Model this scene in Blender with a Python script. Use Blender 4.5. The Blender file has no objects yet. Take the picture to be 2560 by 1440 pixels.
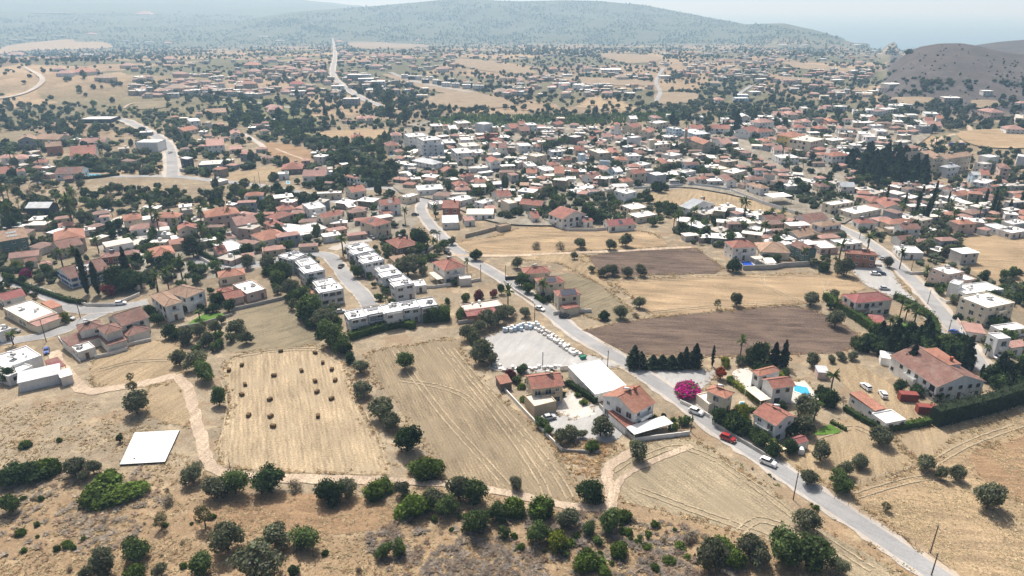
import bpy, bmesh, math, random
import numpy as np
from mathutils import Vector, Matrix

# ------------------------------------------------------------------ camera, sky, sun, exposure
SC = bpy.context.scene
F, CAMH, PITCH = 1707.0, 112.0, math.radians(22.36)      # focal length in photo pixels, height, tilt
cam_d = bpy.data.cameras.new('camera'); cam = bpy.data.objects.new('camera', cam_d)
SC.collection.objects.link(cam); SC.camera = cam
cam_d.sensor_width = 36; cam_d.lens = 36 * F / 2560; cam_d.clip_start = 1; cam_d.clip_end = 90000
cam.location = (0, 0, CAMH); cam.rotation_euler = (math.pi / 2 - PITCH, 0, 0)
SUN_EL, SUN_AZ = math.radians(57), math.radians(-19)      # sun ahead of the camera, a little to the left
W = bpy.data.worlds.new('World'); SC.world = W; W.use_nodes = True
nt = W.node_tree; nt.nodes.clear()
sky = nt.nodes.new('ShaderNodeTexSky'); sky.sky_type = 'NISHITA'; sky.sun_disc = False
sky.sun_elevation = SUN_EL; sky.sun_rotation = SUN_AZ; sky.dust_density = 7.0; sky.air_density = 1.0
bg = nt.nodes.new('ShaderNodeBackground'); bg.inputs[1].default_value = 0.115
wo = nt.nodes.new('ShaderNodeOutputWorld')
nt.links.new(sky.outputs[0], bg.inputs[0]); nt.links.new(bg.outputs[0], wo.inputs[0])
sl = bpy.data.lights.new('sun', 'SUN'); sl.energy = 4.6; sl.angle = math.radians(0.53); sl.color = (1, 0.98, 0.945)
so = bpy.data.objects.new('sun', sl); SC.collection.objects.link(so)
sd = Vector((math.sin(SUN_AZ) * math.cos(SUN_EL), math.cos(SUN_AZ) * math.cos(SUN_EL), math.sin(SUN_EL)))
so.rotation_euler = sd.to_track_quat('Z', 'Y').to_euler(); so.location = (0, 300, 600)
SC.view_settings.view_transform = 'Standard'; SC.view_settings.look = 'None'
SC.view_settings.exposure = 0.38; SC.view_settings.gamma = 1
SC.render.engine = 'CYCLES'
SC.cycles.use_denoising = True
SC.cycles.max_bounces = 5; SC.cycles.diffuse_bounces = 3; SC.cycles.glossy_bounces = 2
SC.cycles.transmission_bounces = 2; SC.cycles.volume_bounces = 0; SC.cycles.transparent_max_bounces = 4
SC.cycles.caustics_reflective = False; SC.cycles.caustics_refractive = False

RNG = random.Random(7); NR = np.random.default_rng(7)
COL = SC.collection
cp, sp = math.cos(PITCH), math.sin(PITCH)

# ------------------------------------------------------------------ photo pixel -> place on the ground
TILES = {'A': (0, 0), 'B': (850, 0), 'C': (1700, 0), 'D': (0, 480), 'E': (850, 480), 'F': (1700, 480),
         'G': (0, 960), 'H': (850, 960), 'I': (1700, 960)}
TILE2 = {'a': (0, 240), 'b': (430, 240), 'c': (860, 240), 'd': (1290, 240), 'e': (1700, 240), 'f': (2130, 240)}
def tp(t, x, y):
    if t in TILES: return TILES[t][0] + x / 2.977, TILES[t][1] + y / 2.977
    if t in TILE2: return TILE2[t][0] + x / 5.953, TILE2[t][1] + y / 5.953
    return x, y
def tscale(t): return 2.977 if t in TILES else 5.953 if t in TILE2 else 1.0
def rayd(px, py):
    a = (px - 1280) / F; b = (py - 720) / F
    return a, cp - b * sp, -sp - b * cp
def mpp(py): return CAMH / ((py - 18.0) * cp)             # metres for one photo pixel across, flat ground
def elev(px, py):
    d = rayd(px, py); return math.atan2(d[2], math.hypot(d[0], d[1])), math.atan2(d[0], d[1])
def crest(pts, D):
    az, hh, ds = [], [], []
    for x, y in pts:
        d = D(x) if callable(D) else D; e, a = elev(x, y); az.append(a); hh.append(CAMH + d * math.tan(e)); ds.append(d)
    return np.array(az), np.array(hh), np.array(ds)
CR1 = crest([(560, 60), (640, 45), (720, 33), (850, 20), (1000, 10), (1100, 1), (1200, -3), (1300, 4), (1400, 1), (1500, 3), (1600, 11), (1700, 30),
             (1800, 49), (1870, 63), (1960, 58), (2030, 74), (2090, 92), (2140, 106), (2180, 110)], lambda x: 5600 if x < 1650 else 5600 - (x - 1650) / 530 * 1850)
CR2 = crest([(-1500, -20), (0, -12), (300, -6), (500, -3), (700, 2), (800, 5), (900, 15), (1000, 60)], 9000)
CR3 = crest([(2190, 232), (2215, 190), (2240, 158), (2265, 132), (2300, 116), (2350, 108), (2400, 107), (2440, 113), (2500, 128), (2560, 135), (2700, 125), (2900, 100), (3300, 60)], 1300)
CR4 = crest([(2400, 120), (2450, 111), (2500, 104), (2560, 99), (2700, 90), (3000, 80), (3400, 80)], 1950)
def sst(a, b, x):
    t = np.clip((x - a) / (b - a), 0, 1); return t * t * (3 - 2 * t)
def fbm(x, y, s):
    r = 0
    for i, (a, b, c, k) in enumerate(((1, .3, .7, 1), (-.4, 1, 2.1, .8), (1.7, 1.2, 4.4, .5), (-2.1, 1.9, 1.3, .4), (3.3, -2.4, 5.1, .25), (2.7, 4.1, 3.3, .2))):
        r = r + k * np.sin(s * (a * x + b * y) + c + 1.3 * np.sin(s * .7 * (b * x - a * y) + i))
    return r
def hgt_exact(x, y):
    x = np.asarray(x, float); y = np.asarray(y, float)
    D = np.hypot(x, y); az = np.arctan2(x, y)
    h = -72 * sst(1150, 4300, D); h0 = h
    h = h + 20 * np.exp(-((x + 720) / 210) ** 2 - ((y - 1080) / 110) ** 2) * sst(820, 950, D)
    h = h + 16 * np.exp(-((x + 1050) / 260) ** 2 - ((y - 1500) / 200) ** 2)
    h = h + (3.0 * (1 + .5 * fbm(x, y, .006))) * sst(900, 1500, D) * (az < .5)
    g = 1 + .10 * fbm(x, y, .0045)
    Dc = np.interp(az, CR1[0], CR1[2]); D0 = Dc * .68; h1 = np.interp(az, CR1[0], CR1[1], left=-72, right=-72) - h0
    s = np.clip((D - D0) / (Dc - D0), 0, 1); h = h + h1 * np.where(D < Dc, s ** 1.25 * (1 + (g - 1) * (1 - s) * 2.2), np.clip(1 - (D - Dc) / 1800, 0, 1))
    h2 = np.interp(az, CR2[0], CR2[1], right=0)
    h = np.maximum(h, np.where(h2 > 0, -72 + (h2 + 72) * np.clip((D - 3900) / 5100, 0, 1) ** 1.2 * g ** .4, -200))
    h3 = np.interp(az, CR3[0], CR3[1], left=0)
    s = np.clip((D - 900) / 400, 0, 1); h = np.where(h3 > 0, np.maximum(h, h3 * np.where(D < 1300, sst(0, 1, s) ** .8 * (1 + (g - 1) * (1 - s) * 1.5), 1 - (D - 1300) / 700)), h)
    h4 = np.interp(az, CR4[0], CR4[1], left=0)
    s = np.clip((D - 1500) / 450, 0, 1); h = np.where((h4 > 0) & (D > 1500), np.maximum(h, h4 * np.where(D < 1950, sst(0, 1, s), 1 - (D - 1950) / 700)), h)
    sea = np.maximum(sst(3750, 4200, D) * sst(CR1[0][-3], CR1[0][-1] + .01, az), sst(Dc + 100, Dc + 1100, D) * sst(CR1[0][-9], CR1[0][-6], az))
    return h - 130 * sea
GA = np.linspace(-1.56, 1.56, 1100); GD = np.linspace(math.log(40), math.log(17000), 900)
_a, _d = np.meshgrid(GA, np.exp(GD)); GH = hgt_exact(_d * np.sin(_a), _d * np.cos(_a))
def hgt(x, y):
    """terrain height, read from the polar height grid"""
    x = np.asarray(x, float); y = np.asarray(y, float); D = np.maximum(np.hypot(x, y), 40.); az = np.arctan2(x, y)
    i = np.clip((az - GA[0]) / (GA[1] - GA[0]), 0, len(GA) - 1.001); j = np.clip((np.log(D) - GD[0]) / (GD[1] - GD[0]), 0, len(GD) - 1.001)
    a, b = i.astype(int), j.astype(int); u, v = i - a, j - b
    return (GH[b, a] * (1 - u) + GH[b, a + 1] * u) * (1 - v) + (GH[b + 1, a] * (1 - u) + GH[b + 1, a + 1] * u) * v
def ground_pts(px, py):
    """photo pixels (arrays) -> points on the terrain"""
    px = np.asarray(px, float); py = np.asarray(py, float)
    dx = (px - 1280) / F; b = (py - 720) / F; dy = cp - b * sp; dz = -sp - b * cp
    dzc = np.minimum(dz, -1e-3)
    t = np.minimum(CAMH / -dzc, 12000.0)
    hor = np.hypot(dx, dy)
    far = t * hor > 800
    if far.any():
        lo = np.full(px.shape, 750.0) / hor; res = t.copy(); done = ~far
        prev = lo.copy(); n = 200; ratio = 15.0 ** (1 / n)
        cur = lo.copy()
        for i in range(n):
            cur = prev * ratio
            below = (CAMH + cur * dz) < hgt(dx * cur, dy * cur)
            hit = below & ~done
            if hit.any():
                q = np.nonzero(hit)[0]; a, c = prev[q], cur[q]
                for k in range(8):
                    m = (a + c) / 2; bl = (CAMH + m * dz[q]) < hgt(dx[q] * m, dy[q] * m)
                    c = np.where(bl, m, c); a = np.where(bl, a, m)
                res[q] = c; done |= hit
            prev = cur
            if done.all(): break
        t = np.where(far, res, t)
    X, Y = dx * t, dy * t
    return np.stack([X, Y, hgt(X, Y)], -1)
def G(px, py):
    p = ground_pts(np.array([px]), np.array([py]))[0]; return float(p[0]), float(p[1]), float(p[2])
def at(px, py, z):
    """photo pixel -> point z metres above the local ground"""
    g = 0.0; d = rayd(px, py)
    for k in range(4):
        t = (CAMH - g - z) / -d[2]; x, y = d[0] * t, d[1] * t
        if math.hypot(x, y) < 800: break
        g = float(hgt(x, y))
    return x, y, g + z
def to_px(x, y, z):
    dz = z - CAMH; w = y * cp - dz * sp; v = y * sp + dz * cp
    return 1280 + F * x / w, 720 - F * v / w

# ------------------------------------------------------------------ mesh and object helpers
class MB:
    def __init__(s): s.v, s.f, s.m, s.uv = [], [], [], []
    def quad(s, a, b, c, d, m=0, uv=None):
        n = len(s.v); s.v += [a, b, c, d]; s.f.append((n, n + 1, n + 2, n + 3)); s.m.append(m); s.uv.append(uv)
    def poly(s, pts, m=0, uv=None):
        n = len(s.v); s.v += list(pts); s.f.append(tuple(range(n, n + len(pts)))); s.m.append(m); s.uv.append(uv)
    def box(s, x0, x1, y0, y1, z0, z1, m=0, top=True, bot=False, mt=None):
        p = [(x0, y0, z0), (x1, y0, z0), (x1, y1, z0), (x0, y1, z0), (x0, y0, z1), (x1, y0, z1), (x1, y1, z1), (x0, y1, z1)]
        n = len(s.v); s.v += p
        for q in ((0, 1, 5, 4), (1, 2, 6, 5), (2, 3, 7, 6), (3, 0, 4, 7)):
            s.f.append(tuple(n + i for i in q)); s.m.append(m); s.uv.append(None)
        if top: s.f.append((n + 4, n + 5, n + 6, n + 7)); s.m.append(m if mt is None else mt); s.uv.append(None)
        if bot: s.f.append((n + 3, n + 2, n + 1, n)); s.m.append(m); s.uv.append(None)
    def obox(s, c, ax, ay, az, m=0):
        c = Vector(c); n = len(s.v)
        for k in (-1, 1):
            for q in ((-1, -1), (1, -1), (1, 1), (-1, 1)): s.v.append(tuple(c + ax * q[0] + ay * q[1] + az * k))
        for q in ((0, 1, 5, 4), (1, 2, 6, 5), (2, 3, 7, 6), (3, 0, 4, 7), (4, 5, 6, 7), (3, 2, 1, 0)):
            s.f.append(tuple(n + i for i in q)); s.m.append(m); s.uv.append(None)
    def tube(s, a, b, r0, r1, n=8, m=0, caps=True):
        a, b = Vector(a), Vector(b); d = (b - a).normalized()
        u = d.orthogonal().normalized(); w = d.cross(u); k = len(s.v)
        for p, r in ((a, r0), (b, r1)):
            for i in range(n):
                t = 2 * math.pi * i / n; s.v.append(tuple(p + u * (r * math.cos(t)) + w * (r * math.sin(t))))
        for i in range(n):
            j = (i + 1) % n; s.f.append((k + i, k + j, k + n + j, k + n + i)); s.m.append(m); s.uv.append(None)
        if caps:
            s.f.append(tuple(k + n + i for i in range(n))); s.m.append(m); s.uv.append(None)
            s.f.append(tuple(k + n - 1 - i for i in range(n))); s.m.append(m); s.uv.append(None)
    def mesh(s, name, mats, smooth=False):
        me = bpy.data.meshes.new(name); me.from_pydata(s.v, [], s.f)
        for m in mats: me.materials.append(m)
        if len(mats) > 1: me.polygons.foreach_set('material_index', s.m)
        if any(u for u in s.uv):
            ul = me.uv_layers.new(name='UVMap'); i = 0
            for f, u in zip(s.f, s.uv):
                for k in range(len(f)):
                    if u: ul.data[i].uv = u[k]
                    i += 1
        if smooth: me.polygons.foreach_set('use_smooth', [True] * len(s.f))
        me.update(); return me
def ob(name, data=None, parent=None, loc=(0, 0, 0), rz=0.0, **props):
    o = bpy.data.objects.new(name, data); o.location = loc
    if rz: o.rotation_euler = (0, 0, rz)
    if parent is not None: o.parent = parent
    COL.objects.link(o)
    for k, v in props.items():
        if v: o[k] = v
    return o
def thing(name, label, cat, loc, group=None):
    o = ob(name, None, None, loc); o.empty_display_size = .5
    o['label'] = label; o['category'] = cat
    if group: o['group'] = group
    return o

# ------------------------------------------------------------------ materials
MATS = {}
def newmat(name):
    m = bpy.data.materials.new(name); m.use_nodes = True
    n = m.node_tree.nodes; p = n['Principled BSDF']; p.inputs['Specular IOR Level'].default_value = .25
    return m, m.node_tree, p
def N(t, typ, **kw):
    n = t.nodes.new(typ)
    for k, v in kw.items(): setattr(n, k, v)
    return n
def mixc(t, fac, a, b, typ='MIX'):
    n = N(t, 'ShaderNodeMix', data_type='RGBA', blend_type=typ)
    for i, v in ((0, fac), (6, a), (7, b)):
        if hasattr(v, 'links') or hasattr(v, 'is_output'): t.links.new(v, n.inputs[i])
        else: n.inputs[i].default_value = v if i == 0 else (*v[:3], 1)
    return n.outputs[2]
def noise(t, vec, scale, detail=3, rough=.55, dist=0):
    n = N(t, 'ShaderNodeTexNoise'); n.inputs['Scale'].default_value = scale; n.inputs['Detail'].default_value = detail
    n.inputs['Roughness'].default_value = rough; n.inputs['Distortion'].default_value = dist
    if vec is not None: t.links.new(vec, n.inputs['Vector'])
    return n.outputs['Fac']
def rng(t, v, a, b, c=0., d=1.):
    n = N(t, 'ShaderNodeMapRange'); t.links.new(v, n.inputs[0])
    for i, x in enumerate((a, b, c, d)): n.inputs[i + 1].default_value = x
    return n.outputs[0]
def wpos(t): return N(t, 'ShaderNodeNewGeometry').outputs['Position']
def grey(t, v):
    n = N(t, 'ShaderNodeCombineColor')
    for i in range(3): t.links.new(v, n.inputs[i])
    return n.outputs[0]
def bumpn(t, p, h, strength, dist):
    b = N(t, 'ShaderNodeBump'); b.inputs['Strength'].default_value = strength; b.inputs['Distance'].default_value = dist
    t.links.new(h, b.inputs['Height']); t.links.new(b.outputs[0], p.inputs['Normal'])
def plain(name, col, rough=.8, var=.18, scale=1.2, metal=0, spec=None):
    if name in MATS: return MATS[name]
    m, t, p = newmat(name); p.inputs['Roughness'].default_value = rough; p.inputs['Metallic'].default_value = metal
    if spec is not None: p.inputs['Specular IOR Level'].default_value = spec
    if var:
        v = N(t, 'ShaderNodeMath', operation='MULTIPLY')
        t.links.new(rng(t, noise(t, wpos(t), scale, 4), .25, .75, 1 - var, 1 + var * .6), v.inputs[0])
        t.links.new(rng(t, noise(t, wpos(t), scale * .13, 2), .3, .7, 1 - var * .6, 1 + var * .4), v.inputs[1])
        t.links.new(mixc(t, 1, col, grey(t, v.outputs[0]), 'MULTIPLY'), p.inputs['Base Color'])
    else: p.inputs['Base Color'].default_value = (*col, 1)
    MATS[name] = m; return m
WALLC = {'w': (.78, .77, .74), 'c': (.66, .58, .45), 't': (.52, .42, .29), 'g': (.30, .31, .33), 'p': (.56, .43, .37), 'd': (.06, .065, .075),
         'b': (.50, .62, .72), 'y': (.74, .55, .18), 'r': (.36, .17, .11), 'n': (.13, .20, .17), 'm': (.30, .10, .08), 'e': (.42, .36, .27), 'l': (.62, .63, .64),
         'k': (.16, .13, .11), 'o': (.70, .66, .60)}
def wallmat(k):
    nm = 'plaster_' + k
    if nm in MATS: return MATS[nm]
    m, t, p = newmat(nm); p.inputs['Roughness'].default_value = .9
    pos = wpos(t)
    mp = N(t, 'ShaderNodeMapping'); mp.inputs['Scale'].default_value = (1, 1, .25); t.links.new(pos, mp.inputs[0])
    a = rng(t, noise(t, mp.outputs[0], .9, 5, .65), .3, .75, .80, 1.06)
    b = rng(t, noise(t, pos, .07, 2), .3, .7, .86, 1.08)
    v = N(t, 'ShaderNodeMath', operation='MULTIPLY'); t.links.new(a, v.inputs[0]); t.links.new(b, v.inputs[1])
    t.links.new(mixc(t, 1, WALLC[k], grey(t, v.outputs[0]), 'MULTIPLY'), p.inputs['Base Color'])
    MATS[nm] = m; return m
ROOFC = {'R': ((.34, .145, .105), (.24, .10, .075)), 'O': ((.41, .19, .125), (.31, .14, .095)), 'B': ((.24, .13, .10), (.16, .085, .07)), 'T': ((.37, .25, .17), (.27, .175, .12)),
         'P': ((.40, .235, .195), (.31, .175, .145)), 'K': ((.31, .11, .10), (.25, .085, .08))}
def roofmat(k):
    nm = 'roof_' + k
    if nm in MATS: return MATS[nm]
    if k in ROOFC:
        m, t, p = newmat(nm); p.inputs['Roughness'].default_value = .85
        uv = N(t, 'ShaderNodeUVMap').outputs[0]
        br = N(t, 'ShaderNodeTexBrick'); t.links.new(uv, br.inputs['Vector'])
        br.offset = 0; br.inputs['Scale'].default_value = 1; br.inputs['Brick Width'].default_value = .5; br.inputs['Row Height'].default_value = .42
        br.inputs['Mortar Size'].default_value = .055; br.inputs['Mortar Smooth'].default_value = .6; br.inputs['Bias'].default_value = -.1
        c1, c2 = ROOFC[k]
        br.inputs['Color1'].default_value = (*c1, 1); br.inputs['Color2'].default_value = (*c2, 1); br.inputs['Mortar'].default_value = (c2[0] * .62, c2[1] * .62, c2[2] * .62, 1)
        pos = wpos(t)
        a = rng(t, noise(t, pos, .5, 5, .7), .3, .72, .72, 1.22); b = rng(t, noise(t, pos, .045, 2), .3, .7, .8, 1.2)
        v = N(t, 'ShaderNodeMath', operation='MULTIPLY'); t.links.new(a, v.inputs[0]); t.links.new(b, v.inputs[1])
        c = mixc(t, 1, br.outputs[0], grey(t, v.outputs[0]), 'MULTIPLY')
        c = mixc(t, rng(t, noise(t, pos, .3, 5, .75), .48, .75, 0, .5), c, (.27, .22, .18))
        t.links.new(c, p.inputs['Base Color'])
        bumpn(t, p, rng(t, br.outputs[1], 0, 1, 1, 0), .6, .08)
        MATS[nm] = m; return m
    col = {'W': (.82, .80, .76), 'C': (.66, .60, .50), 'G': (.36, .38, .40), 'D': (.10, .10, .11), 'S': (.50, .52, .53), 'L': (.55, .53, .50)}[k]
    m, t, p = newmat(nm); p.inputs['Roughness'].default_value = .75; pos = wpos(t)
    a = rng(t, noise(t, pos, .45, 5, .7), .35, .72, .70, 1.05); b = rng(t, noise(t, pos, .06, 2), .3, .7, .85, 1.1)
    v = N(t, 'ShaderNodeMath', operation='MULTIPLY'); t.links.new(a, v.inputs[0]); t.links.new(b, v.inputs[1])
    c = mixc(t, 1, col, grey(t, v.outputs[0]), 'MULTIPLY')
    c = mixc(t, rng(t, noise(t, pos, .2, 4, .7), .58, .75, 0, .5), c, (.34, .29, .23))
    t.links.new(c, p.inputs['Base Color']); MATS[nm] = m; return m
GLASS = plain('window_glass', (.025, .03, .035), .12, 0, spec=.6)
FRAME = plain('white_frame', (.62, .61, .58), .5, 0)
FRAMEB = plain('brown_frame', (.12, .07, .04), .5, 0)
SHUT = plain('blue_shutter', (.03, .09, .30), .5, 0)
DOORM = plain('door_wood', (.16, .085, .04), .6, .2, 3)
TANK = plain('tank_white', (.74, .74, .72), .45, .1)
METAL = plain('galvanised', (.42, .43, .44), .45, .15, metal=.6)
SOLAR = plain('solar_glass', (.018, .028, .05), .45, 0, spec=.3)
CONC = plain('concrete', (.40, .38, .35), .9, .22, .8)
BRICKM = plain('chimney_brick', (.34, .12, .07), .9, .25, 2)
STONE = plain('stone_wall', (.40, .34, .26), .95, .3, 1.5)
WOOD = plain('pole_wood', (.13, .095, .07), .9, .2, 2)
DARKM = plain('dark_metal', (.04, .04, .045), .5, .1)

def foliage_mat():
    m, t, p = newmat('foliage'); t.nodes.remove(p)
    at_ = N(t, 'ShaderNodeAttribute', attribute_name='tint')
    oi = N(t, 'ShaderNodeObjectInfo')
    nz = rng(t, noise(t, wpos(t), .8, 2), .3, .7, .75, 1.25)
    v = N(t, 'ShaderNodeMath', operation='MULTIPLY'); t.links.new(rng(t, oi.outputs['Random'], 0, 1, .72, 1.25), v.inputs[0]); t.links.new(nz, v.inputs[1])
    c = mixc(t, 1, at_.outputs[0], grey(t, v.outputs[0]), 'MULTIPLY')
    d = N(t, 'ShaderNodeBsdfDiffuse'); t.links.new(c, d.inputs[0])
    tr = N(t, 'ShaderNodeBsdfTranslucent'); t.links.new(mixc(t, 1, c, (1.1, 1.25, .6), 'MULTIPLY'), tr.inputs[0])
    mx = N(t, 'ShaderNodeMixShader'); mx.inputs[0].default_value = .26
    t.links.new(d.outputs[0], mx.inputs[1]); t.links.new(tr.outputs[0], mx.inputs[2])
    t.links.new(mx.outputs[0], t.nodes['Material Output'].inputs[0]); return m
FOL = foliage_mat()
BARK = plain('bark', (.10, .075, .055), .95, .3, 3)

# ------------------------------------------------------------------ terrain
def ground_mat():
    m, t, p = newmat('dry_ground'); p.inputs['Roughness'].default_value = .95; p.inputs['Specular IOR Level'].default_value = .1
    pos = wpos(t); cov = N(t, 'ShaderNodeAttribute', attribute_name='cover').outputs[0]
    far = N(t, 'ShaderNodeAttribute', attribute_name='patch').outputs['Fac']; wild = N(t, 'ShaderNodeAttribute', attribute_name='wild').outputs['Fac']
    def wf(v):
        q = N(t, 'ShaderNodeMath', operation='MULTIPLY'); t.links.new(v, q.inputs[0]); t.links.new(wild, q.inputs[1]); return q.outputs[0]
    # farmland far off: patches of straw, soil, orchard
    vo = N(t, 'ShaderNodeTexVoronoi', feature='F1'); vo.inputs['Scale'].default_value = .0085; vo.inputs['Randomness'].default_value = .9
    wv = N(t, 'ShaderNodeMapping'); wv.inputs['Scale'].default_value = (1, .62, 1); wv.inputs['Rotation'].default_value = (0, 0, .4)
    nz = N(t, 'ShaderNodeTexNoise'); nz.inputs['Scale'].default_value = .02; t.links.new(pos, nz.inputs['Vector'])
    ad = N(t, 'ShaderNodeVectorMath', operation='MULTIPLY_ADD'); t.links.new(nz.outputs['Color'], ad.inputs[0]); ad.inputs[1].default_value = (45, 45, 0); t.links.new(pos, ad.inputs[2])
    t.links.new(ad.outputs[0], wv.inputs[0]); t.links.new(wv.outputs[0], vo.inputs['Vector'])
    sep = N(t, 'ShaderNodeSeparateColor'); t.links.new(vo.outputs['Color'], sep.inputs[0])
    cr = N(t, 'ShaderNodeValToRGB'); t.links.new(sep.outputs[0], cr.inputs[0]); e = cr.color_ramp; e.interpolation = 'CONSTANT'
    e.elements[0].position = 0; e.elements[0].color = (.24, .175, .115, 1)
    for q, c in ((.14, (.30, .225, .14)), (.26, (.15, .115, .08)), (.38, (.085, .09, .05)), (.56, (.25, .185, .115)), (.66, (.065, .075, .04)), (.88, (.18, .14, .095))):
        x = e.elements.new(q); x.color = (*c, 1)
    e.elements[-1].color = (.10, .10, .06, 1); e.elements[-1].position = .95
    c0 = mixc(t, far, cov, cr.outputs[0])
    a = rng(t, noise(t, pos, .035, 4, .6), .3, .7, .74, 1.22)
    b = rng(t, noise(t, pos, .3, 5, .7, .5), .3, .7, .72, 1.25)
    d = rng(t, noise(t, pos, 2.2, 5, .8), .34, .68, .6, 1.34)
    v = N(t, 'ShaderNodeMath', operation='MULTIPLY'); t.links.new(a, v.inputs[0]); t.links.new(b, v.inputs[1])
    v2 = N(t, 'ShaderNodeMath', operation='MULTIPLY'); t.links.new(v.outputs[0], v2.inputs[0]); t.links.new(d, v2.inputs[1])
    c1 = mixc(t, 1, c0, grey(t, v2.outputs[0]), 'MULTIPLY')
    c1 = mixc(t, wf(rng(t, noise(t, pos, .09, 5, .65, .6), .5, .64, 0, .55)), c1, (.215, .14, .08))
    c1 = mixc(t, wf(rng(t, noise(t, pos, .14, 5, .7, .3), .54, .68, 0, .6)), c1, (.42, .335, .215))
    c1 = mixc(t, wf(rng(t, noise(t, pos, .7, 5, .75), .55, .68, 0, .6)), c1, (.18, .14, .10))
    c1 = mixc(t, wf(rng(t, noise(t, pos, 1.9, 4, .8), .56, .66, 0, .55)), c1, (.44, .35, .23))
    t.links.new(c1, p.inputs['Base Color'])
    bumpn(t, p, noise(t, pos, 1.3, 5, .7), .7, .35)
    return m
na, nd = 460, 400
AZ = np.linspace(-1.35, 1.35, na); DD = np.concatenate([np.linspace(0, 60, 8)[1:], np.geomspace(66, 16000, nd)])
aa, dd = np.meshgrid(AZ, DD); gx, gy = dd * np.sin(aa), dd * np.cos(aa); gz = hgt(gx, gy)
near = np.exp(-np.maximum(gy - 20, 0) / 200); micro = .25 * fbm(gx, gy, .25) * (gy < 128)
vv = np.stack([gx, gy, gz - .02], -1).reshape(-1, 3)
nr_ = len(DD); idx = np.arange(nr_ * na).reshape(nr_, na)
ff = np.stack([idx[:-1, :-1], idx[:-1, 1:], idx[1:, 1:], idx[1:, :-1]], -1).reshape(-1, 4)[:, ::-1]
me = bpy.data.meshes.new('ground'); me.from_pydata(vv.tolist(), [], ff.tolist())
cov = np.zeros((nr_, na, 4)); cov[..., 3] = 1
D_, A_ = dd, aa
base = np.array([.25, .205, .142]); brown = np.array([.262, .186, .11]); scrub = np.array([.075, .085, .05]); purple = np.array([.078, .07, .068]); town = np.array([.20, .165, .115])
cov[..., :3] = base
def blend(mask, c): cov[..., :3] = cov[..., :3] * (1 - mask[..., None]) + mask[..., None] * c
blend(1 - sst(118, 150, gy + 6 * fbm(gx, gy, .05)), brown)
blend(sst(230, 300, D_) * (1 - sst(700, 800, D_)) * .85, town)
blend(sst(700, 850, D_) * (A_ < -.2) * .75, np.array([.27, .195, .125]))
blend(sst(3000, 3900, D_), scrub)
h3m = (np.interp(A_, CR3[0], CR3[1], left=0) > 2) & (D_ > 900) & (D_ < 2600)
blend(h3m * sst(880, 960, D_), purple)
me.attributes.new('cover', 'FLOAT_COLOR', 'POINT').data.foreach_set('color', cov.reshape(-1))
patch = sst(620, 900, D_) * (1 - sst(3200, 3900, D_)) * (1 - h3m) * np.clip(1 - 1.0 * np.exp(-((gx + 720) / 260) ** 2 - ((gy - 1050) / 150) ** 2), 0, 1) * .85
me.attributes.new('patch', 'FLOAT', 'POINT').data.foreach_set('value', patch.reshape(-1))
wild = (1 - .85 * sst(600, 1500, D_)) * (1 - .8 * h3m)
me.attributes.new('wild', 'FLOAT', 'POINT').data.foreach_set('value', wild.reshape(-1))
me.polygons.foreach_set('use_smooth', [True] * len(ff)); me.materials.append(ground_mat()); me.update()
ob('ground', me, kind='structure')
# the strip of hillside under and behind the camera
mb = MB(); mb.quad((-400, -300, -.02), (400, -300, -.02), (400, 2, -.02), (-400, 2, -.02)); gm = mb.mesh('ground', [MATS.get('x') or plain('hill_soil', (.30, .20, .115), .95, .25, .3)]); ob('ground', gm, kind='structure')
# sea
def sea_mat():
    m, t, p = newmat('sea_water'); p.inputs['Base Color'].default_value = (.06, .13, .18, 1); p.inputs['Roughness'].default_value = .28
    bumpn(t, p, noise(t, wpos(t), .02, 4), .3, 2); return m
mb = MB(); mb.quad((-30000, 2000, -112), (60000, 2000, -112), (60000, 60000, -112), (-30000, 60000, -112)); ob('sea', mb.mesh('sea', [sea_mat()]), kind='structure')

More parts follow.
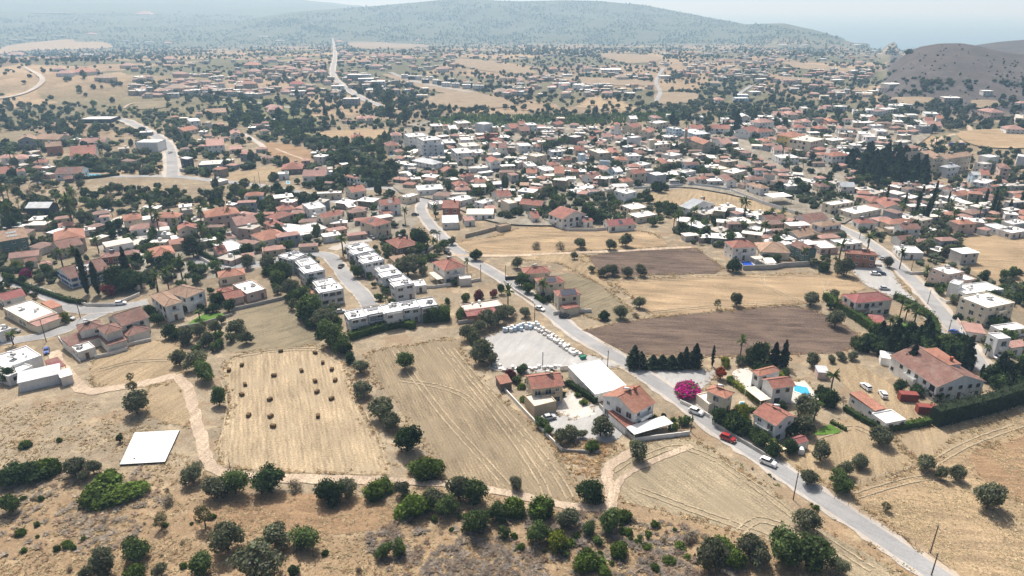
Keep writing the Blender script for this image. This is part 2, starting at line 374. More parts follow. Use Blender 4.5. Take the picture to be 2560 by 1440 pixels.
# ------------------------------------------------------------------ fields, yards
def fieldmat(name, c1, c2, ang=0, period=2.0, dist=1.5, patchc=None, rows=.6, bump=.3, c3=None, grain=.48, fs=1.1):
    MU = {'hay_stubble': (.77, .80, .84), 'grey_stubble': (.75, .76, .75), 'pale_stubble': (.79, .82, .83), 'straw_field': (.86, .86, .92), 'ploughed_soil': (.84, .86, .92), 'far_straw': (.86, .88, .95), 'dry_yard': (.82, .80, .77), 'pale_dirt': (.78, .80, .84), 'fallow_brown': (.85, .8, .75), 'pale_gravel': (.82, .82, .82)}.get(name, (1, 1, 1))
    gr = lambda q: tuple(v * m_ for v, m_ in zip(q, MU)) if q else q
    c1, c2, c3, patchc = gr(c1), gr(c2), gr(c3), gr(patchc)
    m, t, p = newmat(name); p.inputs['Roughness'].default_value = .95; p.inputs['Specular IOR Level'].default_value = .1
    pos = wpos(t); mp = N(t, 'ShaderNodeMapping'); mp.inputs['Rotation'].default_value = (0, 0, ang); t.links.new(pos, mp.inputs[0])
    wv = N(t, 'ShaderNodeTexWave', wave_type='BANDS', bands_direction='X'); t.links.new(mp.outputs[0], wv.inputs['Vector'])
    wv.inputs['Scale'].default_value = .314 / period; wv.inputs['Distortion'].default_value = dist; wv.inputs['Detail'].default_value = 4; wv.inputs['Detail Scale'].default_value = .25 * period; wv.inputs['Detail Roughness'].default_value = .65
    st = N(t, 'ShaderNodeMapping'); st.inputs['Scale'].default_value = (1, .12, 1); t.links.new(mp.outputs[0], st.inputs[0])
    sn = noise(t, st.outputs[0], fs, 6, .78)
    mx = N(t, 'ShaderNodeMix', data_type='FLOAT'); mx.inputs[0].default_value = 1 - rows
    t.links.new(wv.outputs['Fac'], mx.inputs[2]); t.links.new(rng(t, sn, .3, .7, 0, 1), mx.inputs[3])
    c = mixc(t, mx.outputs[0], c1, c2)
    a = rng(t, noise(t, pos, .05, 4, .6), .3, .7, .82, 1.16); b = rng(t, noise(t, pos, 1.9, 6, .85), .36, .64, 1 - grain, 1 + grain)
    v = N(t, 'ShaderNodeMath', operation='MULTIPLY'); t.links.new(a, v.inputs[0]); t.links.new(b, v.inputs[1])
    v3 = N(t, 'ShaderNodeMath', operation='MULTIPLY'); t.links.new(v.outputs[0], v3.inputs[0]); t.links.new(rng(t, noise(t, st.outputs[0], fs * .45, 4, .75, .4), .36, .64, 1 - grain * .45, 1 + grain * .45), v3.inputs[1])
    v = v3
    c = mixc(t, 1, c, grey(t, v.outputs[0]), 'MULTIPLY')
    if patchc: c = mixc(t, rng(t, noise(t, pos, .06, 5, .65, .5), .48, .66, 0, .75), c, patchc)
    if c3: c = mixc(t, rng(t, noise(t, pos, .6, 4, .7), .6, .74, 0, .6), c, c3)
    t.links.new(c, p.inputs['Base Color'])
    bumpn(t, p, mx.outputs[0], bump, .3)
    MATS[name] = m; return m
HAY = fieldmat('hay_stubble', (.46, .355, .22), (.31, .225, .135), math.radians(-20), 1.25, 6, (.39, .305, .195), .42, c3=(.33, .265, .175))
STUB = fieldmat('grey_stubble', (.335, .26, .17), (.205, .16, .105), math.radians(-22), .9, 6, (.27, .215, .145), .4, c3=(.40, .31, .195))
STUB2 = fieldmat('pale_stubble', (.36, .285, .185), (.24, .19, .125), math.radians(-33), .9, 6, (.30, .24, .16), .4, c3=(.39, .31, .20))
STRAW = fieldmat('straw_field', (.36, .27, .155), (.25, .18, .10), math.radians(-82), 1.4, 6, (.32, .235, .135), .2, c3=(.22, .16, .095), grain=.6, fs=.5)
FARST = fieldmat('far_straw', (.29, .225, .145), (.21, .16, .10), math.radians(-80), 6, 6, (.25, .19, .12), .3, c3=(.13, .125, .075))
PLOUGH = fieldmat('ploughed_soil', (.18, .128, .092), (.065, .045, .033), math.radians(-83), 1.1, 6, (.175, .122, .084), .25, .9, grain=.7, fs=.5)
DRYY = fieldmat('dry_yard', (.36, .285, .185), (.255, .195, .12), math.radians(20), 3, 5, (.31, .25, .17), .3, c3=(.20, .155, .10))
OLD = fieldmat('weedy_plot', (.19, .16, .105), (.13, .11, .072), math.radians(50), 2, 4, (.225, .185, .12), .3, c3=(.09, .10, .05))
BROWN = fieldmat('fallow_brown', (.29, .205, .125), (.21, .145, .09), math.radians(-84), 1.3, 6, (.31, .225, .14), .3)
GRAVEL = fieldmat('pale_gravel', (.44, .435, .42), (.34, .335, .32), .4, 5, 6, (.40, .385, .355), .2, .1, grain=.14)
PAVE = fieldmat('concrete_yard', (.50, .475, .43), (.42, .395, .35), .4, 6, 6, (.36, .33, .29), .15, .1, grain=.14)
TOWN = fieldmat('town_ground', (.22, .195, .155), (.15, .13, .095), .4, 9, 8, (.29, .265, .225), .2, .1, c3=(.08, .08, .05))
DIRT = fieldmat('pale_dirt', (.52, .405, .285), (.40, .305, .21), .2, 3, 6, (.45, .35, .25), .2, .15)
LAWN = plain('lawn_grass', (.075, .15, .02), .95, .3, 1.2)
GREEN = fieldmat('orchard_ground', (.12, .13, .06), (.17, .14, .08), .5, 4, 4, (.08, .10, .04), .4)
ASPH = fieldmat('asphalt', (.262, .262, .26), (.215, .215, .212), math.radians(-45), 7, 5, (.31, .302, .288), .1, .05, c3=(.19, .19, .19), grain=.14)
VERGE = fieldmat('road_verge', (.40, .375, .34), (.32, .29, .25), .3, 4, 6, (.36, .29, .21), .2, .1, grain=.14)
ZL = [0.0]
FIELDS = []                                             # polygons (world) that scattered trees keep clear of
def fill_poly(pts3, name, mat, keep=True, lift=0, **props):
    bm = bmesh.new(); vs = [bm.verts.new(p) for p in pts3]; bm.faces.new(vs)
    bmesh.ops.triangulate(bm, faces=bm.faces)
    if bm.faces and sum(f.normal.z for f in bm.faces) < 0: bmesh.ops.reverse_faces(bm, faces=bm.faces)
    if max(math.hypot(p[0], p[1]) for p in pts3) > 820:
        bmesh.ops.subdivide_edges(bm, edges=bm.edges, cuts=7, use_grid_fill=True); 
        for v in bm.verts: v.co.z = float(hgt(v.co.x, v.co.y)) + .8 + lift
    me = bpy.data.meshes.new(name); bm.to_mesh(me); bm.free(); me.materials.append(mat)
    if keep: FIELDS.append([(p[0], p[1]) for p in pts3])
    return ob(name, me, **props)
def smooth_px(pts, n=6, closed=True):
    """round the corners of a polygon or line given by photo pixels (Catmull-Rom)"""
    out = []; m = len(pts)
    for i in range(m if closed else m - 1):
        g = lambda k: np.array(pts[k % m] if closed else pts[max(0, min(m - 1, k))], float)
        a, b, c, d = g(i - 1), g(i), g(i + 1), g(i + 2)
        for j in range(n):
            t = j / n
            out.append(tuple(.5 * (2 * b + (c - a) * t + (2 * a - 5 * b + 4 * c - d) * t * t + (3 * b - a - 3 * c + d) * t ** 3)))
    if not closed: out.append(tuple(pts[-1]))
    return out
def P(s):
    v = [float(q) for q in s.replace(',', ' ').split()]; return list(zip(v[::2], v[1::2]))
def field(name, mat, s, keep=True, rnd=True, jit=2.0, tile=None):
    pts = P(s)
    if tile: pts = [tp(tile, *q) for q in pts]
    if rnd == 'lin': pts = [(a[0] + (b[0] - a[0]) * k / 7 + RNG.uniform(-jit, jit) * .6, a[1] + (b[1] - a[1]) * k / 7 + RNG.uniform(-jit, jit) * .35) for a, b in zip(pts, pts[1:] + pts[:1]) for k in range(7)]
    elif rnd: pts = smooth_px(pts, 5); pts = [(x + RNG.uniform(-jit, jit) * .6, y + RNG.uniform(-jit, jit) * .4) for x, y in pts]
    w = ground_pts([q[0] for q in pts], [q[1] for q in pts]); ZL[0] += .0013
    return fill_poly([(a, b, c + .02 + ZL[0]) for a, b, c in w], name, mat, keep, ZL[0], kind='structure')
def ribbon(name, mat, s, width, z=.0, keep=True, tile=None, jit=0.12, n=7, **props):
    pts = P(s)
    if tile: pts = [tp(tile, *q) for q in pts]
    pts = smooth_px(pts, n, False)
    w = ground_pts([q[0] for q in pts], [q[1] for q in pts]); ZL[0] += .0013
    L, Rr = [], []
    for i in range(len(w)):
        a, b = w[max(0, i - 1)], w[min(len(w) - 1, i + 1)]; d = np.array([b[0] - a[0], b[1] - a[1]]); d /= (np.hypot(*d) + 1e-9); nrm = np.array([-d[1], d[0]])
        far = math.hypot(w[i][0], w[i][1]) > 820; zz = w[i][2] + (.9 if far else .02) + ZL[0] + z
        ww = width * (1 + RNG.uniform(-jit, jit)) / 2
        L.append((w[i][0] + nrm[0] * ww, w[i][1] + nrm[1] * ww, zz)); ww = width * (1 + RNG.uniform(-jit, jit)) / 2
        Rr.append((w[i][0] - nrm[0] * ww, w[i][1] - nrm[1] * ww, zz))
    mb = MB()
    for i in range(len(w) - 1): mb.quad(Rr[i], Rr[i + 1], L[i + 1], L[i])
    if keep: ROADS.append(([(q[0], q[1]) for q in w], width / 2))
    return ob(name, mb.mesh(name, [mat]), kind='structure', **props)
ROADS = []
field('field', GREEN, '520 268 600 250 720 262 790 300 790 350 700 330 560 300', False)
field('field', TOWN, '985 470 1000 340 1080 300 1300 305 1640 325 1900 300 2250 305 2330 330 2240 400 2150 470 2110 560 1900 505 1700 470 1560 500 1480 560 1250 560 1100 505', False)
field('field', TOWN, '250 560 420 540 640 520 800 480 1000 500 1040 560 920 600 830 600 690 660 470 700 280 660', False)
field('field', OLD, '0 610 200 620 330 700 240 760 0 700', False)
field('field', HAY, '545 1110 575 1010 560 930 590 892 700 868 800 866 856 905 888 990 918 1055 950 1105 970 1160 955 1187 600 1172 548 1150')
field('field', STUB, '922 885 1030 862 1140 850 1168 905 1240 985 1335 1065 1405 1150 1442 1238 1400 1264 1230 1225 1110 1190 1058 1112 990 1012 938 945')
field('field', STUB2, '1495 1165 1545 1130 1620 1108 1728 1098 1800 1140 1900 1208 2060 1325 2270 1450 2110 1450 1960 1375 1760 1305 1560 1252 1530 1215')
field('field', DRYY, '1940 1130 2040 1075 2130 1048 2210 1085 2290 1150 2285 1165 2120 1222 2010 1180')
field('field', STRAW, '2130 1235 2290 1175 2400 1090 2560 1030 2700 1000 2750 1450 2400 1460 2250 1330')
field('field', DRYY, '2240 1090 2330 1065 2440 1035 2560 1010 2620 1040 2480 1110 2380 1140 2300 1150')
field('field', BROWN, '2420 1150 2500 1110 2640 1090 2640 1250 2520 1240')
field('field', PLOUGH, '1446 642 1560 628 1742 620 1808 670 1790 684 1600 688 1502 694', rnd='lin')
field('field', STRAW, '1528 702 1760 690 2092 682 2168 718 2080 752 1900 766 1640 792 1590 752', rnd='lin')
field('field', PLOUGH, '1432 832 1540 808 1640 792 1985 762 2082 792 2175 856 2090 884 1760 893 1572 886', rnd='lin')
field('field', STRAW, '1135 612 1240 590 1330 568 1590 576 1665 606 1640 618 1500 624 1330 634 1210 640')
field('field', OLD, '1400 690 1480 700 1590 790 1500 800 1440 770')
field('field', DRYY, '1290 645 1450 632 1500 690 1545 730 1480 700 1400 660')
field('field', OLD, '590 800 620 765 730 752 800 820 790 860 640 880 560 870', False)
field('field', DRYY, '235 905 300 880 390 850 470 880 440 950 330 970 240 960')
field('field', DRYY, '380 960 440 945 470 1010 480 1060 430 1060 360 1030')
field('field', BROWN, '470 1290 560 1250 700 1235 900 1245 980 1275 960 1320 800 1335 560 1325', keep=False, jit=7)
field('yard', GRAVEL, '1205 842 1330 805 1440 880 1545 905 1572 918 1500 922 1395 925 1320 935 1215 925 1235 900', rnd=False)
field('yard', GRAVEL, '1370 1035 1470 1010 1530 1040 1555 1090 1480 1110 1390 1085', keep=False)
field('yard', PAVE, '1380 1010 1430 970 1490 1035 1440 1048 1395 1035', rnd=False)
field('yard', GRAVEL, '1590 930 1760 925 1790 935 1740 980 1680 985')
field('yard', DRYY, '2030 905 2120 900 2180 930 2260 980 2330 1010 2320 1050 2200 1040 2110 960', keep=False)
field('yard', PAVE, '1830 935 1880 925 1930 1000 1880 990')
field('yard', GRAVEL, '2130 665 2200 650 2260 720 2340 800 2380 850 2330 830 2290 770 2200 730 2150 700')
field('yard', PAVE, '1940 985 1985 968 1980 955 2010 950 2052 998 2020 1012 1975 1008', rnd=False)
field('yard', PAVE, '1860 640 1930 655 1960 670 1870 672', rnd=False)
field('yard', PAVE, '270 560 330 540 400 600 330 680 300 620')
field('yard', PAVE, '1830 360 1870 365 1960 400 2090 430 2090 445 2020 450 1900 410')
field('yard', DRYY, '1610 490 1740 470 1900 490 2000 530 1900 540 1790 520 1680 515')
field('yard', DRYY, '1330 492 1420 480 1420 505 1370 520')
field('field', DRYY, '280 395 340 385 395 400 405 430 280 440', keep=False)
field('field', DRYY, '570 435 700 415 700 445 600 455')
field('field', STRAW, '2400 600 2560 590 2640 640 2640 720 2500 700 2420 670')
field('field', STRAW, '2400 330 2640 325 2640 365 2460 370')
field('field', STRAW, '2270 345 2330 340 2350 350 2300 365')
field('field', STRAW, '800 330 850 325 965 325 960 350 880 350 800 345')
field('field', BROWN, '650 360 760 370 780 410 720 420')
field('field', OLD, '340 258 420 258 410 270 350 275')
field('field', OLD, '0 335 80 330 90 350 0 365')
field('field', FARST, '960 185 1100 205 1200 235 1100 232 1000 205')
field('field', FARST, '1090 238 1200 235 1290 265 1180 272 1060 262')
field('field', FARST, '1130 150 1200 150 1340 180 1300 186 1180 172')
field('field', FARST, '1400 194 1560 198 1640 210 1620 216 1480 212')
field('field', FARST, '1640 235 1740 235 1730 255 1650 262')
field('field', FARST, '1960 155 2120 172 2110 182 2000 172')
field('field', FARST, '1925 190 2050 200 2080 210 1960 206')
field('field', DRYY, '20 115 170 98 190 105 250 105 270 120 60 128 0 135')
field('field', FARST, '880 105 1060 112 1050 120 900 122')
field('field', FARST, '1500 135 1640 140 1640 155 1560 158')
field('field', FARST, '2230 245 2330 245 2320 262 2250 260'); field('field', FARST, '2430 252 2500 255 2490 268 2440 270')
# roads: verge below, asphalt above
def road(s, w, verge=0, mat=None, **k):
    if verge: ribbon('road_verge', VERGE, s, w + verge, keep=False, jit=.14)
    ribbon('road', mat or ASPH, s, w, jit=.012, **k)
road('2480 1520 2380 1462 2230 1362 2060 1250 1900 1142 1790 1068 1690 992 1560 905 1440 832 1340 752 1240 686 1150 632 1095 582 1066 548 1052 518 1075 492', 5.2, 2.6)
road('2460 930 2395 835 2340 765 2270 690 2180 612 2085 562 1990 518 1905 486 1750 468 1620 472 1580 490', 5.6, 3.4)
road('925 765 905 735 870 700 845 665 815 638 740 640 640 662 560 665 470 655', 6.2, 1.2)
road('-40 858 60 848 150 828 235 790 290 772 370 755', 5.5, 1)
road('-60 690 60 715 140 748 200 775 290 772', 5.5, 1)
road('930 600 880 605 830 625', 4, 2, VERGE)
road('250 440 330 441 430 441 520 450 600 458 700 472 790 490 850 505', 6, 1)
road('430 441 430 400 420 365 390 340 350 318 310 302 282 298', 7.5, 5)
road('832 95 838 140 832 175 840 200 880 232 930 258 985 275', 7, 5)
road('975 182 1040 205 1100 218 1180 232', 6, 2); road('1640 255 1650 232 1640 205 1660 170', 6)
road('1865 352 1880 380 1930 405 2010 425 2085 438 2110 470', 6, 3)
road('2130 560 2200 545 2290 535 2350 525', 5, 2); road('880 480 950 470 990 475 1060 500', 5, 2)
road('-20 250 40 240 90 220 105 195 60 168', 5, 2, VERGE); road('560 250 640 258 720 270 790 275', 6, 2)
road('610 335 650 360 660 372', 5, 0, VERGE); road('1880 215 1850 235 1870 240', 6)
TR = lambda s, w, m=DIRT: ribbon('dirt_track', m, s, w, jit=.25)
TR('130 880 190 960 230 978 340 962 440 940', 4.0); TR('440 938 470 975 485 1030 500 1085 525 1160 570 1185 700 1196 900 1200 1000 1205', 3.2)
TR('1000 1205 1150 1212 1280 1236 1400 1262 1500 1272', 2.6); TR('1500 1272 1530 1258 1520 1200 1525 1165 1590 1125', 3.0)
TR('1535 1240 1560 1190 1630 1155 1730 1115', 2.0); TR('1130 638 1250 640 1400 634 1500 630 1730 618', 3.0); TR('1085 640 1020 655', 3)
TR('2300 375 2360 365 2410 350 2425 325 2400 310', 5); TR('2330 360 2350 345 2390 335', 4)
TR('310 272 325 262 350 258 430 256', 3); TR('690 372 730 388 790 410', 2.5); TR('960 400 1000 430', 2)

# wheel tracks worn into the stubble
TRK = fieldmat('worn_track', (.325, .262, .175), (.27, .215, .142), .2, 3, 6, (.30, .24, .16), .2, .1)
def tracks(s, gap=1.8, w=.5):
    pts = smooth_px(P(s), 16, False); pts = [(a + RNG.uniform(-.7, .7), b + RNG.uniform(-.5, .5)) for a, b in pts]; g = ground_pts([q[0] for q in pts], [q[1] for q in pts]); ZL[0] += .0013
    for sd_ in (-1, 1):
        mb = MB(); prev = None
        for i in range(len(g)):
            a, b = g[max(0, i - 1)], g[min(len(g) - 1, i + 1)]; d = np.array([b[0] - a[0], b[1] - a[1]]); d /= np.hypot(*d) + 1e-9; n = np.array([-d[1], d[0]])
            c = g[i][:2] + n * sd_ * gap / 2; q = ((*(c + n * w / 2 * RNG.uniform(.6, 1.3)), .02 + ZL[0]), (*(c - n * w / 2 * RNG.uniform(.6, 1.3)), .02 + ZL[0]))
            if prev and RNG.random() > .04: mb.quad(prev[1], q[1], q[0], prev[0])
            prev = q
        ob('wheel_track', mb.mesh('wheel_track', [TRK]), kind='structure')
for q in ('1128 872 1180 935 1260 1025 1340 1120 1400 1200 1425 1245', '1100 868 1150 930 1225 1020 1300 1120 1350 1200 1370 1245', '985 875 1040 950 1110 1040 1190 1130 1270 1215', '1000 950 1090 965 1160 990 1200 1030',
          '600 890 700 876 800 876 845 905', '560 950 575 1010 565 1080 560 1140', '905 1030 940 1100 955 1160',
          '1545 1185 1620 1140 1700 1118 1790 1150', '1800 1155 1900 1225 2030 1325 2180 1425', '1600 1225 1720 1270 1860 1320 1960 1360', '1850 1330 1900 1300 1990 1330 2050 1380', '2140 1240 2280 1200 2380 1200 2480 1260 2560 1340', '2300 1180 2420 1110 2560 1060',
          '1905 690 1910 712 1940 728 2000 755', '2060 700 2065 720 2070 745', '1540 705 1700 698 1900 692 2080 688', '1640 780 1800 765 1950 758', '1150 615 1300 595 1500 590 1640 605', '250 925 330 905 420 900', '1965 1130 2050 1090 2140 1070 2230 1115'): tracks(q)

# ------------------------------------------------------------------ houses
FOOT = []                                               # footprints: cx, cy, angle, half width, half depth
WCACHE = {}
def win_mesh(w, h, style, part):
    k = (w, h, style, part)
    if k in WCACHE: return WCACHE[k]
    mb = MB(); t = .09
    fm = {'w': FRAME, 'b': FRAMEB, 's': SHUT, 'd': DOORM}[style]
    if part in ('frame', 'both'):
        for x0, x1, z0, z1 in ((-w / 2, w / 2, h / 2 - t, h / 2), (-w / 2, w / 2, -h / 2, -h / 2 + t), (-w / 2, -w / 2 + t, -h / 2 + t, h / 2 - t), (w / 2 - t, w / 2, -h / 2 + t, h / 2 - t), (-t / 3, t / 3, -h / 2 + t, h / 2 - t)):
            mb.box(x0, x1, -.07, .02, z0, z1, 0, True, True)
        mb.box(-w / 2 - .08, w / 2 + .08, -.12, .02, -h / 2 - .07, -h / 2 - .003, 0, True, True)
        if style == 's':
            for s in (-1, 1): mb.box(s * (w / 2 + .27) - .26, s * (w / 2 + .27) + .26, -.06, .02, -h / 2, h / 2, 0, True, True)
    if part in ('pane', 'both'): mb.box(-w / 2 + t + .002, w / 2 - t - .002, -.035, .02, -h / 2 + t + .002, h / 2 - t - .002, 1 if part == 'both' else 0, True, True)
    me = mb.mesh('window' if part != 'pane' else 'pane', [fm, GLASS] if part == 'both' else [fm] if part == 'frame' else [GLASS]); WCACHE[k] = me; return me
def door_mesh(w, h):
    k = ('door', w, h)
    if k not in WCACHE:
        mb = MB(); mb.box(-w / 2, w / 2, -.06, .02, 0, h, 0, True); mb.box(-w / 2 - .1, w / 2 + .1, -.09, .02, h + .002, h + .12, 0, True, True); WCACHE[k] = mb.mesh('door', [DOORM])
    return WCACHE[k]
def heater_meshes():
    if 'heater' not in WCACHE:
        a = MB(); a.tube((-.75, .35, 1.35), (.75, .35, 1.35), .33, .33, 10); ta = a.mesh('tank', [TANK], True)
        b = MB()
        for s in (-1, 1):
            c = Vector((s * .56, -.35, .72)); ay = Vector((0, .85, .62)).normalized() * .95; ax = Vector((.5, 0, 0)); b.obox(c, ax, ay, ax.cross(ay).normalized() * .05, 0)
        for x in (-1, 1): b.tube((x, .35, 0), (x, .35, 1.1), .04, .04, 5, 1); b.tube((x, -1.05, 0), (x, .35, 1.05), .04, .04, 5, 1)
        cb = b.mesh('collector', [SOLAR, METAL]); c = MB(); c.tube((0, 0, 0), (0, 0, 1.35), .55, .55, 12); c.tube((0, 0, 1.35), (0, 0, 1.5), .5, .18, 12); ct = c.mesh('water_tank', [TANK])
        d = MB(); d.box(-.42, .42, -.2, .2, .1, .8, 0, True, True); d.box(-.3, .3, -.215, -.2, .2, .7, 1); dc = d.mesh('air_conditioner', [TANK, DARKM])
        e = MB(); e.obox((0, 0, 0), Vector((.5, 0, 0)), Vector((0, .82, 0)), Vector((0, 0, .03)), 0); pv = e.mesh('solar_panel', [SOLAR])
        WCACHE['heater'] = (ta, cb, ct, dc, pv)
    return WCACHE['heater']
def rise_of(B, rk): return min(B * .44, 3.2)
def volume(root, spec, lod, rr):
    L, Nn, R, z, roof, rk, wk, ex, g = spec
    u = Vector((R[0] - Nn[0], R[1] - Nn[1])); v = Vector((L[0] - Nn[0], L[1] - Nn[1]))
    lu, lv = u.length, v.length
    if lu >= lv: ud = u.normalized(); vd = Vector((-ud.y, ud.x)); lv = max(v.dot(vd), lu * .3, 3.2)
    else: vd = v.normalized(); ud = Vector((vd.y, -vd.x)); lu = max(u.dot(ud), lv * .3, 3.2)
    lv = min(lv, max(lu * 2.3, 7))
    if 'Z' in ex: lv = lu * rr.uniform(.5, .75)
    ang = math.atan2(ud.y, ud.x); c = Vector((Nn[0], Nn[1])) + ud * lu / 2 + vd * lv / 2
    loc = (c.x - root.location.x, c.y - root.location.y, g - root.location.z)
    FOOT.append((c.x, c.y, ang, lu / 2, lv / 2))
    A, B = lu / 2, lv / 2
    oh = .45 if roof in 'hgv' and z > 2.5 else 0
    a, b = max(A - oh, .8), max(B - oh, .8)
    WM, RM = wallmat(wk), roofmat(rk)
    T = lambda p: (loc[0] + p[0] * math.cos(ang) - p[1] * math.sin(ang), loc[1] + p[0] * math.sin(ang) + p[1] * math.cos(ang), loc[2] + p[2])
    wall, rf = MB(), MB(); zr = z
    if roof == 'k':
        rf.box(-A, A, -B, B, z - .16, z, 0, True, True)
        for q, (sx, sy) in enumerate(((-1, -1), (1, -1), (1, 1), (-1, 1))):
            pm = MB(); pm.tube((0, 0, 0), (0, 0, z - .165), .09, .09, 6); ob('post', pm.mesh('post', [wallmat(wk)]), root, T((sx * (A - .25), sy * (B - .25), 0)))
        ob('roof', rf.mesh('roof', [RM]), root, loc, ang)
        return
    if roof == 'f':
        pw = .22; hp = .45
        wall.box(-A, A, -B, B, 0, z, 0, False)
        for q in (((-A, -B), (A, -B), (A - pw, -B + pw), (-A + pw, -B + pw)), ((A, -B), (A, B), (A - pw, B - pw), (A - pw, -B + pw)), ((A, B), (-A, B), (-A + pw, B - pw), (A - pw, B - pw)), ((-A, B), (-A, -B), (-A + pw, -B + pw), (-A + pw, B - pw))):
            wall.quad(*[(p[0], p[1], z) for p in q])
        x, y = A - pw, B - pw
        for q in (((x, -y), (-x, -y)), ((x, y), (x, -y)), ((-x, y), (x, y)), ((-x, -y), (-x, y))):
            wall.quad((*q[0], z - hp), (*q[1], z - hp), (*q[1], z), (*q[0], z))
        rf.quad((-x, -y, z - hp + .05), (x, -y, z - hp + .05), (x, y, z - hp + .05), (-x, y, z - hp + .05)); zr = z - hp + .05
    elif roof == 'm':
        wall.box(-a, a, -b, b, 0, z, 0, False); rs = .5
        sl = math.hypot(2 * B, rs)
        rf.quad((-A - .15, -B - .15, z), (A + .15, -B - .15, z), (A + .15, B + .15, z + rs), (-A - .15, B + .15, z + rs), 0, ((0, 0), (2 * A, 0), (2 * A, sl), (0, sl)))
        for q in (((-A - .15, -B - .15), (A + .15, -B - .15)), ):
            rf.quad((*q[0], z - .18), (*q[1], z - .18), (*q[1], z), (*q[0], z))
        for s in (-1, 1): rf.poly([(s * (A + .15), -B - .15, z - .18), (s * (A + .15), B + .15, z - .18), (s * (A + .15), B + .15, z + rs), (s * (A + .15), -B - .15, z)][::s])
        zr = z + .3
        for s in (-1, 1): wall.poly([(s * a, -b, z), (s * a, b, z), (s * a, b, z + rs * .9)][::s])
        wall.quad((a, b, z), (-a, b, z), (-a, b, z + rs * .9), (a, b, z + rs * .9))
    else:
        wall.box(-a, a, -b, b, 0, z - .02, 0, False)
        along = 'u' if roof == 'g' else 'v' if roof == 'v' else ('u' if A >= B else 'v')
        S, Lr = (B, A) if along == 'u' else (A, B)       # half span, half length
        rise = rise_of(S, rk) * (1.7 if 'H' in ex else 1.0); rl = Lr if roof in 'gv' else max(Lr - S, .05)
        E = lambda l, s, h: (l, s, h) if along == 'u' else (-s, l, h)
        sl = math.hypot(S, rise); th = .16
        for s in (-1, 1):
            q = [E(-Lr * 1, s * S, z), E(Lr, s * S, z), E(rl, 0, z + rise), E(-rl, 0, z + rise)]; uvq = [(0, 0), (2 * Lr, 0), (Lr + rl, sl), (Lr - rl, sl)]
            if s > 0: q = q[::-1]; uvq = uvq[::-1]
            rf.quad(*q, 0, uvq)
            if roof == 'h':
                q = [E(s * Lr, -S, z), E(s * Lr, S, z), E(s * rl, 0, z + rise)]; uvq = [(0, 0), (2 * S, 0), (S, sl)]
                if s < 0: q = q[::-1]; uvq = uvq[::-1]
                rf.poly(q, 0, uvq)
            else:
                wl = (a if along == 'u' else b); ws = (b if along == 'u' else a); rs = rise * ws / S
                q = [E(s * wl, -ws, z - .02), E(s * wl, ws, z - .02), E(s * wl, 0, z + rs)]
                wall.poly(q if s > 0 else q[::-1])
                q = [E(s * Lr, -S, z), E(s * Lr, 0, z + rise), E(s * Lr, 0, z + rise - th * 1.5), E(s * Lr, -S, z - th)]; q2 = [E(s * Lr, S, z), E(s * Lr, 0, z + rise), E(s * Lr, 0, z + rise - th * 1.5), E(s * Lr, S, z - th)]
                rf.quad(*q, 1); rf.quad(*q2, 1)
        for q in ((( -A, -B), (A, -B)), ((A, -B), (A, B)), ((A, B), (-A, B)), ((-A, B), (-A, -B))):
            if roof == 'h' or (along == 'u') == (q[0][1] == q[1][1]): rf.quad((*q[0], z - th), (*q[1], z - th), (*q[1], z), (*q[0], z), 1)
        if roof == 'h': rf.quad((-A, B, z - th), (A, B, z - th), (A, -B, z - th), (-A, -B, z - th), 1)
        else:
            for s in (-1, 1): rf.quad(E(-Lr, s * S, z - th), E(Lr, s * S, z - th), E(Lr, 0, z + rise - th * 1.5), E(-Lr, 0, z + rise - th * 1.5), 1)
        zr = z + rise
    wo_ = ob('wall', wall.mesh('wall', [WM]), root, loc, ang)
    fas = FRAME if wk in 'wcoblp' else wallmat('t')
    ro = ob('roof', rf.mesh('roof', [RM, fas]), root, loc, ang)
    if roof in 'hgv' and lod == 0:                        # ridge caps
        rc = MB(); e0, e1 = E(-rl, 0, z + rise), E(rl, 0, z + rise)
        rc.tube(e0, e1, .13, .13, 6)
        if roof == 'h':
            for s in (-1, 1):
                for k in (-1, 1): rc.tube(E(s * rl, 0, z + rise), E(s * Lr, k * S, z + .02), .11, .11, 5)
        ob('ridge_cap', rc.mesh('ridge_cap', [RM]), ro)
    # openings
    nf = max(1, round(z / 3.1)); fh = z / nf; style = 'b' if rr.random() < .3 else 'w'
    if 's' in ex: style = 's'
    faces = [((0, -1), b, 2 * a), ((1, 0), a, 2 * b), ((0, 1), b, 2 * a), ((-1, 0), a, 2 * b)] if roof != 'f' else [((0, -1), B, 2 * A), ((1, 0), A, 2 * B), ((0, 1), B, 2 * A), ((-1, 0), A, 2 * B)]
    cd = Vector((-c.x, -c.y)).normalized()
    first = True
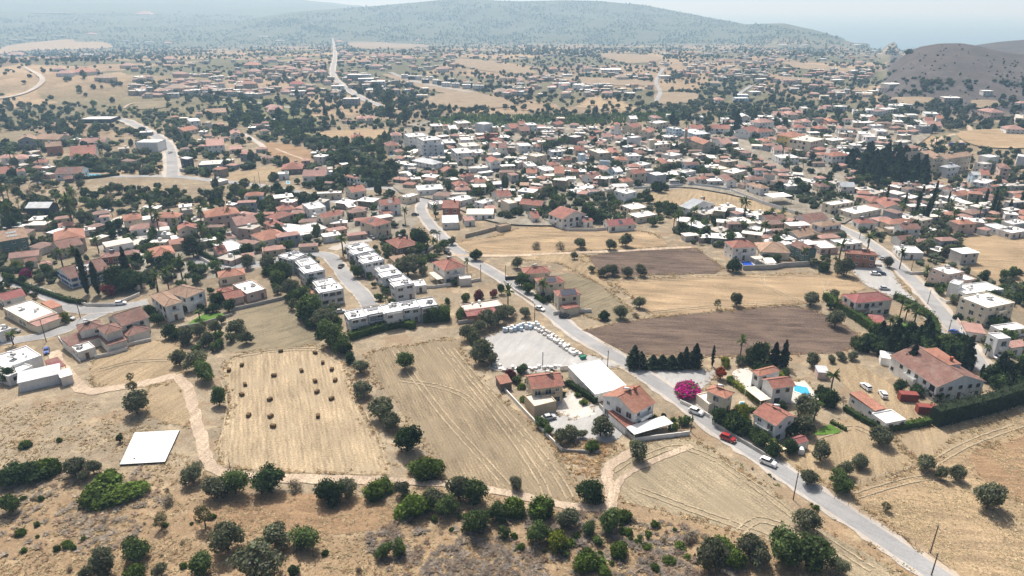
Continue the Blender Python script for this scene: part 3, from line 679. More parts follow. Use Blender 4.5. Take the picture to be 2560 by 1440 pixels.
    for (nx, ny), off, ln in faces:
        wn = Vector((nx * math.cos(ang) - ny * math.sin(ang), nx * math.sin(ang) + ny * math.cos(ang)))
        if wn.dot(cd) < (-.05 if lod == 0 else .12): continue
        if ln < 2.2 or 'X' in ex: continue
        ra = ang + math.atan2(ny, nx) + math.pi / 2
        n = max(1, int(ln / (3.1 if lod == 0 else 3.7))); n = min(n, 12)
        for fl in range(nf):
            for i in range(n):
                if rr.random() < .14: continue
                s = -ln / 2 + ln * (i + .5) / n + rr.uniform(-.25, .25) * (ln / n > 2.6)
                tx, ty = -ny * s + nx * off, nx * s + ny * off
                if fl == 0 and first and i == n // 2 and lod < 2:
                    first = False; ob('door', door_mesh(1.1, 2.15), root, T((tx, ty, .02)), ra); continue
                big = rr.random() < .25
                w, h = ((2.0, 1.9) if big else (1.3, 1.2)) if 'F' not in ex else (2.4, 1.3)
                if fh < 2.6: h = min(h, fh * .5)
                zc = fl * fh + (fh * .56 if not big else fh * .45); zc = min(zc, z - h / 2 - .35)
                if zc - h / 2 < .25: continue
                p = T((tx, ty, zc))
                if lod == 0:
                    wd = ob('window', win_mesh(w, h, style, 'frame'), root, p, ra); ob('pane', win_mesh(w, h, style, 'pane'), wd)
                else: ob('window', win_mesh(w, h, style, 'both'), root, p, ra)
    ta, cb, ct, dc, pv = heater_meshes()
    if 'F' in ex:                                          # white surround frames of the modern terraces
        for (nx, ny), off, ln in faces:
            wn = Vector((nx * math.cos(ang) - ny * math.sin(ang), nx * math.sin(ang) + ny * math.cos(ang)))
            if wn.dot(cd) < .1: continue
            n = max(1, round(ln / 9)); ra = ang + math.atan2(ny, nx) + math.pi / 2
            for i in range(n):
                s = -ln / 2 + ln * (i + .5) / n; hw = min(ln / n * .42, 3.9); fm = MB(); d = .45
                for x0, x1, z0, z1 in ((-hw, hw, z - .75, z - .5), (-hw, hw, z - 3.3, z - 3.05), (-hw, -hw + .25, z - 3.05, z - .75), (hw - .25, hw, z - 3.05, z - .75)): fm.box(x0, x1, -d, -.003, z0, z1, 0, True, True)
                ob('window_surround', fm.mesh('window_surround', [FRAME]), root, T((-ny * s + nx * off, nx * s + ny * off, 0)), ra)
    if 'C' in ex:
        cm = MB(); cm.box(-.4, .4, -.3, .3, 0, 1.7, 0); cm.box(-.48, .48, -.38, .38, 1.7, 1.95, 0, True, True); ob('chimney', cm.mesh('chimney', [BRICKM if wk in 'rw' and roof in 'gv' else WM]), root, T((a * .45, -b * .1, zr - .9)), ang)
    if 'S' in ex:
        for k in range(ex.count('S')):
            x, y = ((rr.uniform(-.6, .6) * a, rr.uniform(-.2, .6) * b) if roof == 'f' else (rr.uniform(-.4, .4) * a, .1 * b)); zz = zr if roof == 'f' else zr - .4
            hn = ob('solar_water_heater', cb, root, T((x, y, zz)), rr.uniform(2.6, 3.6)); ob('tank', ta, hn)
    if 'T' in ex:
        for k in range(ex.count('T')): ob('water_tank', ct, root, T((rr.uniform(-.7, .7) * a, rr.uniform(-.3, .7) * b, zr if roof == 'f' else zr - .6)))
    if 'A' in ex:
        for k in range(2 * ex.count('A')): ob('air_conditioner', dc, root, T((rr.uniform(-.75, .75) * a, rr.uniform(-.6, .7) * b, zr)), rr.uniform(0, 3))
    if 'V' in ex:
        nv = 4 * ex.count('V')
        if roof == 'f':
            for k in range(nv):
                o = ob('solar_panel', pv, root, T((-a * .5 + (k % 6) * 1.08, b * .3 - (k // 6) * 2, zr + .45)), ang); o.rotation_euler = (.3, 0, ang)
        else:
            sl = math.atan2(rise, S)
            rows = 2; cols = max(2, nv // 2)
            for k in range(rows * cols):
                i, j = k % cols, k // cols
                l = (i - (cols - 1) / 2) * 1.08; q = .36 + .3 * j if S > 3.6 else .3 + .38 * j
                if along == 'u': pl = (l, -S * (1 - q), z + rise * q + .1); eu = (sl, 0, ang)
                else:
                    sg = 1 if Vector((math.cos(ang), math.sin(ang))).dot(cd) > 0 else -1
                    pl = (sg * S * (1 - q), l, z + rise * q + .1); eu = (sl, 0, ang + sg * math.pi / 2)
                o = ob('solar_panel', pv, root, T(pl)); o.rotation_euler = eu
    if 'B' in ex and nf >= 2:
        bm_ = MB(); w = min(a * 1.1, 4.5); d = 1.3; zb = (nf - 1) * fh
        bm_.box(-w / 2, w / 2, -d, -.004, zb - .15, zb, 0, True, True)
        bm_.box(-w / 2, w / 2, -d, -d + .1, zb + .003, zb + .9, 0, True); bm_.box(-w / 2, -w / 2 + .1, -d + .103, -.004, zb + .003, zb + .9, 0, True); bm_.box(w / 2 - .1, w / 2, -d + .103, -.004, zb + .003, zb + .9, 0, True)
        ob('balcony', bm_.mesh('balcony', [WM]), root, T((0, -(B if roof == 'f' else b), 0) if roof != 'v' else (-a, 0, 0)), ang if roof != 'v' else ang - math.pi / 2)

RNAME = {'R': 'terracotta', 'O': 'orange', 'B': 'brown', 'T': 'tan', 'P': 'pink', 'K': 'crimson', 'W': 'white', 'C': 'cream', 'G': 'grey', 'D': 'dark', 'S': 'metal', 'L': 'grey'}
WNAME = {'w': 'white', 'c': 'cream', 't': 'tan', 'g': 'grey', 'p': 'pinkish', 'd': 'charcoal', 'b': 'blue', 'y': 'yellow', 'r': 'brick', 'n': 'green', 'm': 'maroon', 'e': 'stone', 'l': 'greyish', 'k': 'umber', 'o': 'off-white'}
LAND = [('hay bale field', 760, 1010), ('bare white slab', 372, 1120), ('gravel stone yard', 1340, 880), ('terraced white villas', 960, 780), ('grey pavilion roof', 1068, 405), ('white four-storey block', 1070, 368),
        ('dark conifer grove', 2210, 430), ('yellow apartment block', 1985, 345), ('stone church', 1745, 355), ('tiled apartment rows', 2330, 395), ('grassy junction', 430, 440), ('white cube house', 365, 365),
        ('blue-shuttered villa', 205, 690), ('orange hip-roofed mansion', 550, 530), ('near ploughed field', 1800, 830), ('small ploughed field', 1630, 655), ('blue pool house', 1850, 640), ('hedged red house', 2165, 765),
        ('big brown-tiled villa', 2330, 920), ('magenta bougainvillea', 1722, 980), ('olive yard', 2110, 1130), ('open olive field', 2450, 1250), ('gravel olive courtyard', 1470, 1075), ('reed-filled river', 1400, 292),
        ('white-blue tower house', 1530, 325), ('light blue house', 1733, 412), ('beige flat block', 1345, 395), ('grey-roofed white house', 1752, 512), ('walled dry plot', 1700, 495), ('cypress pair by road', 235, 720),
        ('grey metal shed', 92, 525), ('red chalet', 205, 385), ('bus on dirt lot', 2390, 363), ('long white hall', 2180, 1015), ('grey stubble field', 1180, 1030), ('long paved drive', 900, 720),
        ('brown-roofed villa', 270, 835), ('tan hip-roofed villa', 455, 750), ('solar roof trio', 1410, 730), ('stepped white house', 2440, 760), ('curving main road', 1085, 560), ('under-construction hall', 235, 298), ('far white terrace row', 1110, 200), ('straight far road', 840, 190), ('purple hill', 2390, 160)]
def relation(px, py, far=False):
    best = None
    for n, x, y in LAND:
        d = abs(px - x) + 2.2 * abs(py - y)
        if d < 6: continue
        if best is None or d < best[0]: best = (d, n, px - x, py - y)
    _, n, dx, dy = best
    w = 'left of' if dx < 0 else 'right of'
    if abs(dy) * 2.0 > abs(dx): w = 'behind' if dy < 0 else 'before'
    return w + ' the ' + n
AUTO = []                                               # (object, base text, relation, px, py) labelled at the end
def house_lines(txt):
    root = None; i = 0
    for ln in txt.strip().splitlines():
        ln = ln.strip()
        if not ln or ln[0] == '#': continue
        lab = None
        if '|' in ln: ln, lab = [q.strip() for q in ln.split('|')]
        add = ln[0] == '+'
        q = ln.lstrip('+ ').split(); t = q[0]
        pts = [tp(t, *[float(c) for c in k.split(',')]) for k in q[1:4]]
        z = float(q[4]); roof, rk, wk = q[5][0], q[5][1], q[5][2]; ex = q[6] if len(q) > 6 else ''
        z *= 1.2 if t in TILE2 else 1.08 if t in 'DEF' else 1
        g0 = at(*pts[1], z)[2] - z; w3 = []
        for p in pts: d = rayd(*p); k_ = (CAMH - g0 - z) / -d[2]; w3.append((d[0] * k_, d[1] * k_, g0 + z))
        g = g0
        py = pts[1][1]; lod = 0 if py > 610 else 1 if py > 430 else 2
        i += 1; rr = random.Random(i * 31 + int(pts[1][0]))
        if t in 'ABC': ex += 'Z'
        if not ex.strip('Z') and roof in 'fhgv' and lod > 0 or ex == '?':
            ex = ''.join(rr.choice(q) for q in (('S', 'S', 'ST', ''), ('B', '', ''), ('A', '', 'C') if roof == 'f' else ('', '', 'C')))
            if roof != 'f': ex = ex.replace('T', '').replace('A', '')
            if t in 'ABC': ex = 'Z'
        if not add:
            cx = sum(p[0] for p in w3) / 3; cy = sum(p[1] for p in w3) / 3
            nm = 'house' if roof != 'k' else 'canopy'
            if lab and ' block' in lab: nm = 'apartment_block'
            if lab and ('shed' in lab or 'hut' in lab or 'hall' in lab): nm = 'outbuilding'
            if lab and 'church' in lab: nm = 'church'
            root = thing(nm, '', {'house': 'house', 'canopy': 'canopy', 'apartment_block': 'building', 'outbuilding': 'shed', 'church': 'church'}[nm], (cx, cy, g), None)
            if lab: root['label'] = lab
            else:
                fl = max(1, round(z / 3.1)); rt = {'f': 'flat', 'h': 'hipped', 'g': 'gabled', 'v': 'gabled', 'm': 'sloping', 'k': 'flat'}[roof]
                s = f"{WNAME[wk]} {'low' if fl == 1 else 'two-storey' if fl == 2 else 'tall'} house with {RNAME[rk]} {rt} roof"
                AUTO.append((root, s, relation(*pts[1]), *pts[1]))
            root['group'] = 'houses of the near hamlet' if py > 600 else 'houses of the village'
        volume(root, (*w3, z, roof, rk, wk, ex, g), lod, rr)

H1 = '''
H 1350,-62 1425,42 1672,12 6.0 gRt SCB | tan two-storey house with red tiled roof and flat-roofed front wing
+ H 1378,80 1447,165 1610,125 3.7 fCt X
+ E 1160,1380 1195,1429 1290,1429 2.6 mOk X
H 1945,90 2190,225 2415,170 6.0 gOw CSB | white house with broad orange gable roof and chimney by the road
+ H 1945,168 2125,318 2175,290 2.7 mRw X
+ H 2115,320 2190,376 2480,292 2.7 kWw
I 188,48 345,112 468,88 6 hOc S | small cream house with orange hip roof beside the magenta bougainvillea
+ I 122,75 215,150 260,100 3 fWc X
I 525,220 715,315 870,245 6 vRw SB | white house with red gable roof and balcony above the red car
1871,926 x
F 508,1335 590,1372 758,1330 6.3 hOw | white villa of two tiled wings beside the long swimming pool
+ I 615,-40 690,38 865,14 6 gRw
+ I 480,30 600,125 672,105 2.8 kCw
I 1190,28 1450,197 1545,190 3.6 mOw | long white hall with flat orange roof and white annex
+ I 1440,212 1535,292 1685,262 3.2 fWw
F 1557,1217 1915,1455 2240,1386 4.9 vBw CCB | big white villa under a wide brown tiled roof, brick chimneys
+ F 1800,1180 1980,1290 2080,1270 7.4 mOw X
F 1215,762 1310,828 1592,803 6 hKo B | pale two-storey house with plain dark red hip roof inside the tall hedge
+ F 1180,818 1300,892 1425,880 2.8 mKo X
+ F 1400,918 1440,995 1535,985 2.5 mKw X
F 1880,558 2000,612 2118,592 6 fWp ST | stepped pinkish flat-roofed house beside the gravel shoulder
+ F 1895,615 2030,668 2210,645 3.4 fWp A
F 2005,697 2130,757 2412,722 3.4 fWw SAT | long white flat-roofed house with rooftop box
+ F 2030,655 2075,690 2112,665 5.6 fWw X
F 2110,775 2290,862 2495,820 7.6 fWc BSTA | cream three-storey flat-roofed house on pillars by the road bend
F 2265,1050 2370,1092 2465,1085 7 fWw B | tall white flat-roofed house beside the line of cypresses
+ F 2440,1120 2470,1160 2600,1140 3.4 mPw
F 2365,985 2400,1035 2590,1010 3 fWw | low white flat-roofed house behind the tall white one
F 2095,975 2130,1037 2260,1030 3 mPo | low house with half pink, half white roof beside the blue car
F 335,368 395,418 580,408 6 hRo SB | off-white two-storey house with red hip roof above the deep blue pool
F 550,375 600,447 815,440 3.4 hTc
F 815,390 930,440 1042,432 5.6 vBn | dark green gabled house with brown roof
F 1185,430 1240,457 1475,472 6 hRr CS | brick-pink house with red roof at the roadside corner
F 1590,395 1650,447 1795,438 3.2 fWw S | single white flat-roofed house across the road from the brick house
F 1590,245 1660,280 1800,275 5.6 gBw S
F 1610,328 1640,362 1755,350 3 gBw
F 1500,212 1560,242 1740,226 3.4 hOc
F 1285,205 1330,235 1470,232 3.2 hRw S
F 1945,215 2080,242 2215,235 5.6 hOp S
F 2250,238 2380,280 2450,262 3.2 fWw
F 2380,270 2470,305 2600,285 3.2 fWo
F 900,172 950,222 1110,200 3.2 gBw
F 1000,228 1050,260 1210,240 6 hTw C | white two-storey house with tan roof and wide tan skirt roof
+ F 880,255 1075,322 1235,292 2.8 hTw X
F 800,295 880,342 1010,315 3.2 gTw
F 600,180 640,215 800,205 3.4 gBw S
F 345,190 460,240 570,225 4 fWc SA
F 30,235 150,268 245,245 3.5 fWw ST
F 500,265 620,300 690,285 3 fWw
F 30,97 70,128 265,88 4.6 vGw | white house with plain grey gable roof facing the walled dry plot
F 1070,75 1130,97 1300,70 5.6 fWc SB
F 1215,120 1300,162 1500,125 3.4 fWc S
F 1450,58 1530,118 1680,128 4.2 vRo
F 1350,40 1420,75 1520,62 3.6 hRc
F 1940,8 2050,32 2170,18 3.4 gOw
F 1120,355 1200,392 1360,375 3 fWw S
F 950,360 1050,418 1170,405 3 fWp
F 665,10 690,42 840,30 5 kWg | tall open carport roof on posts beside the walled dry plot
F 2430,210 2480,240 2600,225 4 fWo
F 2460,20 2490,40 2600,50 3.4 gOw
F 2180,-20 2210,0 2330,-10 3.4 gRw
F 1890,345 1930,365 2040,380 2.6 kSw
F 1985,420 2010,445 2140,435 2.6 kWw
F 520,475 560,500 635,492 2.6 kCw
F 610,488 640,525 705,510 2.6 kWw
F 1008,1300 1030,1340 1085,1335 2.4 mSp X | small block hut with pale roof on the bare lot
F 1490,1190 1500,1230 1590,1230 2.6 mWw X
E 149,496 185,530 330,497 6.40 fWl FSA | rear grey-white terrace row with flat roofs above the paved street
+ E 133,458 169,492 294,463 6.05 fWg FAV
+ E 76,429 112,462 258,430 6.65 fWl FST
+ E 61,391 97,424 221,396 6.20 fWl FVA
E 368,667 412,702 552,675 6.40 fWl FSA | middle grey-white terrace row with flat roofs and white window surrounds
+ E 344,628 388,663 508,640 6.05 fWg FAV
+ E 281,597 324,632 464,605 6.65 fWl FST
+ E 257,558 300,593 421,570 6.20 fWl FVA
E 35,885 75,945 206,923 6.20 fWl FSA | front terrace row with pale roofs facing the stubble field hedge
+ E 166,863 201,915 332,893 5.85 fWg FAV
+ E 298,841 338,901 468,879 6.45 fWl FST
+ E 429,819 464,871 594,849 6.00 fWl FVA
+ E 561,797 601,857 731,835 6.20 fWg FSAA
D 2065,470 2175,502 2240,484 6.20 fWl FSA | rearmost white box villa across the paved street
+ D 2130,452 2225,479 2289,461 5.85 fWg FAV
D 2223,554 2275,603 2405,565 6.00 fWl FSA | middle white box villa across the paved street
+ D 2188,500 2241,549 2352,516 5.65 fWg FAV
D 2340,705 2385,748 2555,715 6.00 fWl FSA | near white box villa with black rooftop panels
+ D 2319,658 2364,700 2510,672 5.65 fWg FAV
+ D 2230,720 2290,780 2340,765 2.6 mOw X
E 682,522 775,588 932,548 6 hRo SB | square house with bright red hip roof beside the terraces
+ E 650,592 722,652 778,632 2.9 kCo
+ E 875,622 890,645 975,640 3.2 fWo X
E 333,362 430,422 588,385 3.6 hRk SC | low dark-walled house with red hip roof beside the big green tree
E 365,490 430,540 582,548 3.2 mTc
E 140,215 265,256 382,222 6 hRc BV | cream two-storey house with faded red hip roof above parked cars
E 300,68 305,102 457,86 6 gRw VC | white two-storey house with red roof at the road curve
+ E 290,145 330,165 390,150 2.8 mRw X
E 775,75 757,120 882,125 6 gRm | maroon-walled block house with red roof
E 760,180 762,230 882,230 3.5 mSo | white-roofed annex below the maroon house
E 1195,55 1260,85 1330,80 6.5 fCc X | cream box house with long red roof wing
+ E 1260,48 1330,88 1500,105 4 gRc
E 1570,157 1655,203 1838,165 5.4 vRw B | big white house with broad red gable roof behind the stubble field
+ E 1780,208 1815,226 1890,215 3 gRw
E 1985,215 2000,255 2200,240 3.2 gKw V | low house with dark red roof carrying a white panel
E 2165,155 2215,190 2365,165 3.2 fWc S
E 2090,95 2170,130 2300,110 3.2 fWc T
E 2040,-12 2130,12 2235,0 7 fWw BS
E 1352,565 1372,612 1572,598 5 hRc S | rearmost of three red-roofed houses in line, no panels
E 1448,640 1478,690 1680,672 5.6 hRc VV | middle of three red-roofed houses in line, eight panels
E 1555,735 1622,782 1798,765 6.2 hRc VVV B | nearest of three red-roofed houses in line, with panels and porch
+ E 1655,850 1668,872 1780,852 3.0 mRc X
E 885,838 930,886 1215,840 3.2 fCp TA | low flat-roofed house with red lean-to beside the stone yard
+ E 935,885 948,925 1168,898 2.6 mKr X
E 540,660 560,700 640,685 3 fWw T
E 1170,238 1190,256 1272,240 3 fTe X
E 910,190 930,215 1000,205 3 mPw
E 860,130 940,165 1140,165 3 mCw
E 1385,152 1430,195 1490,190 3 gRo
E 640,75 690,95 790,80 3.2 fWo
E 820,40 880,70 1010,40 4 fWo S
E 1020,65 1060,85 1150,60 4.5 fWw
E 1120,5 1180,40 1290,30 4 gRo
E 470,20 500,40 590,15 4 fWc T
D 190,86 182,121 362,119 5.4 gSd X | grey metal shed with pale pitched roof on the dirt lot
D 905,180 920,216 1070,206 5.4 hOc S | orange hip-roofed house left of its twin, joined by a terrace
D 1115,160 1135,192 1320,190 5.4 hOc C | orange hip-roofed house right of its twin, dark end bay
D 950,255 960,287 1245,256 3 hPw | low pink-roofed house in front of the orange twins
D 1485,150 1530,192 1790,156 6.2 hOp BC | orange hip-roofed mansion with wide eaves and pinkish walls
D 1300,255 1320,287 1465,270 6 vRc SB | narrow cream house with red gable end and white carport
+ D 1260,310 1280,365 1335,345 2.6 kWw
D 1697,207 1760,252 1925,226 6 gPp SB | pink-walled house with faded pink gable roof
D 1880,315 1950,367 2150,322 3.2 hOo S | low house with bright orange hip roof beside the sandy lane
D 2030,115 2070,142 2200,126 3.4 hRo
D 1990,180 2050,206 2195,162 3.2 hRp
D 1950,226 2030,262 2140,246 3.2 hRp
D 2248,86 2300,127 2420,105 6.5 fWw SAB | tall white box house beside a cypress
D 2345,176 2400,197 2555,162 6 gRc C | cream house with dark red gable roof and porch
D 2180,256 2270,302 2470,280 3.2 fWo S | long low house with white flat roof and grey front wall
+ D 2110,278 2190,330 2320,312 2.8 mWo X
D 1800,10 1815,31 1955,25 6 hOw B
D 2320,-2 2350,12 2540,4 4 fWc SA
D -40,310 -10,372 228,362 6 gTn VVS | dark green house with tan roof and panels at the photo edge
D 395,300 400,372 640,352 6 hOp S | pinkish house with bright orange hip roof and brown wing
+ D 372,388 440,427 650,400 4.4 gBp
D 665,470 740,492 1030,460 3.2 hPm S | low maroon-walled house with faded red hip roof
D 1095,425 1125,488 1305,450 3.4 hOw | small white house with orange hip roof and round tree
D 30,465 60,497 290,470 3 gPc
D 440,575 515,648 820,570 4.4 gBw sVVV | white villa with blue shutters and a row of roof panels
D 15,858 215,967 465,918 3.4 fWc STC | wide cream house with white flat roof and pink skirt canopy
+ D 225,965 280,1000 470,930 2.7 mPc X
D -30,770 15,812 188,762 3 gKw | low white house with dark red roof beside the left street
D 1110,770 1225,856 1375,825 6.2 hTw B | white two-storey villa with tan hip roofs and green lawn
+ D 1215,742 1385,790 1537,732 6.0 hTw B
D 528,1000 585,1043 770,1000 6 hBo S | rambling off-white villa with brown tiled roofs and corner tower
+ D 715,1010 780,1060 928,1022 6.2 hBo X
+ D 790,935 905,1000 1087,915 5.6 gBo
+ D 905,1022 945,1077 1122,1022 3.1 hBo X
+ D 458,1092 520,1147 740,1078 3.2 mBo X
+ D 740,1082 800,1142 945,1100 3.2 mBo X
+ D 532,1150 580,1192 712,1155 3.2 fWo S
D 1730,687 1835,757 1992,725 3.6 fWp ST | low pinkish house with white flat roof beside the weedy plot
+ D 1565,730 1620,757 1740,735 2.8 hRp X
+ D 1635,760 1680,806 1830,780 2.8 gRp X
D 1605,595 1625,642 1830,612 3.4 hOc S | cream house with red hip roof behind the pinkish flat one
D -80,1232 30,1310 330,1228 4 fWw SSA | large white flat-roofed building at the photo's edge
+ D -60,1330 60,1372 270,1302 3.4 fWw T
D -30,1387 130,1422 445,1352 3.2 mSl X | long grey flat shed below the white flat-roofed building
D 430,1342 450,1382 540,1365 3 mWo
D 325,1252 390,1322 500,1300 2.6 kKm
D -60,1010 -10,1042 85,1015 4 fWw S
D 280,815 385,867 437,855 2.7 mOo X
D 165,505 185,532 285,515 2.8 gBo
D 290,526 330,552 390,530 2.8 hPo
D 985,665 1020,687 1085,655 2.8 hOo
D 830,570 870,612 1000,590 3 gBc
D 1580,385 1690,442 1815,400 3.2 fWw S | low white flat-roofed house in a bend below tall palms
D 1645,330 1670,352 1760,335 2.8 hPo
D 1575,420 1620,465 1690,440 2.8 gRo
D 750,385 790,410 990,372 3 mCw
'''
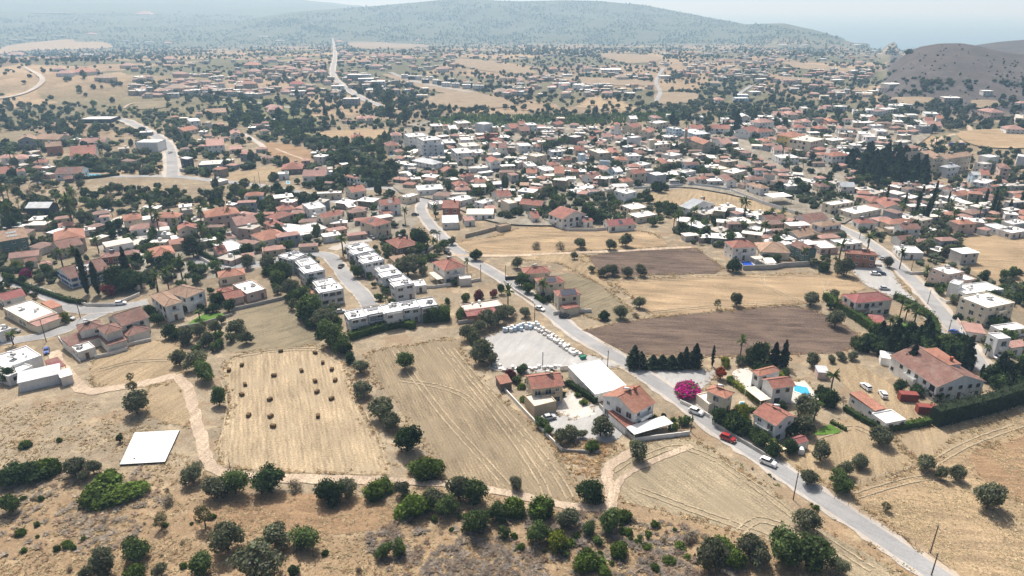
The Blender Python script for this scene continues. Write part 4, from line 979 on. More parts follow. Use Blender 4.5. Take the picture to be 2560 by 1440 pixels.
H2 = '''
a 290,620 250,668 530,660 5.8 vTg S
a 540,590 495,640 870,650 5.4 gTc
+ a 880,600 930,640 1085,650 4.4 gPc
a 690,720 670,760 910,752 6 gTr T | brick-walled house with pale roof behind the red chalet
a 1190,660 1170,702 1560,690 3.2 gPo
a 1090,800 1035,900 1420,882 3.2 gRw HC | red chalet with steep roof and white dormer gable
a 2075,640 2012,688 2335,688 6.8 fWw X | plain white cube house beside the approach road
a 1180,300 1170,345 1640,342 3.4 fLd X | under-construction hall of dark blockwork with pale roof
a 10,890 0,930 180,925 3.2 hPw
a 230,895 205,947 410,950 3.2 hPw
a 540,955 490,1002 690,985 2.8 hRw
a 20,1060 -20,1165 210,1150 3.4 gRw
+ a 215,1080 250,1140 390,1130 3.2 vRw
a 790,1100 800,1167 1205,1150 3.6 gBw V
a 960,1210 945,1242 1085,1237 2.3 gBk X | brown garden hut in front of the white hedge house
b 215,330 260,377 430,374 6 fWw
b 150,490 175,527 400,485 3.4 gOc
b 490,215 495,257 815,242 3.4 gTc
b 1430,180 1430,208 1650,202 5.4 hPc
+ b 1400,215 1430,240 1600,235 2.8 hPc X
b 850,510 870,572 1022,560 5.4 vPo S
b 500,640 510,747 790,744 5.4 gPw CS
b 850,755 860,797 1050,792 2.8 mPc
b 110,890 120,922 230,942 5.6 mSd
b 440,955 385,1027 715,1024 4 fCg A | modern grey house with broad pale roof inside a dark wall
b 1650,1020 1615,1097 1940,1092 3.2 hRk | wide red hip roof over dark walls behind the white pool box
b 1580,1125 1580,1162 1735,1162 3.6 fWw
b 1925,1130 1930,1197 2290,1192 3.4 gPw S
b 2310,1105 2315,1130 2390,1128 4 fWw X
b 1200,405 1195,425 1310,432 4 fPp
b 340,245 350,270 460,265 3 hTc
c 180,308 190,342 320,336 3.4 hPc
+ c 330,298 335,332 440,330 3.6 hPc
c 90,590 110,622 300,612 4.4 hRo
c 680,555 700,592 860,580 5.4 hPo V
c 585,700 640,742 835,737 6 hRc VC
+ c 750,810 780,832 910,815 2.8 hPc X
c 885,560 960,607 1240,592 10 fWw STTSA | white flat block with dark top floor behind the four-storey block
c 1010,690 1160,727 1485,717 9.6 fWl BAST | white four-storey apartment block with set-back rooftop floor
+ c 1110,615 1180,662 1450,640 12.4 fWw SSTT
c 1000,960 1320,1022 1475,987 4 hSw | low white pavilion under a wide grey metal hip roof
c 880,1160 960,1187 1010,1172 3 gWw | tiny white hut on the grey lot by the street
c 1400,1093 1480,1127 1670,1110 4.2 vRc
+ c 1270,1120 1280,1147 1400,1142 3.2 hRc
c 1710,1178 1760,1202 1950,1175 5 hRp
c 1590,1290 1660,1342 1850,1310 4.2 hRc
c 1620,1360 1650,1402 1900,1400 4 hPp
c 1940,1243 1950,1287 2110,1282 5.4 gOw
c 1010,1330 1100,1402 1480,1380 3.4 fWw TTSS | unfinished white slab house with rows of upright posts
c 1590,780 1680,852 1940,850 7 fWw BSTT | white corner building with curved-looking balconies at the road
c 2100,930 2180,992 2320,962 6 vRw B
c 2135,710 2190,762 2250,757 6 gRw
c 2270,708 2320,772 2425,757 6 gRo V
c 1690,700 1780,752 2040,742 4 fCo S
c 1870,798 1960,847 2090,812 3.4 fWo
c 1440,640 1500,702 1660,682 4 fLg
c 1710,610 1740,652 1930,642 4 fWo
c 1620,372 1700,407 1870,385 5.4 fWc SST
c 1270,412 1300,447 1470,435 5 fWc
c 1950,400 2080,422 2230,405 7.4 fWl X | tall blank pale wall building behind the maroon house
c 2070,545 2090,567 2300,562 5 fPm X | maroon flat-roofed house on the village rim
c 2150,638 2230,672 2340,640 3.4 hRk
c 2380,438 2480,482 2560,450 4 gRo
c 1510,468 1570,502 1650,470 4 gWo
c 0,1158 20,1192 190,1232 5.4 gRw
c 0,1385 120,1442 330,1400 3.4 gOo S
c 2110,1230 2130,1260 2280,1245 3.4 fCe
c 1490,1215 1560,1255 1720,1235 3 fWe
c 1860,1055 1870,1075 1980,1070 3.6 fWo X
d 0,395 60,432 120,410 4 gOc
d 120,398 180,432 290,410 5.6 fWw ST
d 0,475 60,522 230,530 4 gBe
d 0,700 60,742 240,737 6 fWw B
d 265,738 310,757 455,725 4 gOw
d 470,798 540,832 680,810 5 fWl S
d 185,868 300,902 465,870 7 fCc BT | beige flat block with reddish corner roof in the old village
d 45,908 110,937 210,910 4.4 fWw
d 80,958 180,1042 305,1030 5 fWw
d 440,998 520,1037 615,1005 4 hRe
d 660,933 700,957 840,945 4 gRe
d 310,1058 420,1112 560,1072 4 fWw A
d 555,1063 570,1152 725,1147 6 gOc B | orange-roofed house with deep balcony and white ground floor
d 150,1100 150,1147 315,1132 3.2 gOo
d 740,1188 740,1232 890,1222 3.6 fWo
d 1040,1178 1120,1232 1300,1192 4 gBw
d 1130,1262 1135,1290 1215,1285 3 gOw
d 1330,1198 1400,1227 1560,1207 3.5 fWw
d 1520,1233 1590,1277 1750,1262 3.6 hOc
d 1720,1108 1740,1162 1955,1142 6 gRc
d 1950,1138 2080,1182 2210,1152 6.5 fWg X | bare grey unfinished block beside the street wall
d 1060,788 1240,852 1385,822 6 fCe TS
d 1350,788 1400,862 1540,852 4 vRk
d 850,768 880,812 1020,802 4.4 gRe
d 920,850 960,872 1060,880 7 fWb X | narrow pale blue blank-walled house
d 1450,913 1500,957 1660,942 3.6 hOc
d 1610,848 1680,892 1840,882 5 fWw S
d 2050,928 2190,1012 2280,982 5 vRc
d 2230,848 2330,892 2480,862 3.6 fWo S
d 1740,808 1830,852 1950,842 4 hBe
d 1695,598 1730,622 1860,607 7.2 fWl X | blank white cube house beside the arcaded tower house
d 2020,698 2070,727 2300,707 6 fWc ST | arcaded cream house with white corner tower
+ d 1950,638 1990,657 2065,652 9 fWc X
d 1390,458 1400,487 1575,487 6 hOw B | white-blue tower house with orange pyramid cap
+ d 1455,400 1460,425 1550,425 9.6 hOw X
d 1650,438 1740,477 1880,442 6 gRc B
d 1890,498 1980,547 2075,502 5 gOc
d 2240,463 2380,492 2520,492 7.6 fWb S
d 780,588 880,617 1010,592 6 fLk X | dark unfinished house frame with pale slab roof
d 1255,573 1290,607 1410,597 4 gPo
d 1425,603 1470,632 1570,612 3.4 gPo
d 1200,678 1280,702 1350,667 3.4 hPe
d 1080,618 1100,647 1190,637 3.4 gRo
d 2060,368 2090,407 2280,382 5 fWc S
d 1970,298 2060,332 2200,332 4 hPo
d 1640,318 1700,342 1800,332 4 gWo
d 590,308 610,332 730,322 4.4 fCr T
d 560,398 610,432 720,402 3.2 gRe
d 2230,263 2240,277 2310,277 4 fWw
d 1220,948 1240,962 1390,972 4.4 fWb X
d 1360,1088 1480,1132 1580,1112 4 gWb
d 1790,988 1880,1032 2020,1002 3.4 fWw
d 1060,1388 1100,1422 1320,1412 3.4 fPw
d 1490,1368 1530,1422 1700,1402 3.6 fWw S
d 800,1090 830,1130 940,1110 4 hRe
d 60,1295 55,1330 190,1330 2.8 mTk X
d 2290,1130 2330,1170 2410,1160 3 mWo
d 1130,1310 1150,1335 1225,1330 2.6 hPo
e 115,640 345,722 478,692 7 vOe | sandstone church with long orange roof and bell tower
+ e 65,480 70,500 118,500 13.5 hOe X
e 0,498 240,572 470,562 5 fWb
e 370,448 440,482 745,492 4.4 gRw | long low white hall with red roof behind the church
e 110,455 160,490 350,500 4.6 gRw
e 910,488 1040,542 1190,502 6 gRw
+ e 1130,508 1160,542 1420,522 5.4 hRw
e 1110,368 1180,402 1410,382 6.4 hPw
e 1490,568 1680,617 1870,582 9 hOy S | yellow apartment block with orange roof edge
e 1750,608 1950,682 2170,632 9 fCc ST | cream three-storey apartment block with flat roof in the town centre
e 1160,638 1250,682 1360,672 5 hOc
e 1340,618 1460,667 1540,652 5 hPc
e 1350,758 1400,807 1520,797 4.4 gPo
e 1530,790 1560,830 1660,815 4.4 gPo
e 1470,868 1510,922 1780,912 5 fWw SAT
e 2200,858 2270,902 2530,882 6 hOw B | white corner building with orange eaves at the square
+ e 2180,770 2240,800 2340,790 8.6 fPo X
e 1880,838 1950,872 2010,862 3.6 hPo
e 70,998 80,1032 300,1022 4.6 gBb | light blue house with brown roof
e 440,1048 560,1092 740,1072 3.6 fCc
e 620,1108 800,1152 1000,1102 3.8 fWc S
e 520,1148 690,1272 820,1257 4 vBw
e 260,1208 310,1242 450,1222 3.4 hOo
e 100,1225 120,1260 220,1250 3 gPw T
e 970,1208 1020,1252 1300,1242 4 hBo
e 1130,1138 1240,1172 1430,1182 5.6 hBo S
e 970,1308 1200,1382 1370,1372 4.4 hTw S | grey-white house with long tan hip roof beside the white panel fence
e 1530,1298 1600,1342 1770,1332 4 fWo ST
e 1960,1298 2080,1352 2210,1332 4 hBc
e 2320,1298 2400,1352 2600,1342 4 gGo
e 1650,438 1700,472 1870,462 4.4 hRo
e 1960,463 2060,492 2210,482 4 hRk
e 2130,338 2220,382 2310,362 5 hOr
e 1660,348 1690,392 1780,382 4.4 hPo
e 1790,348 1830,387 1950,382 4.4 hPo
e 1490,348 1540,377 1660,372 4.4 fWw S
e 2310,458 2370,492 2460,482 6 vPw
e 1520,238 1600,277 1760,272 5 hPc
e 1700,215 1740,250 1850,260 5 hPc
e 700,368 740,397 830,372 4.4 hPo
e 600,318 640,342 750,337 4.4 fWw
e 830,288 880,322 1040,312 5 vWo
e 220,288 240,312 350,312 5.4 fWw
e 490,33 520,62 660,57 4 hPw
e 740,13 830,32 1030,32 4.4 fWb
e 460,658 640,722 770,702 4 gPw
e 1420,450 1450,490 1600,490 4.4 hPo
e 2420,510 2440,535 2580,540 5 fWo
e 2180,625 2270,665 2500,640 4 fWc
e 0,1105 60,1140 240,1110 3.4 fWw
e 300,1020 330,1060 430,1040 3.4 fWw
e 1130,280 1170,305 1390,310 4.4 fWo ST
e 1780,155 1830,180 1925,185 4 fWo
e 2040,170 2080,190 2170,185 4 gPo
e 1350,255 1400,285 1560,290 4 gPo
e 1000,395 1040,425 1180,425 4.4 fWo
e 390,890 450,925 530,910 4 kWo
f 120,268 150,302 320,292 4 fWo
f 600,268 650,302 770,292 4 fWo S
f 780,258 850,282 960,272 4 fWo
f 1050,228 1100,257 1270,252 4.4 fWw
f 1040,338 1080,367 1200,362 4 gRo
f 920,348 950,377 1040,372 4 fWo
f 890,438 1050,452 1210,442 6 fLg
+ f 800,428 830,452 900,442 3.5 fWo X
f 1050,388 1130,442 1300,422 4.4 gPo
f 290,418 320,442 480,432 4.4 fWl
f 290,478 380,522 490,502 3.5 fWo
f 110,578 210,602 380,602 6.4 fWw B | white modern house with dark window frames and black garage
f 380,588 400,632 500,602 4 fWc
f 80,518 110,562 270,542 7 fWo TS
f 600,798 1210,932 1290,902 9 gTc BSST | long cream apartment row with tan tiled roof, rear of the two
f 1270,898 1390,942 1800,882 9 gTc BSS | long cream apartment row with tan tiled roof, right of the two
f 1350,1038 1430,1072 1620,1047 6 hGl | pale house with grey slate hip roof below the apartment rows
f 1920,878 2060,912 2200,892 8 fWw X | white box building with one brown window wall
f 1890,978 1960,1012 2090,1002 6 fLo
f 2120,988 2210,1072 2350,1062 7 hBp B
f 1720,1138 1800,1172 1900,1172 5 gSb
f 1850,1118 1920,1172 2010,1142 5 gRo
f 1830,1248 1990,1302 2120,1252 4 fWw ST | cream-walled low house with large white flat roof beside palms
f 2050,1328 2090,1352 2190,1342 3 gOo
f 870,1308 960,1332 1040,1312 4 hBw
f 1130,1325 1250,1372 1400,1330 3.4 fWw
f 1330,1368 1450,1402 1540,1382 3.4 hBo
f 500,888 620,942 710,912 5 gRw
f 590,988 680,1022 790,1002 4 fWw
f 1855,203 2070,247 2240,237 6 hPp S
f 2270,458 2300,492 2600,502 4 hPw
f 2470,858 2470,892 2600,902 6 fWl X
f 1390,58 1420,82 1600,72 5 fWp B
f 2400,118 2430,142 2560,132 5 hPo
f 2410,300 2430,325 2540,320 4 gCo
f 350,135 370,165 480,160 4 hPo
f 540,110 560,135 640,130 4 fWw
f 640,110 660,140 760,135 4 fWo
f 200,180 220,205 330,200 4 fWw
f 480,170 500,200 700,190 4 fWo
f 700,90 720,120 900,125 4 fWo
f 0,190 20,215 80,205 4 fWw
f 350,200 380,230 540,215 4.4 fPl
f 1230,305 1250,335 1340,330 4 gOw
f 240,330 260,355 340,345 4 gRo
f 0,360 30,390 140,380 4 fWo
f 1010,385 1030,412 1120,405 4 fWo
f 1430,1385 1520,1440 1780,1400 3 fWw
f 1600,1310 1640,1340 1720,1330 3 gPw
f 2210,1310 2240,1340 2380,1330 3.4 fWo
f 600,350 640,380 740,365 3.6 fWo
'''
house_lines('\n'.join(l for l in H1.splitlines() if not l.strip().endswith(' x')))
house_lines(H2)

# ------------------------------------------------------------------ far houses: the largest one by one
FARH = '''
A 470,555 90 4 gPw; A 600,545 120 3.6 gOo; A 770,590 120 5 gTc; A 1050,580 110 4 fWw; A 940,495 90 5 hPc; A 1335,560 90 5 hPp; A 1305,665 150 4 hTp; A 1430,680 90 5 fWo; A 1540,675 100 4.4 gPw
A 1245,445 90 5 hPo; A 1840,635 110 6 hRe; A 2205,635 100 6 gKo; A 2510,650 90 6 fWw; A 1870,490 110 5 hOc; A 1885,540 90 5 gPc; A 2240,450 100 5 hPp; A 2070,510 80 4.4 gPo; A 2160,520 70 4.4 gPo; A 2280,530 80 4.4 gPo; A 2380,540 80 4.4 gPo
A 640,405 110 4 fWw; A 930,300 60 6 fWw; A 1000,320 80 6 fWw; A 1100,310 80 5 fWw; A 1240,320 90 5 hPo; A 2010,450 90 5 gPo; A 2080,300 100 5 fWo; A 1780,350 70 5 fWw; A 1910,345 70 5 fWw; A 430,265 120 6 fCp; A 210,285 120 6 fCp; A 90,295 90 6 fCp; A 670,255 90 4 hPo
A 1950,270 100 5 fWw; A 2520,310 90 5 hPo; A 1060,110 60 6 hPo; A 330,100 110 6 fCp; A 100,410 140 3.6 gPp; A 430,520 80 3.6 gPo; A 2030,810 110 4.6 hPc
B 80,750 110 7 fLg; B 110,570 100 8 fWg; B 190,600 110 8 fWg; B 280,620 100 8 fWl; B 200,570 60 9 fWl; B 350,680 70 5 fWg; B 610,715 80 4 fCo; B 265,500 90 5 hPo; B 180,465 90 4.4 hPo; B 20,390 60 5 hPo; B 60,415 60 5 hPo; B 165,420 50 5 hPo; B 245,420 50 5 hPo; B 310,420 60 5 hPo; B 370,420 60 5 hPo; B 430,420 60 5 hPo; B 510,440 80 4 hPo
B 480,565 50 6 fWl; B 530,575 50 6 fWd; B 585,575 50 6 fWw; B 635,600 45 6 fWd; B 665,580 50 6 fWw; B 715,605 50 6 fWl; B 740,610 30 7 fWd; B 790,625 60 6 fWw; B 830,600 35 7 fWd; B 860,630 55 6 fWl; B 940,640 60 6 fWl; B 970,625 30 7 fWd; B 1010,645 45 6 fWw; B 1050,645 40 6 fWl
B 760,520 90 5 hPo; B 1590,520 60 5 gOo; B 2020,525 150 5 mWw; B 1690,560 70 3.6 fWw; B 1670,630 80 6 fWw; B 1780,640 80 6 fWw; B 1830,650 60 6 fWl; B 1200,690 110 4 hTw; B 1165,385 90 5 fWw; B 830,415 60 5 hPo; B 2270,560 80 4 mWo; B 2420,570 80 4 mWo; B 2100,580 90 4 gTo; B 1990,700 80 4 hPo; B 580,300 60 5 hPo; B 2430,400 90 5 mWo
C 460,715 90 5 fWb; C 1180,600 80 4 fWo; C 1080,720 60 4 fCo; C 1510,665 60 5 gPw; C 1380,700 110 4 fWo; C 2030,740 110 5 fWp; C 1340,470 60 5 hPo; C 1070,440 50 4 fWw; C 1590,635 100 4 fWo; C 1150,515 50 4 fWo; C 260,625 90 4 hTo; C 2550,780 70 5 hPo; C 215,400 70 4 fWo; C 560,690 80 4 fWo; C 1450,375 70 5 mWo; C 770,335 80 5 mWw; C 930,332 60 5 mWw; C 1325,332 80 5 mWw; C 2290,690 60 5 fWo
C 790,820 70 4 gPo; C 1100,800 60 4.4 gPo; C 1200,800 80 4 fWl
'''
FARL = []
for it in FARH.replace('\n', ';').split(';'):
    q = it.split()
    if len(q) < 5: continue
    x, y = tp(q[0], *[float(k) for k in q[1].split(',')]); FARL.append((x, y + float(q[3]) / mpp(y) * .9, float(q[2]) / 2.977, float(q[3]), q[4]))
def stuff_mesh(name, v, f, tint, mat, label=None, **props):
    me = bpy.data.meshes.new(name); me.from_pydata(v if isinstance(v, list) else v.tolist(), [], f if isinstance(f, list) else f.tolist())
    a = me.attributes.new('tint', 'FLOAT_COLOR', 'POINT'); t = np.concatenate([tint, np.ones((len(tint), 1))], 1) if tint.shape[1] == 3 else tint
    a.data.foreach_set('color', t.astype(np.float32).reshape(-1)); me.materials.append(mat); me.update()
    return ob(name, me, **props)
def tint_mat(name, rough=.85):
    m, t, p = newmat(name); p.inputs['Roughness'].default_value = rough
    a = N(t, 'ShaderNodeAttribute', attribute_name='tint'); t.links.new(mixc(t, 1, a.outputs[0], grey(t, rng(t, noise(t, wpos(t), .5, 3), .3, .7, .8, 1.1)), 'MULTIPLY'), p.inputs['Base Color']); return m
TINT = tint_mat('painted_surface')

# ------------------------------------------------------------------ pools
WATER = plain('pool_water', (.03, .32, .50), .08, .06, 1.5, spec=.6); WATER2 = plain('deep_pool_water', (.01, .07, .42), .08, .05, 1.5, spec=.6); POOLC = plain('pool_coping', (.66, .62, .54), .8, .12, 1)
def pool(t, s, wm, label):
    w = [G(*tp(t, *q)) for q in P(s)]; c = Vector([sum(k) / len(w) for k in zip(*w)]); root = thing('swimming_pool', label, 'pool', c, 'swimming pools')
    a, b = MB(), MB(); inner = [((p[0] - c.x) * 1.0, (p[1] - c.y) * 1.0, .20) for p in w]; outer = [(p[0] * 1.22, p[1] * 1.22, .22) for p in inner]; n = len(w)
    a.poly(inner); ob('water', a.mesh('water', [wm]), root)
    for i in range(n):
        j = (i + 1) % n; i2 = (inner[i][0], inner[i][1], .22); j2 = (inner[j][0], inner[j][1], .22)
        b.quad(outer[i], outer[j], j2, i2); b.quad((outer[i][0], outer[i][1], 0), (outer[j][0], outer[j][1], 0), outer[j], outer[i])
    r0 = max(math.hypot(p[0], p[1]) for p in outer); FOOT.append((c.x, c.y, 0, max(abs(p[0]) for p in outer), max(abs(p[1]) for p in outer)))
    ob('coping', b.mesh('coping', [POOLC]), root)
pool('I', '848 55 985 105 945 30 850 8', WATER, 'long turquoise swimming pool of the two-winged villa')
pool('I', '440 185 480 185 475 135 445 140', WATER, 'tiny blue pool beside the cream house') 
pool('F', '478 556 556 552 515 516 450 520', WATER2, 'deep blue swimming pool below the red hip-roofed house')
pool('a', '1300 1195 1500 1185 1480 1165 1330 1170', WATER, 'pale turquoise pool behind the low dark hedge'); pool('b', '1710 1310 1755 1305 1740 1270 1705 1270', WATER, 'small blue pool on a white terrace')
pool('c', '690 890 760 890 740 860 680 860', WATER, 'pale pool in the trees below the four-storey block'); pool('c', '285 1290 340 1290 330 1270 280 1270', WATER, 'round-walled garden pool at the ravine edge')

# ------------------------------------------------------------------ keep-clear test for scattered plants
FA = np.array(FOOT)
def inside_poly(x, y, poly):
    n = len(poly); c = np.zeros(x.shape, bool); j = n - 1
    for i in range(n):
        xi, yi = poly[i]; xj, yj = poly[j]
        k = ((yi > y) != (yj > y)) & (x < (xj - xi) * (y - yi) / (yj - yi + 1e-12) + xi); c ^= k; j = i
    return c
def clear(x, y, mh=1.0, mr=1.5, fields=True):
    ok = np.ones(x.shape, bool)
    for cx, cy, an, hw, hd in FA:
        near_ = (np.abs(x - cx) < hw + hd + mh) & (np.abs(y - cy) < hw + hd + mh) & ok
        if not near_.any(): continue
        dx, dy = x - cx, y - cy; u = dx * math.cos(an) + dy * math.sin(an); v = -dx * math.sin(an) + dy * math.cos(an)
        ok &= ~((np.abs(u) < hw + mh) & (np.abs(v) < hd + mh))
    x0, x1, y0, y1 = x.min(), x.max(), y.min(), y.max()
    for pl, hw in ROADS:
        if max(q[0] for q in pl) < x0 or min(q[0] for q in pl) > x1 or max(q[1] for q in pl) < y0 or min(q[1] for q in pl) > y1: continue
        for (ax, ay), (bx, by) in zip(pl[:-1], pl[1:]):
            L2 = (bx - ax) ** 2 + (by - ay) ** 2 + 1e-9; t = np.clip(((x - ax) * (bx - ax) + (y - ay) * (by - ay)) / L2, 0, 1)
            ok &= np.hypot(x - ax - t * (bx - ax), y - ay - t * (by - ay)) > hw + mr
    if fields:
        for pl in FIELDS:
            bx = [q[0] for q in pl]; by_ = [q[1] for q in pl]; k = ok & (x > min(bx)) & (x < max(bx)) & (y > min(by_)) & (y < max(by_)); i_ = np.nonzero(k)[0]
            if len(i_): ok[i_] &= ~inside_poly(x[i_], y[i_], pl)
    return ok

# the houses beyond the 300 largest, too small to tell apart: one mass
FCOL = {'P': (.35, .225, .19), 'R': (.30, .16, .125), 'O': (.36, .19, .14), 'T': (.31, .24, .185), 'K': (.30, .10, .085), 'W': (.66, .65, .62), 'C': (.50, .46, .40), 'L': (.42, .41, .39), 'S': (.45, .46, .47)}
class Mass:
    def __init__(s): s.V, s.F, s.T = [], [], []
    def add(s, x, y, z, w, d, h, a, wc, rc, rs, win=True):
        c, sn = math.cos(a), math.sin(a); b = len(s.V); Q = lambda ux, uy, uz: (x + ux * c - uy * sn, y + ux * sn + uy * c, z + uz)
        s.V += [Q(*p) for p in ((-w, -d, -1), (w, -d, -1), (w, d, -1), (-w, d, -1), (-w, -d, h), (w, -d, h), (w, d, h), (-w, d, h))]
        s.F += [(b, b + 1, b + 5, b + 4), (b + 1, b + 2, b + 6, b + 5), (b + 2, b + 3, b + 7, b + 6), (b + 3, b, b + 4, b + 7)]; s.T += [wc] * 8
        k = len(s.V); o = .4; ri = (w - min(d, w) * .8) if rs else 0
        s.V += [Q(*p) for p in ((-w - o, -d - o, h + .02), (w + o, -d - o, h + .02), (w + o, d + o, h + .02), (-w - o, d + o, h + .02), (-ri, 0, h + rs), (ri, 0, h + rs))]; s.T += [rc] * 6
        s.F += [(k, k + 1, k + 2, k + 3)] if not rs else [(k, k + 1, k + 5, k + 4), (k + 1, k + 2, k + 5), (k + 2, k + 3, k + 4, k + 5), (k + 3, k, k + 4)]
        if rs == 0 and RNG.random() < .7:
            bx, by = RNG.uniform(-.6, .6) * w, RNG.uniform(-.5, .5) * d; k = len(s.V); t = .7
            s.V += [Q(bx + p[0], by + p[1], p[2]) for p in ((-t, -t, h), (t, -t, h), (t, t, h), (-t, t, h), (-t, -t, h + 1.5), (t, -t, h + 1.5), (t, t, h + 1.5), (-t, t, h + 1.5))]; s.F += [(k, k + 1, k + 5, k + 4), (k + 1, k + 2, k + 6, k + 5), (k + 2, k + 3, k + 7, k + 6), (k + 3, k, k + 4, k + 7), (k + 4, k + 5, k + 6, k + 7)]; s.T += [(.6, .6, .58)] * 8
        if win:
            nf = max(1, round(h / 3.1)); n = max(1, int(w / 1.6))
            for f in range(nf):
                for i in range(n):
                    if RNG.random() < .25: continue
                    cx = -w + 2 * w * (i + .5) / n; zc = (f + .52) * h / nf; k = len(s.V); s.V += [Q(cx + p[0], -d - .04, zc + p[1]) for p in ((-.55, -.6), (.55, -.6), (.55, .6), (-.55, .6))]; s.F.append((k, k + 1, k + 2, k + 3)); s.T += [(.06, .06, .065)] * 4
def far_mass():
    M = Mass(); wc = [WALLC[k] for k in 'wocoptle']
    for x, y, w, h, code in FARL:
        g = G(x, y); wm = w * mpp(y) / 2; a = RNG.uniform(-.35, .35); d = wm * RNG.uniform(.55, .8); FOOT.append((g[0], g[1] + d, a, wm, d))
        M.add(g[0], g[1] + d, g[2], wm, d, h * 1.15, a, tuple(np.array(WALLC[code[2]]) * .9), FCOL[code[1]], 0 if code[0] in 'fm' else d * .5)
    n = 2600; px = NR.uniform(-60, 2620, n); py = 75 + 170 * NR.random(n) ** .8
    p = ground_pts(px, py); D = np.hypot(p[:, 0], p[:, 1]); cl = fbm(p[:, 0], p[:, 1], .006) + .5 * fbm(p[:, 0], p[:, 1], .017)
    ok = (cl > -.35) & (D < 3600) & (p[:, 2] < 14) & (py > 96) & ~((px > 2190) & (py < 250)) & ~((px < 330) & (py > 150)) & clear(p[:, 0], p[:, 1], 6, 4)
    for (x, y, z) in p[ok]:
        flat = RNG.random() < .55; w, d, h = RNG.uniform(3.4, 6.5), RNG.uniform(2.8, 4.6), RNG.choice((3.2, 3.4, 5.8, 6))
        M.add(x, y, z, w, d, h, RNG.uniform(-.6, .6), tuple(np.array(RNG.choice(wc)) * RNG.uniform(.6, .95)), RNG.choice((FCOL['W'], FCOL['C'], FCOL['L'])) if flat else RNG.choice((FCOL['P'], FCOL['R'], FCOL['T'], FCOL['P'])), 0 if flat else min(d, w) * .45)
    stuff_mesh('distant_houses', M.V, M.F, np.array(M.T), TINT, kind='stuff', label='mass of tiny pale and red-roofed houses spread over the far valley', category='houses')
FA = np.array(FOOT); far_mass(); FA = np.array(FOOT)
def infill():
    M = Mass(); used = []
    for poly, n, mx in (('990 470 1010 345 1120 315 1330 312 1640 330 1900 306 2240 312 2330 335 2260 395 2110 470 1900 480 1700 462 1560 490 1400 500 1250 540 1100 500', 2600, 340), ('2120 470 2560 460 2560 700 2330 640 2200 580', 420, 60), ('20 345 260 350 420 300 700 290 960 300 820 480 450 460 260 440 20 460', 500, 46), ('40 560 640 510 830 500 1000 520 930 600 640 650 470 690 330 640 60 640', 600, 60), ('1700 520 2060 560 2090 640 1900 620 1720 600', 260, 30)):
        pl = P(poly); px, py = NR.uniform(min(q[0] for q in pl), max(q[0] for q in pl), n), NR.uniform(min(q[1] for q in pl), max(q[1] for q in pl), n); k = inside_poly(px, py, pl); px, py = px[k], py[k]; p = ground_pts(px, py); ok = clear(p[:, 0], p[:, 1], 2.4, 1.5); c0 = 0
        for (x, y, z) in p[ok]:
            w, d, h = RNG.uniform(2.2, 5.5), RNG.uniform(1.8, 4.2), RNG.choice((2.6, 2.9, 3.2, 3.4, 3.6, 5.6))
            if any(math.hypot(x - q[0], y - q[1]) < (w + q[2]) * .95 for q in used): continue
            c0 += 1
            if c0 > mx: break
            used.append((x, y, w)); a = RNG.choice((.15, -.35, .5)) + RNG.uniform(-.12, .12); FOOT.append((x, y, a, w, d)); flat = RNG.random() < .6
            M.add(x, y, z, w, d, h, a, tuple(np.array(WALLC[RNG.choice('wocoetpgl')]) * RNG.uniform(.6, 1)), RNG.choice(((.66, .64, .60), (.55, .51, .45), (.74, .72, .68), (.36, .33, .29))) if flat else RNG.choice(((.29, .15, .115), (.34, .20, .165), (.21, .14, .115), (.27, .165, .135))), 0 if flat else min(w, d) * .42)
    stuff_mesh('village_outbuildings', M.V, M.F, np.array(M.T), TINT, kind='stuff', label='sheds, annexes and yard buildings packed between the village houses', category='buildings')
infill(); FA = np.array(FOOT)

# ------------------------------------------------------------------ plants
KIND = {  # colour, height/width, crown bottom (of height), lobes, trunk radius
    'o': ((.108, .113, .074), .86, .22, 9, .035), 'b': ((.07, .098, .036), .88, .12, 9, .035), 'd': ((.038, .058, .024), .82, .04, 9, .04),
    'l': ((.080, .115, .025), .52, .0, 8, .02), 's': ((.23, .19, .15), .55, .0, 6, .02), 'm': ((.115, .105, .058), 1.05, .34, 7, .03),
    'w': ((.065, .078, .046), 1.45, .12, 12, .035), 'f': ((.42, .015, .20), .62, .0, 7, .02), 'r': ((.30, .035, .02), .8, .2, 7, .03), 'u': ((.12, .03, .035), .75, .1, 7, .03), 'y': ((.17, .19, .03), .7, .05, 7, .03)}
ICO_V = None
def ico():
    global ICO_V
    if ICO_V is None:
        bm = bmesh.new(); bmesh.ops.create_icosphere(bm, subdivisions=1, radius=1); bm.verts.ensure_lookup_table()
        ICO_V = (np.array([v.co[:] for v in bm.verts]), np.array([[v.index for v in f.verts] for f in bm.faces])); bm.free()
    return ICO_V
def leaf_tris(c, nrm, size, r):
    n = len(c); a = r.normal(size=(n, 3)); a -= (a * nrm).sum(1)[:, None] * nrm; a /= np.linalg.norm(a, axis=1)[:, None] + 1e-9; b = np.cross(nrm, a)
    s = size * r.uniform(.6, 1.35, (n, 1))
    v = np.stack([c + a * s, c - a * s * .5 + b * s * .9, c - a * s * .5 - b * s * .9], 1).reshape(-1, 3)
    return v, np.arange(3 * n).reshape(-1, 3)
